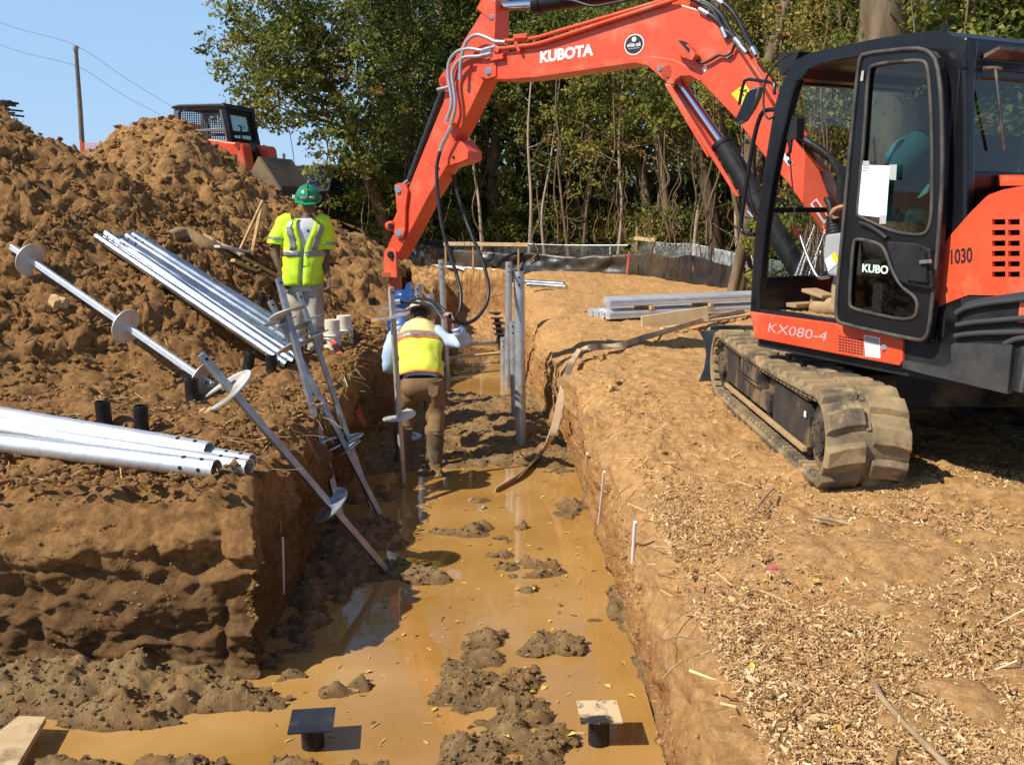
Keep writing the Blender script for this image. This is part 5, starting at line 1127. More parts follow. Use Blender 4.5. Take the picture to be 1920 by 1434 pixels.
hb = [BP.px(846, 310, .24), D(857, 360, 9.75), D(869, 400, 9.7), D(884, 440, 9.6), D(903, 485, 9.5), D(915, 530, 9.4), D(914, 565, 9.3), D(896, 594, 9.2), D(875, 606, 9.12), D(856, 603, 9.08), D(846, 600, 9.06), D(828, 577, 9.15), D(806, 563, 9.4), D(785, 561, 9.7), D(765, 563, 9.8)]
for h in (ha, hb): MB().tube(catmull(h, 6), .0185, 8).build('auger_hose', HOSE, EX)
hs = [[(1282, -8), (1310, 4), (1335, 18), (1352, 48), (1362, 72)], [(1296, -6), (1328, 8), (1352, 28), (1366, 52), (1378, 72), (1388, 84)], [(1340, -3), (1366, 14), (1384, 38), (1396, 62), (1408, 86), (1418, 104)], [(1312, 18), (1340, 34), (1358, 56), (1372, 66), (1400, 100)]]
for h in hs:
    ho = MB().tube(catmull(bp_(h, -.02), 5), .021, 8).build('boom_hose', HOSE, BOOMO); q = bp_(h, -.02); MB().tube([q[-1], q[-1].lerp(q[-2], .8)], .026, 8).build('fitting', STEELF, ho); MB().tube([q[0], q[0].lerp(q[1], .6)], .026, 8).build('fitting', STEELF, ho)
for k in range(3): MB().tube(bp_([(1388 + 9 * k, 88 + 4 * k), (1430 + 8 * k, 150 + 3 * k), (1476 + 9 * k, 224 + 4 * k), (1498 + 7 * k, 256)], -.02 + .05 * k), .018, 8).build('hydraulic_pipe', ORANGE, BOOMO)
for k in range(5): MB().tube(catmull(bp_([(1490 + 3 * k, 252 + 3 * k), (1528 + 3 * k, 274 + 3 * k), (1556 + 4 * k, 296 + 4 * k), (1574 + 4 * k, 330), (1578 + 3 * k, 380), (1600, 430)], .0 + .05 * k), 5), .026, 8).build('boom_foot_hose', HOSE, BOOMO)
br = MB(); br.prism([BP.w(.12, -.02, .55), BP.w(-.3, -.02, .55), BP.w(-.25, -.02, 1.35), BP.w(-.05, -.02, 1.42), BP.w(.14, -.02, 1.15), BP.w(.25, -.02, .85)], bN * .3); br.tube([CP.w(.2, 1.12, .5), CP.w(.2, 1.12, 1.0)], .16, 16); fixn(br.build('swing_bracket', BLACKM, EX, bevel=.02))
# yoke at the end of the arm
yo = MB(); plate(yo, bp_([(719, 474), (724, 466), (735, 464), (742, 472), (744, 521), (719, 520)], .0), [], bN * .03); plate(yo, bp_([(719, 474), (724, 466), (735, 464), (742, 472), (744, 521), (719, 520)], .27), [], bN * .03); yo.bar(BP.px(731, 515, -.01), BP.px(731, 515, .31), .16, .06); a_ = BP.px(741, 518, .15); yo.tube([a_, a_ - Vector((0, 0, .15))], .07, 14, smooth=False)
fixn(yo.build('auger_yoke', ORANGE_D, EX, bevel=.006)); pin(733, 478, .04, -.012, [o for o in EX.children if o.name.startswith('auger_yoke')][0], DARKM)
# ------------------------------------------------------------------ track loader and parked vehicles behind the heaps
LP = Plane(D(420, 230, 15.5), -106.0); lN, lF = LP.N, LP.F
def lp(pts, off=0.): return [LP.px(x, y, -off) for x, y in pts]        # off > 0 = further away
LD = thing('track_loader', 'orange compact track loader with mesh cab windows behind the tan heap', 'loader', tuple(LP.w(-.6, -.8, 1.2)))
GREYC = mat('cab_grey', (.10, .10, .105), .5, c2=(.14, .14, .145), nscale=5)
W1 = [(334, 213), (338, 207), (410, 205), (415, 231), (416, 240), (370, 243), (338, 243)]; W2 = [(340, 248), (420, 247), (424, 263), (340, 264)]
mb = MB(); plate(mb, lp([(325, 290), (325, 207), (334, 199), (412, 196), (417, 199), (425, 228), (431, 266), (431, 290)]), [lp(W1), lp(W2)], -lN * .07); LC = fixn(mb.build('cab', GREYC, LD, bevel=.01))
far = lambda q: [v - lN * .78 for v in q]
mb = MB(); plate(mb, far(lp([(325, 290), (325, 207), (334, 199), (412, 196), (417, 199), (425, 228), (431, 266), (431, 290)])), [far(lp(W1)), far(lp(W2))], -lN * .07); fixn(mb.build('far_side', GREYC, LC))
mb = MB()
for W in (W1, W2):
    x0, x1 = min(p[0] for p in W), max(p[0] for p in W); y0, y1 = min(p[1] for p in W), max(p[1] for p in W)
    x = x0
    while x < x1: mb.bar(LP.px(x, y0, -.03), LP.px(x + 1.5, y1, -.03), .012, .012); x += 4.2
    y = y0
    while y < y1: mb.bar(LP.px(x0, y, -.03), LP.px(x1, y, -.03), .012, .012); y += 4.2
mb.build('window_mesh', BLACKM, LC)
mb = MB(); plate(mb, lp([(320, 204), (322, 199), (334, 196), (413, 194), (420, 196), (424, 203), (410, 202), (334, 203)], -.03), [], -lN * .9); fixn(mb.build('roof', BLACKM, LC, bevel=.015))
mb = MB()
q0, q1 = LP.px(418, 198), LP.px(432, 268)
for o_ in (.04, .80): mb.bar(q0 - lN * o_, q1 - lN * o_, .10, .08)
mb.bar(q1, q1 - lN * .84, .08, .16); mb.bar(q0.lerp(q1, .08), q0.lerp(q1, .08) - lN * .84, .06, .16); mb.bar(q0.lerp(q1, .7) - lN * .1, q0.lerp(q1, .7) - lN * .84, .03, .05); mb.build('front_pillar', BLACK, LC)
mb = MB(); mb.add([q0, q0 - lN * .8, q1 - lN * .8, q1], [(0, 1, 2, 3)]); mb.build('windscreen', GLASSD, LC)
mb = MB(); mb.tube(lp([(447, 236), (452, 238), (453, 262), (450, 268)], .2), .015, 6); mb.build('grab_rail', BLACK, LD)
for o_ in (0, .78):
    mb = MB(); plate(mb, [v - lN * o_ for v in lp([(270, 262), (330, 255), (405, 262), (424, 266), (451, 268), (455, 274), (463, 324), (456, 324), (428, 294), (405, 276), (330, 285), (270, 285)], -.28)], [], -lN * .26); A_ = fixn(mb.build('lift_arm', ORANGE, LD, bevel=.02)); MB().tube([LP.px(446, 272, .285) - lN * o_, LP.px(446, 272, .30) - lN * o_], .05, 14).build('pin', ORANGE_D, A_)
mb = MB(); mb.tube(lp([(440, 270), (470, 312)], .4), .05, 10); mb.tube(lp([(452, 268), (480, 300)], .75), .06, 10); mb.prism(lp([(455, 274), (466, 268), (478, 290), (482, 300), (470, 318), (462, 318)], .3), -lN * .3); fixn(mb.build('tilt_cylinder', BLACK, LD))
mb = MB(); plate(mb, lp([(268, 300), (268, 234), (279, 225), (296, 221), (309, 225), (324, 240), (324, 300)], .0), [], -lN * 1.0); fixn(mb.build('engine_hood', ORANGE, LD, bevel=.03))
mb = MB(); mb.box(LP.w(-.6, -.55, 1.65), (2.2, 1.3, .8), lF, lN); mb.build('body', GREYC, LD)
for o_ in (-.15, 1.1):
    mb = MB(); c_ = LP.w(-.6, -o_ - .1, 1.45); pts = [c_ + lF * (math.cos(a) * .35 + (.7 if math.cos(a) > 0 else -.7)) + Vector((0, 0, math.sin(a) * .33)) for a in np.linspace(0, 2 * math.pi, 28)[:-1]]; mb.prism(pts, -lN * .32); fixn(mb.build('track', RUBBER, LD))
BUCK = mat('dirty_bucket', (.26, .18, .09), .8, c2=(.17, .125, .07), nscale=3, c3=(.09, .085, .075), n3=1.5)
sd = lp([(486, 295), (527, 357), (499, 352), (470, 326)], -.3); bk = [p - lN * 1.0 + lF * .0 for p in sd]
mb = MB(); t_ = .02
mb.prism(sd, -lN * .03); mb.prism(bk, lN * .03)
for i, j in ((0, 1), (3, 0), (2, 3)): mb.add([sd[i], sd[j], bk[j], bk[i]], [(0, 1, 2, 3)]); 
BK = fixn(mb.build('bucket', BUCK, LD)); BK.modifiers.new('solid', 'SOLIDIFY').thickness = .02
MB().bar(sd[1], bk[1], .03, .12).build('cutting_edge', DUSTY, BK)

def vehicle(name, label, px, py, Y, head, col, rack):
    c = D(px, py, Y); a = R(head); F = Vector((-math.sin(a), math.cos(a), 0)); N = Vector((math.cos(a), math.sin(a), 0)); root = thing(name, label, 'vehicle', tuple(c), 'vehicles parked on the bank')
    P = lambda f, r, z: c + F * f + N * r + Vector((0, 0, z))
    prof = [(2.1, .35), (2.15, .8), (2.05, .98), (.95, 1.05), (-2.1, 1.05), (-2.15, .4)]; mb = MB(); mb.prism([P(f, -.88, z) for f, z in prof], N * 1.76); B = fixn(mb.build('body', mat(name + '_paint_' + str(int(col[0] * 100)), col, .3, coat=.5), root, bevel=.06))
    mb = MB(); lo = [P(.95, -.84, 1.05), P(.95, .84, 1.05), P(-2.0, .84, 1.05), P(-2.0, -.84, 1.05)]; hi = [P(.35, -.68, 1.72), P(.35, .68, 1.72), P(-1.8, .68, 1.72), P(-1.8, -.68, 1.72)]
    mb.add(lo + hi, [(0, 1, 5, 4), (1, 2, 6, 5), (2, 3, 7, 6), (3, 0, 4, 7), (4, 5, 6, 7)]); fixn(mb.build('greenhouse', mat('vehicle_glass', (.03, .04, .05), .08), B))
    mb = MB(); mb.box(P(-.72, 0, 1.75), (2.2, 1.42, .07), F, N); mb.bar(lo[0], hi[0], .07, .07); mb.bar(lo[1], hi[1], .07, .07); mb.build('roof', mat(name + '_paint_' + str(int(col[0] * 100))), B, bevel=.02)
    if rack: mb = MB(); mb.bar(P(.2, -.6, 1.84), P(-1.7, -.6, 1.84), .04, .04); mb.bar(P(.2, .6, 1.84), P(-1.7, .6, 1.84), .04, .04); [mb.bar(P(f, -.7, 1.85), P(f, .7, 1.85), .04, .03) for f in (.1, -.8, -1.6)]; mb.build('roof_rack', STEELF, B)
    for r_ in (-.6, .6): MB().box(P(2.16, r_, .8), (.03, .28, .18), F, N).build('headlight', mat('lamp_lens', (.6, .6, .58), .1), B)
    mb = MB(); mb.box(P(2.17, 0, .55), (.12, 1.7, .2), F, N); mb.build('bumper', BLACKM, B)
    for f in (1.35, -1.35):
        for r_ in (-.9, .7): MB().tube([P(f, r_, .36), P(f, r_ + .2, .36)], .36, 20, smooth=False).build('wheel', mat('tyre', (.02, .02, .02), .8), root)
vehicle('parked_vehicle', 'dark green vehicle with big windscreen parked behind the green helmet', 606, 428, 27.5, 158, (.05, .065, .045), 0)
vehicle('parked_vehicle', 'dark vehicle with roof rack parked beside the loader bucket', 562, 424, 31, 150, (.04, .045, .05), 1)

# ------------------------------------------------------------------ helpers to set things on the heaps
def S(px, py, lift=0.):
    d = ray(px, py); t = np.linspace(3.5, 20, 700); x = d.x * t; y = d.y * t; z = CAMH + d.z * t; h = surf_z(x, y) + lift
    k = int(np.argmax(z < h)); return CAM + d * float(t[k])
def bevel_tube(name, label, a, b, r, m, group, cat='steel pipe', holes=True, hollow=.88):
    a, b = Vector(a), Vector(b); root = thing(name, label, cat, tuple((a + b) / 2), group)
    MB().tube([a, a.lerp(b, .5), b], r, 24, hollow=hollow).build('tube', m, root)
    if holes:
        d = (b - a).normalized(); X, Y_, _ = frame(d); toc = (CAM - b).normalized(); s = (toc - d * toc.dot(d)).normalized(); q = s.cross(d)
        mb = MB()
        for e, sg in ((b, -1), (a, 1)):
            for k in (.9, 2.2):
                for an in (-.35, .9, 2.2, 3.4):
                    n_ = (s * math.cos(an) + q * math.sin(an)); c = e + d * sg * r * k * 1.6 + n_ * (r * .985); mb.tube([c - n_ * .004, c + n_ * .0035], r * .22, 10, smooth=False)
        mb.build('bolt_holes', mat('hole_dark', (.012, .012, .012), .9), root)
    return root
GALVB = mat('bright_galvanized', (.70, .73, .75), .38, .72, c2=(.82, .84, .85), nscale=6, detail=5, c3=(.58, .61, .64), n3=12)
# big pipes on the near left bank
bevel_tube('steel_pipe', 'shiny galvanized pipe lying highest of the near left pipes, nearest the black stubs', D(-110, 760, 6.15), D(392, 846, 5.5), .060, GALVB, 'galvanized pipes on the near left bank')
bevel_tube('steel_pipe', 'shiny galvanized pipe lying nearest the camera on the left bank', D(-110, 816, 5.75), D(406, 879, 5.2), .058, GALVB, 'galvanized pipes on the near left bank')
bevel_tube('steel_pipe', 'galvanized pipe whose end sticks out farthest right of the near left pipes', D(-90, 788, 6.05), D(467, 876, 5.3), .052, GALVB, 'galvanized pipes on the near left bank')
bevel_tube('steel_pipe', 'galvanized pipe mostly hidden behind the other near left pipes', D(-60, 778, 6.25), D(473, 866, 5.42), .05, GALVB, 'galvanized pipes on the near left bank')
# pipe bundles on the slope
def heap_pipe(label, a, b, la, lb_, r=.043): return bevel_tube('steel_tube', label, S(*a, la), S(*b, lb_), r, GALV, 'galvanized tubes lying on the dark heap', 'steel tube')
heap_pipe('lowest and longest galvanized tube of the bundle on the dark heap', (182, 444), (538, 683), .16, .10); heap_pipe('galvanized tube second from the bottom of the bundle on the dark heap', (200, 438), (551, 678), .20, .12); heap_pipe('galvanized tube third from the bottom of the bundle on the dark heap', (216, 446), (556, 668), .18, .12); heap_pipe('galvanized tube in the middle of the bundle on the dark heap, half covered by dirt', (228, 452), (552, 658), .21, .13)
heap_pipe('upper galvanized tube of the bundle on the dark heap', (238, 442), (562, 650), .27, .17); heap_pipe('second highest galvanized tube of the bundle on the dark heap', (250, 440), (570, 642), .30, .20); heap_pipe('highest galvanized tube of the bundle on the dark heap', (262, 446), (576, 636), .28, .18)

# ------------------------------------------------------------------ screw anchors: square shaft with helix plates
HELX = mat('helix_plate', (.50, .50, .47), .5, .45, c2=(.66, .65, .61), nscale=5, c3=(.42, .36, .27), n3=3)
HELXB = mat('blue_grey_helix', (.40, .46, .52), .38, .75, c2=(.56, .61, .66), nscale=6, c3=(.3, .24, .18), n3=5)
def anchor(label, top, bot, plates, hm, sm=None, w=.045, group='screw anchors leaning in and beside the trench', cap=True):
    top, bot = Vector(top), Vector(bot); root = thing('screw_anchor', label, 'screw anchor', tuple(bot), group); d = (top - bot).normalized(); L = (top - bot).length
    side = d.cross((CAM - top)).normalized(); X = side; Y_ = d.cross(X)
    X, Y_ = (X + Y_ * .45).normalized(), (Y_ - X * .45).normalized()
    MB().box((top + bot) / 2, (w, w, L), X, Y_, d).build('shaft', sm or GALVD, root, bevel=.004)
    for (t, rad, ph, m) in plates:
        c = bot + d * L * t; n = 40; V = []; pitch = .075
        for th in (0, 1):
            for i in range(n + 1):
                a = ph + 2 * math.pi * .97 * i / n; e = X * math.cos(a) + Y_ * math.sin(a); q = c + d * (pitch * (i / n - .5) + th * .010)
                V += [q + e * w * .5, q + e * rad]
        m1 = 2 * (n + 1); F_ = []
        for i in range(n):
            a = 2 * i; F_ += [(a, a + 1, a + 3, a + 2), (m1 + a, m1 + a + 2, m1 + a + 3, m1 + a + 1), (a + 1, m1 + a + 1, m1 + a + 3, a + 3), (a, a + 2, m1 + a + 2, m1 + a)]
        F_ += [(0, m1, m1 + 1, 1), (2 * n, 2 * n + 1, m1 + 2 * n + 1, m1 + 2 * n)]
        mb = MB(); mb.add(V, F_); fixn(mb.build('helix', m or hm, root))
    if cap:
        c = top - d * .045; s = Y_ if Y_.dot(CAM - c) > 0 else -Y_; MB().tube([c + s * w * .45, c + s * (w * .5 + .002)], .011, 10, smooth=False).build('bolt_hole', mat('hole_dark'), root)
    return root
a0, a1 = S(22, 463, .16), S(398, 722, .12)
anchor('long screw anchor lying down the dark heap with three pale discs', a1, a0, [(.10, .155, .6, None), (.60, .155, 1.2, None), (.965, .15, 2., None)], HELX, GALVB, .05)
anchor('screw anchor leaning from the bank corner into the water, bright upper disc', D(376, 664, 5.8), G(737, 1084, -1.04), [(.86, .17, 2.4, None), (.345, .15, .4, HELXB)], HELX)
anchor('tallest leaning screw anchor of the cluster beside the green helmet worker', D(522, 522, 7.7), G(648, 1004, -1.05), [(.86, .155, 1.2, None), (.36, .13, 2.6, HELXB)], HELX, w=.05)
anchor('screw anchor of the leaning cluster whose foot reaches farthest right', D(506, 564, 7.75), G(716, 972, -1.05), [(.80, .15, .4, None), (.90, .14, 3.4, HELXB), (.33, .14, 3., HELXB)], HELX)
anchor('shorter leaning screw anchor at the right of the cluster, two blue grey discs', D(560, 548, 8.0), G(700, 960, -1.05), [(.86, .15, .2, None), (.80, .14, 1.8, None), (.34, .14, 3.6, None)], HELXB, w=.04)
anchor('upright screw anchor standing in front of the bent worker with two flat discs', D(733, 539, 8.4), G(757, 915, -1.06), [(.875, .16, 2.8, HELXB), (.365, .155, .8, None)], HELX, mat('tan_grey_steel', (.38, .36, .31), .5, .5, c2=(.5, .47, .4), nscale=6))

# ------------------------------------------------------------------ black pipe caps: stubs with a plate
STUB = mat('black_steel', (.012, .012, .013), .42, .2, c2=(.03, .029, .028), nscale=9, c3=(.09, .07, .05), n3=8)
def stub(label, base, r=.055, h=.2, tilt=(0, 0), plate_=.12, flip=False, rot=.4, m=None, pm=None, group='black pipe caps lying about', th=.012, cat='pipe cap'):
    b = Vector(base); root = thing('pipe_cap', label, cat, tuple(b), group); d = Vector((tilt[0], tilt[1], 1)).normalized(); t = b + d * h
    MB().tube([b, b.lerp(t, .5), t] if not flip else [b, t], r, 20, hollow=0 if flip else .86).build('tube', m or STUB, root)
    if plate_:
        c = t + d * th * .5 if flip else b; X = Vector((math.cos(rot), math.sin(rot), 0)); X = (X - d * X.dot(d)).normalized()
        MB().box(c, (plate_ * 2, plate_ * 2, th), X, d.cross(X), d).build('plate', pm or STUB, root, bevel=.002)
    return root
stub('black pipe stub standing upright behind the near left pipes, the left one', S(197, 800), .054, .19, (-.03, 0), .0); stub('black pipe stub standing behind the near left pipes, the right one beside a stick', S(266, 812), .05, .20, (.03, 0), 0)
stub('black pipe cap with base plate standing just left of the bright upper disc', S(361, 752), .055, .19, (0, 0), .11); stub('black pipe stub half hidden behind the bright upper disc', S(393, 738), .04, .14, (.1, 0), 0)
stub('tilted black pipe cap near the lower ends of the heap tubes', S(463, 697), .05, .20, (.25, 0), 0); stub('upright black pipe cap with base plate near the lower ends of the heap tubes', S(509, 701), .05, .19, (0, 0), .12); stub('small black pipe cap lying on the heap above the tube ends', S(487, 574), .045, .15, (.5, -.2), 0)
stub('black pipe cap on the left trench edge, left of the pair by the blue motor', D(698, 581, 13.2), .055, .17, (0, 0), .0); stub('black pipe cap on the left trench edge, right of the pair by the blue motor', D(713, 571, 13.8), .06, .18, (0, 0), .12)
dry_mud = mat('plate_with_dried_mud', (.03, .03, .03), .5, c2=(.60, .46, .27), nscale=5, lo=.42, hi=.48)
blueblk = mat('blue_black_plate', (.025, .027, .034), .32, .4, c2=(.06, .06, .07), nscale=5, c3=(.16, .12, .08), n3=7)
stub('square topped black post in the near water with clean dark top', G(588, 1418, -1.06), .055, .185, (0, 0), .105, True, .12, pm=blueblk, group='square topped posts in the near water', cat='pier cap'); stub('square topped post in the near water, its top caked in pale mud', G(1122, 1412, -1.06), .052, .215, (.0, 0), .10, True, 0.04, pm=dry_mud, group='square topped posts in the near water', cat='pier cap')
for i, (x, y) in enumerate([(927, 577), (929, 586), (932, 596), (935, 606), (937, 616), (940, 626), (944, 637), (949, 650)]):
    g_ = G(x, y, -.72); stub('small dark square cap in the row along the far right trench wall', (g_.x, g_.y, -1.05), .06, .32, (0, 0), .13, True, .1, group='row of caps along the far right wall', cat='pier cap')
for x, y in ((851, 574), (853, 590)):
    g_ = G(x, y, -.6); stub('dark square cap standing at the far end of the trench, on the left', (g_.x, g_.y, -1.0), .06, .4, (0, 0), .14, True, .1, group='caps at the far left of the trench', cat='pier cap')

# ------------------------------------------------------------------ standing pipes and cross bars in the trench
def pole(label, t, y2, r, top_open=True, zb=-1.06):
    b = G(*y2, zb); tp = D(t[0], t[1], b.y + .02); root = thing('steel_post', label, 'steel post', tuple(b), 'steel posts standing in the trench')
    MB().tube([b, b.lerp(tp, .5), tp], r, 18, hollow=.85).build('tube', GALVD2, root); mb = MB()
    for k in (.06, .14):
        c = tp + (b - tp).normalized() * k; s = Vector((0, -1, 0)); mb.tube([c + s * r * .97, c + s * (r + .002)], .012, 8, smooth=False)
    mb.build('bolt_holes', mat('hole_dark'), root)
GALVD2 = mat('grey_galvanized', (.40, .43, .45), .42, .6, c2=(.56, .58, .60), nscale=7, c3=(.34, .33, .30), n3=5)
pole('thickest tall galvanized post, nearest of the group by the right wall', (973, 509), (977, 842), .058); pole('tall thin galvanized post just left of the thickest one', (954, 491), (952, 735), .05); pole('medium post in front of the tall thin post', (961, 602), (966, 793), .045); pole('short post by the right wall left of the tall posts', (944, 632), (944, 712), .05); pole('short post end peeping out between the tall posts', (971, 674), (972, 800), .03)
pole('tall post at the far left of the trench behind the raised hand', (827, 487), (838, 712), .048); pole('drilled flat post right behind the blue motor', (783, 533), (793, 775), .055); pole('short post between the blue motor and the raised hand', (807, 552), (812, 765), .05)
def bar_(name, label, a, b, w, h, m, cat, group=None): setp(MB().bar(a, b, w, h).build(name, m, bevel=.004), label, cat, group)
bar_('cross_bar', 'grey metal bar laid across the far trench', G(868, 646, -.78), G(941, 641, -.78), .07, .06, GALVD2, 'bar'); bar_('cross_board', 'wooden board laid across the trench below the metal bar', G(838, 671, -.85), G(943, 662, -.85), .09, .04, WOODP, 'board')
for lab, a, b in (('white plastic pipe on the far bank, upper of two', G(836, 494, .05), G(872, 506, .05)), ('white plastic pipe on the far bank, long lower one', G(812, 498, .05), G(942, 508, .05))): MB().tube([a, b], .035, 8).build('plastic_pipe', WHITE, label=lab, cat='pipe', group='white pipes on the far bank')
for i, (a, b) in enumerate((((985, 528), (1058, 533)), ((990, 533), (1062, 538)))): MB().tube([G(*a, .06), G(*b, .06)], .05, 10).build('steel_pipe', GALV, label=('grey pipe lying on the right bank behind the tall posts, far one', 'grey pipe lying on the right bank behind the tall posts, near one')[i], cat='steel pipe', group='pipes on the far right bank')

# ------------------------------------------------------------------ stacked steel beams on the right bank
BEAM = mat('bright_beam', (.62, .67, .72), .32, .55, c2=(.82, .86, .90), nscale=4, stretch=(.3, 3, 3))
A_, B_ = G(1143, 601), G(1585, 578); dr = (B_ - A_).normalized(); pr = Vector((-dr.y, dr.x, 0)); UPV = Vector((0, 0, 1))
def beam(label, k, lev):
    o = A_ + pr * (.14 * k) + UPV * (.012 + lev) + dr * (.06 * k * (1 if lev else -.3)); P = lambda u, v: o + pr * u + UPV * v
    prof = [(.012, 0), (.0, .012), (.0, .040), (.014, .054), (.0, .068), (.0, .095), (.02, .112), (.05, .112), (.065, .100), (.08, .112), (.11, .112), (.13, .095), (.13, .068), (.116, .054), (.13, .040), (.13, .012), (.118, 0)]
    mb = MB(); mb.prism([P(u, v) for u, v in prof], dr * 3.9); o_ = fixn(mb.build('steel_beam', BEAM, bevel=.003)); setp(o_, label, 'steel beam', 'steel beams stacked on the right bank')
for k, nm in enumerate(('front', 'second', 'third', 'back')):
    if k < 3: beam('%s steel beam of the upper layer in the stack on the right bank' % nm, k, .175)
    beam('%s steel beam of the lower layer in the stack on the right bank' % nm, k, 0.0)
for lab, x in (('wooden spacer block between steel beams, the left one', 1220), ('wooden spacer block between steel beams, the right one near the cab', 1362)):
    t_ = (G(x, 597) - A_).dot(dr); q = A_ + dr * t_; setp(MB().bar(q - pr * .06 + UPV * .155, q + pr * .5 + UPV * .155, .06, .06).build('spacer_block', WOOD, bevel=.004), lab, 'wood block', 'wood blocks between the beams')
bar_('plank', 'thick sawn plank leaning in front of the steel beams', D(1203, 607, 12.3) , D(1327, 588, 12.5), .04, .20, WOODP, 'plank'); bar_('plank', 'long thin wooden strip on the ground right of the flat hose', G(1240, 616, .03), G(1420, 588, .05), .06, .03, WOODP, 'plank')

# ------------------------------------------------------------------ flat hose over the right edge, marker sticks, ribbon
def ribbon(name, pts, wid, th, m, label, cat, wd=None, tw=None):
    p = catmull(pts, 8); n = len(p); V = []
    for i, q in enumerate(p):
        t = (p[min(i + 1, n - 1)] - p[max(i - 1, 0)]).normalized(); u = i / (n - 1) * (len(wd) - 1); k = min(int(u), len(wd) - 2); s = (Vector(wd[k]).lerp(Vector(wd[k + 1]), u - k)); s = (s - t * s.dot(t)).normalized(); nn = t.cross(s)
        V += [q + s * wid / 2 + nn * th / 2, q - s * wid / 2 + nn * th / 2, q - s * wid / 2 - nn * th / 2, q + s * wid / 2 - nn * th / 2]
    F_ = [(i * 4 + k, i * 4 + (k + 1) % 4, i * 4 + 4 + (k + 1) % 4, i * 4 + 4 + k) for i in range(n - 1) for k in range(4)] + [(0, 1, 2, 3), (4 * n - 1, 4 * n - 2, 4 * n - 3, 4 * n - 4)]
    mb = MB(); mb.add(V, F_, False); return setp(fixn(mb.build(name, m, bevel=.003)), label, cat)
CANV = mat('muddy_canvas', (.40, .28, .16), .75, c2=(.55, .43, .28), nscale=3.5, c3=(.15, .10, .06), n3=2.2)
ribbon('flat_hose', [G(1395, 584, .06), G(1330, 597, .07), G(1262, 617, .05), G(1210, 632, .05), G(1165, 647, .05), G(1128, 650, .05), G(1104, 652, .10), D(1088, 655, 9.9), D(1072, 680, 9.5), D(1062, 706, 9.3), D(1052, 745, 9.1), D(1043, 790, 8.95), D(1030, 825, 8.9), G(1010, 855, -.95), G(975, 888, -.96), G(928, 920, -.985)], .07, .014, CANV, 'muddy flat hose hanging over the right edge into the water', 'hose', [(0, 0, 1), (.2, .3, 1), (.3, .8, .5), (.2, .9, .4), (1, .3, .3), (1, .2, .2), (1, .3, 0), (.8, .4, .5), (.5, .5, .7)])
def WX(px, py, x): d = ray(px, py); return CAM + d * (x / d.x)
for lab, a, b, r in (('white marker stick against the right trench wall, the nearest and thickest', WX(1191, 978, .635), WX(1183, 1110, .65), .010), ('white marker stick against the right trench wall, the second one back', WX(1133, 884, .61), WX(1123, 982, .63), .009), ('white marker stick against the right trench wall, small and farthest', WX(1101, 850, .58), WX(1098, 882, .60), .008)): MB().tube([a, b], r, 8).build('marker_stick', WHITE, label=lab, cat='marker stick', group='white sticks on the right wall')
for lab, a, b in (('thin white marker stick against the shaded left trench wall', WX(530, 1008, -1.34), WX(532, 1112, -1.40)),): MB().tube([a, b], .008, 6).build('marker_stick', mat('grey_white', (.5, .5, .5), .6), label=lab, cat='marker stick', group='white sticks on the left wall')
RED = mat('red_ribbon', (.62, .05, .035), .6, c2=(.45, .12, .07), nscale=5)
ribbon('marking_ribbon', [D(622, 636, 10.6), D(632, 655, 10.2), D(641, 678, 9.9), D(656, 720, 9.6), D(668, 760, 9.45), D(682, 800, 9.3)], .07, .006, RED, 'red marking ribbon hanging over the shaded left trench edge', 'ribbon', [(1, 0, .2), (1, .3, .2), (1, .5, .1)])

# ------------------------------------------------------------------ buckets, boards, log, small finds
def pail(label, c, r, h, m):
    root = thing('bucket', label, 'bucket', tuple(c), 'white buckets on the left bank'); c = Vector(c)
    MB().tube([c, c + UPV * h * .7, c + UPV * (h * .7 + .002), c + UPV * (h * .8), c + UPV * (h * .8 + .002), c + UPV * h], [r * .88, r * .97, r * 1.05, r * 1.05, r, r * 1.03], 24, hollow=.93).build('pail', m, root); MB().tube(catmull([c + Vector((-r, 0, h * .85)), c + Vector((-r * .8, -r * .75, h * .62)), c + Vector((0, -r * 1.12, h * .5)), c + Vector((r * .8, -r * .75, h * .62)), c + Vector((r, 0, h * .85))], 5), .005, 5).build('handle', STEELF, root)
PAIL = mat('dirty_white_plastic', (.66, .60, .48), .5, c2=(.78, .74, .64), nscale=6)
q = D(624, 638, 10.6); pail('dirty white bucket standing on the left trench bank, the front one', (q.x, q.y, .02), .105, .135, PAIL); pail('white bucket behind the front bucket, only its rim showing', (q.x + .06, q.y + .42, .02), .105, .14, PAIL)
mb = MB(); mb.tube([D(597, 645, 10.3), D(612, 640, 10.3)], .03, 10); setp(mb.build('sealant_tube', mat('silver_foil', (.6, .6, .6), .35, .6)), 'small silver tube lying beside the buckets', 'tube')
def bank(px, py): q = G(px, py, 0); return Vector((q.x, q.y, float(surf_z(q.x, q.y)[0])))
for lab, a, b in (('longer of two thin wooden stakes leaning together on the tan heap', (440, 490), (493, 376)), ('shorter of two thin wooden stakes leaning together on the tan heap', (470, 486), (489, 392))):
    b0 = S(*a, -.05); bar_('wooden_stake', lab, b0, D(b[0], b[1], b0.y + .25), .04, .025, WOOD, 'stake', 'stakes on the tan heap')
for lab, a, b in (('upper of two planks lying beside the green helmet worker', (452, 482), (532, 524)), ('lower of two planks lying beside the green helmet worker', (436, 488), (524, 530))): bar_('plank', lab, S(*a, .05), S(*b, .10), .11, .04, WOOD, 'plank', 'planks on the left bank')
bar_('plank', 'pale weathered plank lying between the two heaps', S(385, 440, .05), S(455, 478, .06), .14, .03, WOODP, 'plank'); bar_('pallet_strip', 'flat grey slatted strip lying in front of the pale plank', S(400, 462, .04), S(462, 472, .05), .2, .03, mat('grey_white'), 'board')
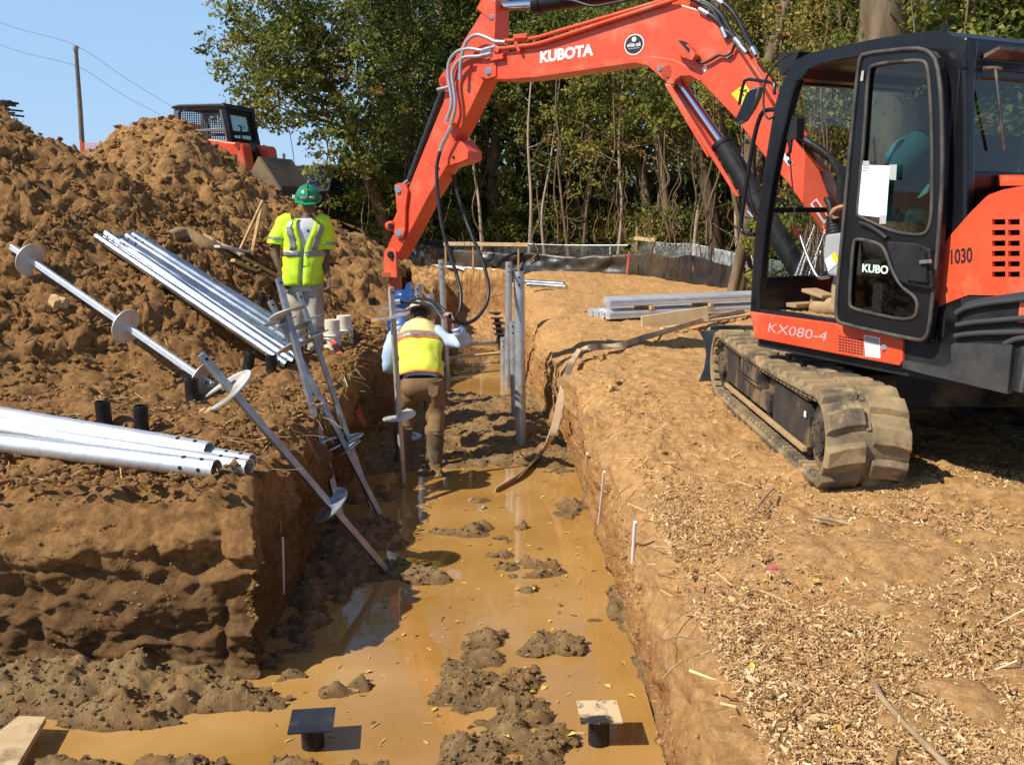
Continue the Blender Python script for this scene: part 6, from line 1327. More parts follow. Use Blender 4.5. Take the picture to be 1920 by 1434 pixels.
lg = catmull([S(318, 446, -.02), S(348, 438, .0), S(390, 462, -.02), S(430, 486, -.06)], 5); setp(MB().tube(lg, .075, 10, hollow=.8).build('log', mat('straw_bark', (.20, .12, .05), .9, c2=(.36, .24, .11), nscale=14, stretch=(4, 1, 1)), None), 'hollow curled log half buried in the dark heap', 'log')
pw = [G(-40, 1400, -.9), G(35, 1341, -.9), G(86, 1343, -.9), G(25, 1446, -.9), G(-30, 1450, -.9)]
mb = MB(); mb.prism(pw, (0, 0, -.03)); setp(fixn(mb.build('plywood_sheet', mat('dirty_plywood', (.44, .30, .15), .75, c2=(.58, .43, .25), nscale=4, c3=(.25, .16, .08), n3=5), None, bevel=.003)), 'muddy plywood board lying in the bottom left corner', 'board')
def rock(label, c, s, m, name='rock', grp=None, cat='rock', seed=0):
    rr = random.Random(seed); mb = MB(); mb.ball(c, (s * .75, s * .62, s * .5), 9, 6, X=(math.cos(seed), math.sin(seed), .2), Y=(-math.sin(seed), math.cos(seed), .3), fn=lambda q: q * (1 + .3 * math.sin(q.x * 4 + seed) * math.cos(q.y * 3 + seed) + rr.uniform(-.16, .12))); mb.smooth = [False] * len(mb.f); setp(mb.build(name, m), label, cat, grp)
ROCK = mat('tan_rock', (.42, .27, .12), .9, c2=(.56, .38, .19), nscale=8, bump=.5, bscale=30)
rock('large tan rock beside the black cap with a base plate', S(390, 775), .10, ROCK, grp='rocks on the bank', seed=1); rock('flat tan boulder standing out of the dark heap', S(108, 570), .15, ROCK, grp='rocks on the bank', seed=2); rock('pale tan clod resting beside the digger track', G(1345, 797, -.01), .05, ROCK, grp='rocks on the bank', seed=3); rock('tan clod near the pink scrap on the right bank', G(1147, 728, -.01), .07, ROCK, grp='rocks on the bank', seed=4); rock('grey stone half sunk in the water below the flat hose', G(903, 952, -1.0), .06, mat('wet_stone', (.20, .16, .11), .4, c2=(.3, .25, .18), nscale=9), grp='stones in the water', seed=5); rock('dark stone with pale end in the water left of the grey stone', G(884, 938, -1.0), .05, mat('wet_stone'), grp='stones in the water', seed=6)
for i, (x, y, c) in enumerate([(1205, 718, PK), (1353, 793, PK), (1452, 1067, PK), (1516, 1012, PK)]):
    q = G(x, y, .03); mb = MB(); mb.add([q + Vector(v) for v in ((-.03, 0, 0), (0, -.018, .012), (.032, .004, 0), (.004, .02, .01))], [(0, 1, 2, 3)]); o = mb.build('plastic_scrap', c); o.modifiers.new('s', 'SOLIDIFY').thickness = .002; setp(o, ('pink scrap lying by the tan clod on the right bank', 'dark pink scrap lying beside the digger track', 'pink scrap among the wood chips, nearest the camera', 'pink scrap among the wood chips, farther one')[i], 'scrap', 'pink scraps on the right bank')
rb = random.Random(8)                                                # sticks and roots
TW = mat('twig', (.22, .14, .075), .9, c2=(.38, .27, .15), nscale=10)
for lab, pts, r in (('long bent root lying on the wood chips, lower right', [(1640, 1280), (1655, 1310), (1700, 1360), (1745, 1405), (1780, 1440)], .012), ('short forked stick lying on the chips near the digger track', [(1530, 968), (1565, 975), (1600, 984)], .012), ('thin pale stick poking out behind the near digger track', [(1690, 768), (1735, 766), (1780, 772)], .012), ('curved twig on the right bank above the trench wall', [(1420, 950), (1440, 925), (1450, 915)], .009)):
    MB().tube(catmull([G(x, y, .03 + rb.uniform(0, .02)) for x, y in pts], 5), [r * rb.uniform(.7, 1.1) for _ in range((len(pts) - 1) * 5 + 1)], 6).build('stick', TW, label=lab, cat='stick', group='sticks on the right bank')
mb = MB()
for i in range(46):                                                  # fine roots hanging out of both trench edges
    if i < 30: y = rb.uniform(5.0, 10.5); x = float(ip(XLT, y)); s = 1
    else: y = rb.uniform(3.2, 10); x = float(ip(XRT, y)); s = -1
    p = [Vector((x - s * .05, y, rb.uniform(-.22, .0)))]; d = Vector((s * rb.uniform(.2, 1), rb.uniform(-.8, .5), rb.uniform(-.3, .3)))
    for j in range(4): d += Vector((rb.uniform(-.3, .3), rb.uniform(-.4, .4), rb.uniform(-.5, .1))); p.append(p[-1] + d.normalized() * rb.uniform(.03, .08))
    mb.tube(catmull(p, 3), rb.uniform(.0025, .005), 4)
mb.build('hanging_roots', TW, kind='stuff')
FL = shade_mat('fallen_leaf', (0, (.55, .36, .05)), (.5, (.62, .46, .08)), (.8, (.36, .17, .04)), (1, (.18, .26, .05)), rough=.6)
g5 = np.random.default_rng(12); LVS = [(1097, 913), (883, 1123), (1080, 1040), (1052, 1135), (1048, 1148), (1030, 1165), (1072, 1388), (948, 1405), (1185, 1305), (940, 1081), (1060, 1080), (1020, 1290), (815, 1330), (1110, 1070), (970, 1105), (1170, 1245), (925, 1060), (1000, 1110)]
cx = [G(x, y, -1.0) for x, y in LVS] + [Vector((g5.uniform(-1, .6), g5.uniform(4.2, 10), 0)) for _ in range(50)] + [Vector((g5.uniform(.8, 4), g5.uniform(2.5, 9), 9)) for _ in range(50)]
C = np.array([(p.x, p.y, (base_ground(np.array([p.x]), np.array([p.y]))[0] + .02) if p.z == 9 else max(float(floor_z(np.array([p.x]), np.array([p.y]))[0]) + .01, WATER + .006)) for p in cx]); o = leaves('fallen_leaves', C, g5.uniform(.03, .06, len(C)), g5.random(len(C)), FL, up=6., front=0); o['kind'] = 'stuff'

# ------------------------------------------------------------------ blue auger motor hanging from the yoke
BLUE = mat('blue_paint', (.012, .07, .26), .4, c2=(.02, .10, .34), nscale=5, coat=.2, c3=(.10, .09, .08), n3=6)
mt = thing('auger_motor', 'blue hydraulic auger motor hanging from the orange yoke above the trench', 'auger motor', tuple(D(757, 620, 9.92)))
q0, q1 = D(759, 545, 9.92), D(757, 612, 9.92); mb = MB(); mb.tube([q0, q0.lerp(q1, .12), q0.lerp(q1, .14), q0.lerp(q1, .8), q0.lerp(q1, .82), q1], [.10, .10, .12, .12, .145, .145], 22); mb.build('housing', BLUE, mt)
mb = MB(); P_ = lambda pts, Y: [D(x, y, Y) for x, y in pts]
mb.prism(P_([(762, 532), (772, 527), (777, 540), (777, 590), (750, 590), (740, 575), (738, 556), (752, 553), (757, 545)], 9.78), (0, .03, 0)); fixn(mb.build('side_plate', BLUE, mt, bevel=.004)); mb = MB(); mb.prism(P_([(762, 532), (772, 527), (777, 540), (777, 590), (750, 590), (745, 570), (752, 553), (757, 545)], 10.03), (0, .03, 0)); fixn(mb.build('side_plate', BLUE, mt, bevel=.004)); mb = MB(); mb.prism(P_([(725, 602), (740, 600), (741, 628), (728, 626)], 9.8), (0, .05, 0)); fixn(mb.build('guard', BLUE, mt))
MB().tube([D(741, 566, 9.74), D(751, 565, 9.74)], .035, 10).build('port', STEELF, mt); MB().tube([D(774, 537, 9.72), D(774, 537, 10.1)], .03, 10).build('pin', mat('rusty_pin', (.2, .1, .06), .7), mt)
e0 = D(757, 612, 9.92); gp = Vector((e0.x + .02, e0.y, -1.1)); anchor('screw anchor being driven down by the blue motor behind the bent worker', e0, gp, [(.12, .15, 1., None)], HELXB, cap=False, w=.06)
MB().tube([D(834, 601, 9.05), D(812, 572, 9.3)], .012, 8).build('guide_rod', CHROME, label='thin bright rod held by the bent worker beside the hoses', cat='rod')
# ------------------------------------------------------------------ people
def skin_mat(name, a, b): return mat(name, a, .5, c2=b, nscale=14, bump=.1, bscale=120)
SKIND = skin_mat('dark_skin', (.085, .042, .026), (.14, .072, .044)); SKINL = skin_mat('tanned_skin', (.36, .17, .10), (.46, .23, .14))
def body_mesh(mb, m, root, vox=.0075):
    o = mb.build('body_tmp', m, root); r = o.modifiers.new('r', 'REMESH'); r.mode = 'VOXEL'; r.voxel_size = vox; r.use_smooth_shade = True
    s = o.modifiers.new('s', 'SMOOTH'); s.factor = .5; s.iterations = 4
    bpy.context.view_layer.update(); me = bpy.data.meshes.new_from_object(o.evaluated_get(bpy.context.evaluated_depsgraph_get())); bpy.data.objects.remove(o)
    me.name = 'body'; me.materials.clear(); me.materials.append(m); me.polygons.foreach_set('use_smooth', [True] * len(me.polygons))
    b = bpy.data.objects.new('body', me); COL.objects.link(b); b.parent = root; OFF[b] = OFF[root]; return b
def hand(mb, wrist, d, palm_n, thumb_side, L=.185, curl=.5, w=.085):
    """palm, four unequal fingers and a side thumb; d = along the hand, palm_n = the way the palm faces"""
    d = Vector(d).normalized(); n_ = Vector(palm_n); n_ = (n_ - d * n_.dot(d)).normalized(); s = d.cross(n_) * thumb_side; W = Vector(wrist)
    pl = L * .52; mb.ball(W + d * pl * .55, (w * .5, pl * .62, .018), 12, 8, s, d)
    for k, (off, fl) in enumerate(((.033, .43), (.011, .48), (-.011, .45), (-.032, .36))):
        b = W + d * pl * .95 + s * off; seg = L * fl / 3; p = [b - d * .02, b]; a = 0; q = b
        for j in range(3): a += curl * (1.0 + .12 * k); q = q + (d * math.cos(a) + n_ * math.sin(a)) * seg * (1.15 - .15 * j); p.append(q)
        mb.tube(p, [.010, .0098, .009, .0082, .0068], 8)
    t = W + d * pl * .25 + s * w * .38; p = [t - s * .015, t + s * .018 + d * .022 + n_ * .008, t + s * .028 + d * .05 + n_ * (.014 + .02 * curl), t + s * .022 + d * .076 + n_ * (.02 + .04 * curl)]; mb.tube(p, [.013, .0125, .011, .009], 8)
def head(mb, c, fwd, up, s=1.):
    f = Vector(fwd).normalized(); u = Vector(up); u = (u - f * u.dot(f)).normalized(); r = f.cross(u)
    c = Vector(c); mb.ball(c + u * .02 * s, (.078 * s, .098 * s, .108 * s), 18, 14, r, f); mb.ball(c + f * .02 * s - u * .055 * s, (.060 * s, .072 * s, .062 * s), 14, 10, r, f)
    mb.tube([c + f * .092 * s + u * .02 * s, c + f * .112 * s - u * .018 * s, c + f * .094 * s - u * .028 * s], [.009 * s, .016 * s, .012 * s], 8)
    for k in (-1, 1):
        mb.tube([c + f * .086 * s + u * .032 * s + r * k * .014 * s, c + f * .080 * s + u * .034 * s + r * k * .05 * s], [.010 * s, .008 * s], 6); mb.ball(c - f * .005 * s + r * k * .079 * s, (.010 * s, .026 * s, .034 * s), 8, 6, r, f); mb.ball(c + f * .066 * s - u * .02 * s + r * k * .038 * s, .024 * s, 8, 6, r, f)
    mb.tube([c + f * .088 * s - u * .052 * s - r * .022 * s, c + f * .094 * s - u * .052 * s, c + f * .088 * s - u * .052 * s + r * .022 * s], [.006 * s, .009 * s, .006 * s], 6); mb.ball(c + f * .075 * s - u * .095 * s, .024 * s, 8, 6, r, f)
    return c, f, u, r
def face_bits(c, f, u, r, parent, s=1.):
    e = MB()
    for k in (-1, 1): e.ball(c + f * .083 * s + u * .016 * s + r * k * .031 * s, .0115 * s, 10, 6)
    e.build('eyes', mat('eye_white', (.55, .52, .48), .3), parent); e = MB()
    for k in (-1, 1): e.ball(c + f * .0935 * s + u * .015 * s + r * k * .031 * s, .0048 * s, 8, 5)
    e.build('pupils', mat('pupil', (.01, .008, .006), .2), parent)
class Torso:
    """stack of superelliptic sections (centre, side axis, front axis, half width, half depth)"""
    def __init__(s, secs): s.s = [(Vector(c), Vector(X).normalized(), Vector(Y).normalized(), a, b) for c, X, Y, a, b in secs]
    def pt(s, t, ang, off=0., wr=0., seed=0):
        u = min(max(t, 0), 1) * (len(s.s) - 1); i = min(int(u), len(s.s) - 2); k = u - i; k = k * k * (3 - 2 * k) * .5 + k * .5; A, B = s.s[i], s.s[i + 1]
        c = A[0].lerp(B[0], k); X = A[1].lerp(B[1], k).normalized(); Y = A[2].lerp(B[2], k).normalized(); a = A[3] + (B[3] - A[3]) * k + off; b = A[4] + (B[4] - A[4]) * k + off
        ca, sa = math.cos(ang), math.sin(ang); e = .78; p = c + X * a * math.copysign(abs(ca) ** e, ca) + Y * b * math.copysign(abs(sa) ** e, sa)
        if wr:
            n_ = (X * ca + Y * sa); q = p * 1.0; v = float(fbm(np.array([q.x * 9 + q.z * 5]), np.array([q.y * 9 + seed]), np.array([q.z * 13]), 3, seed)[0]); p = p + n_ * wr * (v + .15)
        return p
    def surf(s, mb, t0, t1, a0, a1, nt=14, na=28, off=0., wr=0., seed=0, cap=False):
        """a0, a1: angles in degrees (front = 90) or functions of t"""
        V = []
        for i in range(nt + 1):
            t = t0 + (t1 - t0) * i / nt; b0 = a0(t) if callable(a0) else a0; b1 = a1(t) if callable(a1) else a1
            for j in range(na + 1): V.append(s.pt(t, R(b0 + (b1 - b0) * j / na), off, wr, seed))
        m = na + 1; mb.add(V, [(i * m + j, i * m + j + 1, (i + 1) * m + j + 1, (i + 1) * m + j) for i in range(nt) for j in range(na)], True)
        if cap:
            for i in (0, nt): mb.add([V[i * m + j] for j in range(na)], [tuple(range(na))])
        return mb
def cloth(mb, pts, rad, n=16, wr=.012, seed=0, k=5, flat=1.):
    p = catmull(pts, k); rr = np.interp(np.linspace(0, 1, len(p)), np.linspace(0, 1, len(rad)), rad); st = len(mb.v); mb.tube(p, [float(q) for q in rr], n, caps=True)
    for i in range(st, st + len(p) * n):
        v = mb.v[i]; j = (i - st) // n; d = v - p[j]; w = float(fbm(np.array([v.x * 11 + v.z * 6]), np.array([v.y * 11 + seed]), np.array([v.z * 16]), 3, seed)[0]); mb.v[i] = v + d.normalized() * wr * w
    return mb
def solid(o, t): m = o.modifiers.new('solid', 'SOLIDIFY'); m.thickness = t; m.offset = 1; return o
LIME = mat('lime_vest', (.52, .78, .015), .7, c2=(.60, .86, .03), nscale=6, bump=.3, bscale=260); REFL = mat('reflective_grey', (.22, .22, .22), .42, .25, c2=(.32, .31, .30), nscale=12); TEE = mat('white_tee', (.55, .55, .56), .8, c2=(.66, .66, .66), nscale=8)
KHAKI = mat('light_khaki', (.36, .32, .25), .85, c2=(.46, .42, .34), nscale=7, c3=(.27, .21, .14), n3=4); TANP = mat('brown_work_trousers', (.19, .115, .05), .85, c2=(.27, .17, .08), nscale=6, c3=(.13, .085, .04), n3=3.5); BOOT = mat('muddy_boot', (.09, .06, .035), .8, c2=(.17, .12, .07), nscale=8)
LTBLUE = mat('light_blue_shirt', (.36, .47, .66), .8, c2=(.46, .56, .74), nscale=5); GREENH = mat('green_helmet', (.006, .20, .085), .25, c2=(.008, .24, .10), nscale=4, coat=.4); VORANGE = mat('vest_orange', (.85, .22, .05), .7)

# --- worker in the green helmet, standing on the left bank
Yg = 10.1
g_ = lambda x, y, dy=0.: D(x, y, Yg + dy)
MAN = thing('person', 'worker in green helmet and lime safety vest standing on the left bank', 'person', tuple(G(580, 661)), 'workers')
gx, gy = Vector((1, 0, 0)), Vector((0, -1, 0)); hx = Vector((.96, .22, 0)); hy = Vector((.22, -.96, 0))
mb = MB(); hc = g_(578, 378, -.03); HD = head(mb, hc, (.20, -.92, -.30), (0, -.28, 1)); mb.tube([g_(577, 402, .06), g_(574, 424, .05)], [.056, .066], 12)
mb.tube(catmull([g_(574, 418), g_(573, 450), g_(570, 500), g_(567, 530)], 3), [.08, .10, .11, .11, .11, .11, .11, .11, .11, .11], 16); mb.tube([g_(540, 418, .02), g_(574, 418, .02), g_(604, 420, .02)], [.06, .06, .06], 12)
la = [g_(536, 420, .02), g_(522, 446, .0), g_(517, 474, -.02), g_(522, 497, -.07), g_(530, 519, -.10)]; ra = [g_(606, 422, .02), g_(611, 452, .02), g_(611, 484, .02), g_(612, 502, -.02), g_(616, 520, -.06)]
for a in (la, ra): mb.tube(catmull(a, 4), [.056, .054, .052, .05, .048, .046, .044, .043, .044, .045, .043, .041, .038, .034, .031, .028, .027], 12)
hand(mb, la[-1], g_(538, 540, -.12) - la[-1], (.5, -.5, 0), 1, curl=.35); hand(mb, ra[-1], g_(617, 546, -.10) - ra[-1], (-.6, -.5, 0), -1, curl=.45)
for k, x in ((-1, 556), (1, 586)): mb.tube(catmull([g_(x, 525), g_(x + 4, 595), g_(x + 6, 655)], 4), [.09, .085, .08, .07, .06, .055, .05, .045, .04], 12)
BODY = body_mesh(mb, SKIND, MAN); face_bits(*HD, BODY)
TS = Torso([(g_(567, 533), hx, hy, .205, .155), (g_(568, 505), hx, hy, .205, .155), (g_(570, 475), hx, hy, .20, .15), (g_(572, 445), hx, hy, .205, .15), (g_(573, 425), hx, hy, .215, .135), (g_(574, 414), hx, hy, .17, .10), (g_(575, 409), hx, hy, .085, .075)])
mb = MB(); TS.surf(mb, .05, .99, 0, 360, 16, 36, -.014, .006, 3); SH = mb.build('shirt', TEE, MAN)
mb = MB(); cpt = TS.pt(.55, R(97), -.003); 
def patch(t, a, r_, off, nm, m, par):
    mb = MB(); c = TS.pt(t, R(a), off); X = (TS.pt(t, R(a - 4), off) - TS.pt(t, R(a + 4), off)).normalized(); mb.prism([c + X * r_ * math.cos(q) + Vector((0, 0, r_ * math.sin(q))) for q in np.linspace(0, 2 * math.pi, 17)[:-1]], X.cross(Vector((0, 0, 1))) * .003); fixn(mb.build(nm, m, par))
patch(.60, 86, .017, .002, 'shirt_print', mat('blue_print', (.02, .10, .40), .6), SH)
gap = lambda t: 2 + 27 * max(0, (t - .42) / .58) ** .8
mb = MB(); TS.surf(mb, .0, .97, lambda t: 92 + gap(t), lambda t: 452 - gap(t), 22, 44, .014, .020, 5); VE = solid(mb.build('vest', LIME, MAN), .004)
for t0, t1, nm in ((.30, .375, 'waist_stripe'),):
    mb = MB(); TS.surf(mb, t0, t1, lambda t: 93 + gap(t), lambda t: 451 - gap(t), 3, 44, .0215, .020, 5); solid(mb.build(nm, REFL, VE), .002)
for sg in (-1, 1):
    mb = MB(); TS.surf(mb, .38, .93, (lambda t: 92 + gap(t) + 14) if sg < 0 else (lambda t: 92 - gap(t) - 14), (lambda t: 92 + gap(t) + 34) if sg < 0 else (lambda t: 92 - gap(t) - 34), 14, 5, .0215, .02, 5); solid(mb.build('shoulder_stripe', REFL, VE), .002)
for a, sd in ((la, 1), (ra, 2)):
    p = [a[0] + (a[0] - a[1]) * .25 + Vector((.06 if sd == 1 else -.06, 0, .0)), a[0], a[1], a[1].lerp(a[2], .45)]
    mb = MB(); cloth(mb, p, [.085, .10, .105, .10], 18, .014, sd); SL = mb.build('sleeve', LIME, MAN); q = a[0].lerp(a[1], 1.02); e = a[1].lerp(a[2], .18); mb = MB(); mb.tube([q, e], [.1115, .111], 20, caps=False); mb.build('sleeve_stripe', REFL, SL)
for k, (x, s_) in enumerate(((557, 0), (586, 1))):
    mb = MB(); cloth(mb, [g_(x, 520), g_(x + 1, 560), g_(x + 4, 600, -.02), g_(x + 5, 640), g_(x + 4, 655)], [.118, .11, .095, .09, .092], 18, .016, 20 + k); mb.build('trouser_leg', KHAKI, MAN)
    mb = MB(); f_ = g_(x + 5, 661); mb.tube([f_ + Vector((0, .08, .05)), f_ + Vector((.0, .0, .055)), f_ + Vector((.02, -.12, .04)), f_ + Vector((.03, -.19, .03))], [.045, .055, .05, .03], 12); mb.build('boot', mat('dark_boot', (.025, .02, .018), .6), MAN)
mb = MB(); TS2 = Torso([(g_(569, 545), hx, hy, .20, .14), (g_(568, 520), hx, hy, .195, .14)]); TS2.surf(mb, 0, 1, 0, 360, 4, 30, -.006, .006, 4, True); mb.build('trouser_seat', KHAKI, MAN)
# helmet: dome with ridge, brim and a pair of goggles strapped round it
c, f, u, r = HD; hm = c + u * .055; mb = MB(); mb.ball(hm, (.122, .145, .125), 28, 12, r, f, zmin=-.12); 
mb.tube([hm + f * (.148 * math.cos(t)) + u * (.128 * math.sin(t)) for t in np.linspace(.25, 2.9, 14)], [.012] * 14, 8); HE = mb.build('helmet', GREENH, MAN)
mb = MB(); V = []
for i in range(29):
    a = 2 * math.pi * i / 28; e = f * math.cos(a) + r * math.sin(a); k = .022 + .030 * max(0, math.cos(a)) ** 2; b = hm - u * .012 + f * (.147 * math.cos(a)) + r * (.124 * math.sin(a)); V += [b, b + e * k - u * .016 * max(0, math.cos(a))]
mb.add(V, [(2 * i, 2 * i + 1, 2 * i + 3, 2 * i + 2) for i in range(28)]); solid(mb.build('brim', GREENH, HE), .005)
mb = MB(); mb.tube([hm + u * .022 + f * (.148 * math.cos(t)) + r * (.126 * math.sin(t)) for t in np.linspace(0, 2 * math.pi, 29)], .007, 6); GO = mb.build('goggle_strap', mat('olive_strap', (.05, .09, .05), .6), HE); mb = MB()
for k in (-1, 1): mb.ball(hm + u * .022 + f * .141 + r * k * .042, (.036, .016, .022), 12, 8, r, f)
mb.build('goggles', mat('goggle_lens', (.12, .14, .08), .12, c2=(.3, .32, .2), nscale=20), GO); mb = MB(); mb.box(hm + f * .105 + u * .095, (.04, .004, .03), r, (f + u).normalized().cross(r)); mb.build('helmet_sticker', mat('orange_sticker', (.7, .25, .04), .5), HE)

# --- bent worker standing in the trench, seen from behind
Yb = 9.1
b_ = lambda x, y, dy=0.: D(x, y, Yb + dy)
MB2 = thing('person', 'worker in yellow vest bending in the trench, seen from behind, holding the hoses', 'person', tuple(G(800, 872, -1.03)), 'workers')
fw = Vector((-.12, .99, 0)); rx = Vector((.99, .12, 0)); lean = (b_(783, 628, .42) - b_(790, 712, .05)).normalized(); fr_ = rx.cross(lean)
mb = MB(); hc = b_(788, 592, .60); HB = head(mb, hc, (-.18, .8, -.55), (-.05, .5, .85)); mb.tube([b_(786, 606, .50), b_(785, 622, .40)], [.06, .07], 12)
mb.tube(catmull([b_(784, 620, .40), b_(788, 660, .22), b_(790, 708, .06)], 4), [.08, .10, .11, .11, .11, .11, .11, .11, .11], 16); mb.tube([b_(748, 630, .38), b_(784, 624, .39), b_(818, 624, .38)], [.06, .06, .06], 12)
lA = [b_(746, 628, .40), b_(733, 655, .34), b_(729, 688, .36), b_(738, 676, .55), b_(752, 655, .72)]; rA = [b_(818, 624, .38), b_(840, 636, .30), b_(868, 638, .20), b_(862, 622, .05), b_(851, 606, -.02)]
for a in (lA, rA): mb.tube(catmull(a, 4), [.056, .054, .052, .05, .048, .046, .044, .043, .044, .045, .043, .041, .038, .034, .031, .029, .028], 12)
hand(mb, lA[-1], (.4, .6, .5), (.6, .3, -.3), -1, curl=.8); hand(mb, rA[-1], b_(845, 586, -.02) - rA[-1], (-.75, -.25, .1), -1, curl=.75, L=.19)
lL = [b_(772, 715, .04), b_(762, 768, .10), b_(757, 805, .04), b_(755, 850, .0)]; rL = [b_(810, 715, .02), b_(816, 765, .06), b_(816, 815, .0), b_(814, 858, -.03)]
for a in (lL, rL): mb.tube(catmull(a, 4), [.1, .095, .09, .085, .078, .07, .064, .06, .057, .054, .05, .047, .045], 12)
BB = body_mesh(mb, SKINL, MB2); face_bits(*HB, BB)
TB = Torso([(b_(789, 716, .03), rx, fr_, .20, .145), (b_(789, 700, .06), rx, fr_, .205, .15), (b_(788, 672, .17), rx, fr_, .205, .15), (b_(786, 645, .30), rx, fr_, .215, .15), (b_(784, 626, .39), rx, fr_, .205, .13), (b_(785, 613, .45), rx, fr_, .15, .10), (b_(786, 606, .49), rx, fr_, .08, .08)])
mb = MB(); TB.surf(mb, .0, .99, 0, 360, 14, 34, -.016, .006, 6); mb.build('shirt', LTBLUE, MB2)
for a, sd in ((lA, 5), (rA, 6)):
    mb = MB(); cloth(mb, [a[0] + (Vector((.07, 0, 0)) if sd == 5 else Vector((-.07, 0, 0))), a[0], a[1], a[2], a[3], a[3].lerp(a[4], .45)], [.075, .082, .078, .074, .064, .056], 18, .018, sd); SLV = mb.build('sleeve', LTBLUE, MB2); q = a[3].lerp(a[4], .38); mb = MB(); mb.tube([q, a[3].lerp(a[4], .62)], [.060, .056], 16); mb.build('cuff', LTBLUE, SLV)
VY = mat('yellow_vest', (.66, .74, .05), .7, c2=(.74, .80, .09), nscale=6, bump=.3, bscale=260); VY_LIT = mat('sunlit_yellow_vest', (.86, .74, .24), .7, c2=(.9, .8, .32), nscale=6, bump=.3, bscale=260)  # the second, paler yellow has bright sunlight painted into it
mb = MB(); TB.surf(mb, .04, .48, -85, 265, 12, 44, .016, .020, 8); VE = solid(mb.build('vest', VY, MB2), .004)
mb = MB(); TB.surf(mb, .48, .95, -80, 260, 14, 44, .016, .018, 8); VT = solid(mb.build('vest_lit_top', VY_LIT, VE), .004)  # upper back of the same vest, coloured paler for the sun on it
TB_s = lambda nm, t0, t1, a0, a1, m, off, n1=3, n2=44: solid(fixn((lambda q: q)(TB.surf(MB(), t0, t1, a0, a1, n1, n2, off, .018, 8).build(nm, m, VE))), .002)
BACK = 90
TB_s('stripe_border', .455, .575, -20, 200, VORANGE, .021); TB_s('back_stripe', .475, .555, -20, 200, REFL, .0235)
for k in (-1, 1):
    TB_s('stripe_border', .57, .90, BACK + k * 52, BACK + k * 76, VORANGE, .021, 8, 5); TB_s('shoulder_stripe', .57, .90, BACK + k * 50, BACK + k * 68, REFL, .0235, 8, 5)
TB_s('hem', .03, .06, -85, 265, VORANGE, .0205)
mb = MB(); TBT = Torso([(b_(791, 750, .05), rx, fw, .13, .08), (b_(791, 738, .04), rx, fw, .185, .125), (b_(790, 722, .03), rx, fw, .205, .15), (b_(790, 706, .04), rx, fw, .19, .145)]); TBT.surf(mb, 0, 1, 0, 360, 6, 34, .004, .006, 9, True); mb.build('trouser_seat', TANP, MB2)
for k, a in enumerate((lL, rL)):
    mb = MB(); cloth(mb, [a[0] + Vector((0, 0, .03)), a[0].lerp(a[1], .5), a[1], a[1].lerp(a[2], .6), a[2]], [.118, .118, .102, .094, .10], 18, .018, 30 + k); mb.build('trouser_leg', TANP, MB2)
    mb = MB(); cloth(mb, [a[2] + Vector((0, 0, .05)), a[2].lerp(a[3], .5), a[3], a[3] - Vector((0, 0, .16))], [.092, .086, .08, .085], 16, .012, 33 + k); f_ = a[3] - Vector((0, 0, .11)); mb.tube([f_ - fw * .06, f_ + fw * .06, f_ + fw * .18], [.05, .055, .04], 12); mb.build('boot', BOOT, MB2)
mb = MB(); mb.prism([b_(803, 722, -.115), b_(822, 724, -.115), b_(820, 740, -.115), b_(812, 745, -.115), b_(803, 739, -.115)], (0, .01, 0)); fixn(mb.build('back_pocket', TANP, MB2, bevel=.003))
c, f, u, r = HB; hm = c + u * .06; TANH = mat('tan_helmet', (.66, .56, .38), .45, c2=(.74, .64, .46), nscale=5); mb = MB(); mb.ball(hm, (.12, .14, .105), 26, 10, r, f, zmin=-.1); HT = mb.build('helmet', TANH, MB2); mb = MB(); V = []
for i in range(33):
    a = 2 * math.pi * i / 32; e = f * math.cos(a) + r * math.sin(a); b0 = hm - u * .008 + f * (.138 * math.cos(a)) + r * (.118 * math.sin(a)); V += [b0, b0 + e * .065 - u * .028]
mb.add(V, [(2 * i, 2 * i + 1, 2 * i + 3, 2 * i + 2) for i in range(32)]); solid(mb.build('brim', TANH, HT), .006)
mb = MB(); mb.ball(c - f * .015 + u * .012, (.080, .088, .082), 16, 10, r, f); mb.build('hair', mat('dark_hair', (.02, .015, .012), .6), MB2)

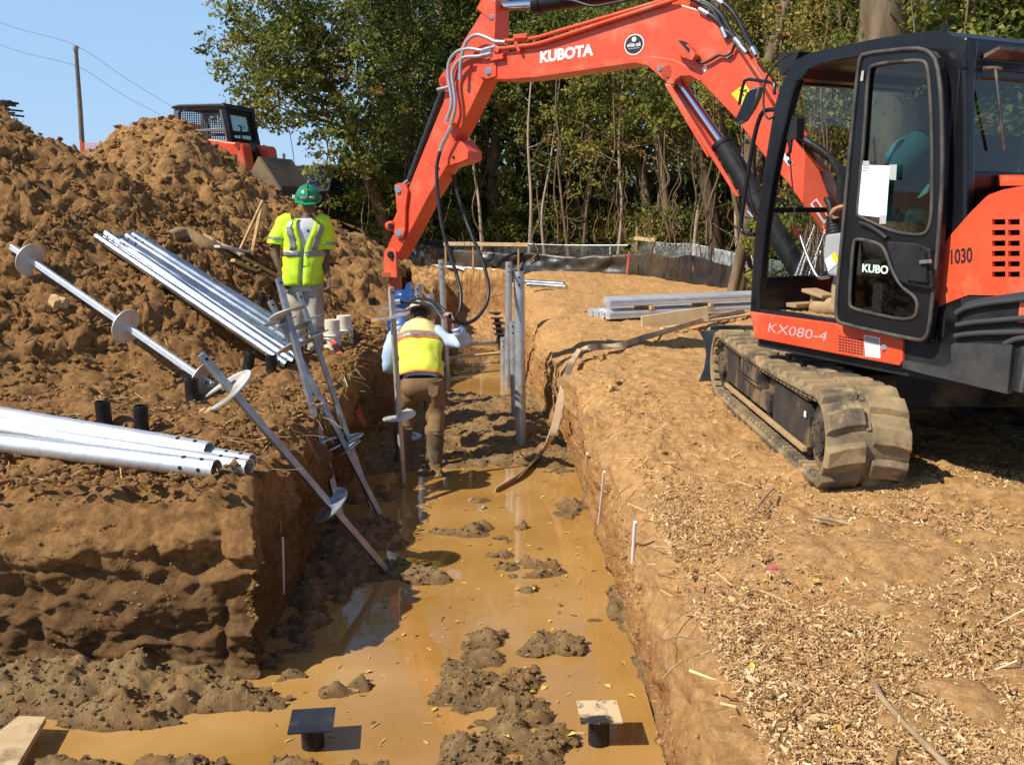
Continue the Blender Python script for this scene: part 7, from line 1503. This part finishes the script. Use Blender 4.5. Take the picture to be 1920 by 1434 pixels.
# --- operator sitting in the cab
o_ = lambda x, y, off=.42: CP.px(x, y, off)
OPR = thing('person', 'operator in teal shirt sitting in the excavator cab with hand on joystick', 'person', tuple(CP.w(-.95, .45, 1.24)), 'workers')
mb = MB(); HO = head(mb, o_(1738, 214, .46), cF - Vector((0, 0, .25)), (0, 0, 1)); mb.tube([o_(1740, 232, .47), o_(1737, 262, .47)], [.058, .068], 12); mb.tube(catmull([o_(1733, 262, .47), o_(1725, 320, .47), o_(1715, 408, .47)], 4), [.11, .14, .15, .15, .14, .14, .14, .14, .14], 14)
oa = [o_(1722, 275, .26), o_(1685, 318, .20), o_(1640, 360, .17), o_(1605, 376, .19), o_(1588, 386, .20)]; mb.tube(catmull(oa, 4), [.056, .054, .052, .05, .048, .046, .044, .043, .044, .045, .043, .041, .038, .034, .031, .029, .028], 12)
hand(mb, oa[-1], o_(1563, 394, .2) - oa[-1], Vector((0, 0, -1)) + cF * .3, 1, curl=.8)
mb.tube(catmull([CP.w(-.95, .42, 1.28), CP.w(-.6, .40, 1.32), CP.w(-.5, .38, 1.22), CP.w(-.46, .36, .96)], 4), [.09, .085, .08, .078, .075, .07, .065, .06, .055, .05, .048, .046, .045], 12)
body_mesh(mb, SKINL, OPR, .009); TEAL = mat('teal_shirt', (.03, .17, .20), .8, c2=(.05, .24, .27), nscale=5)
up_o = (o_(1733, 262, .47) - o_(1715, 410, .47)).normalized(); fo = up_o.cross(cN) if up_o.cross(cN).dot(cF) > 0 else cN.cross(up_o)
TO = Torso([(o_(1714, 415, .47), cN, fo, .17, .15), (o_(1720, 350, .47), cN, fo, .19, .15), (o_(1728, 290, .47), cN, fo, .21, .14), (o_(1733, 268, .47), cN, fo, .18, .11), (o_(1736, 255, .47), cN, fo, .08, .08)]); mb = MB(); TO.surf(mb, 0, 1, 0, 360, 14, 32, .01, .014, 12, True); mb.build('shirt', TEAL, OPR)
mb = MB(); cloth(mb, [o_(1726, 272, .34), oa[0], oa[1], oa[2], oa[2].lerp(oa[3], .4)], [.085, .085, .075, .068, .06], 16, .014, 41); mb.build('sleeve', TEAL, OPR)
mb = MB(); cloth(mb, [CP.w(-1.0, .42, 1.28), CP.w(-.62, .40, 1.32), CP.w(-.5, .38, 1.22), CP.w(-.46, .36, 1.0)], [.11, .10, .09, .075], 16, .012, 42); mb.build('trouser_leg', mat('dark_jeans', (.03, .035, .05), .85), OPR)
mb = MB(); q = CP.w(-.44, .34, .90); mb.tube(catmull([q - cF * .10 + UPV * .0, q + UPV * .015, q + cF * .12 + UPV * .0, q + cF * .22 - UPV * .01], 3), [.05, .058, .062, .062, .062, .06, .058, .055, .052, .036], 12); mb.tube([q - cF * .03 + UPV * .03, q - cF * .03 + UPV * .16], [.06, .062], 12); mb.build('boot', mat('tan_boot', (.30, .20, .10), .85, c2=(.42, .30, .16), nscale=7), OPR)
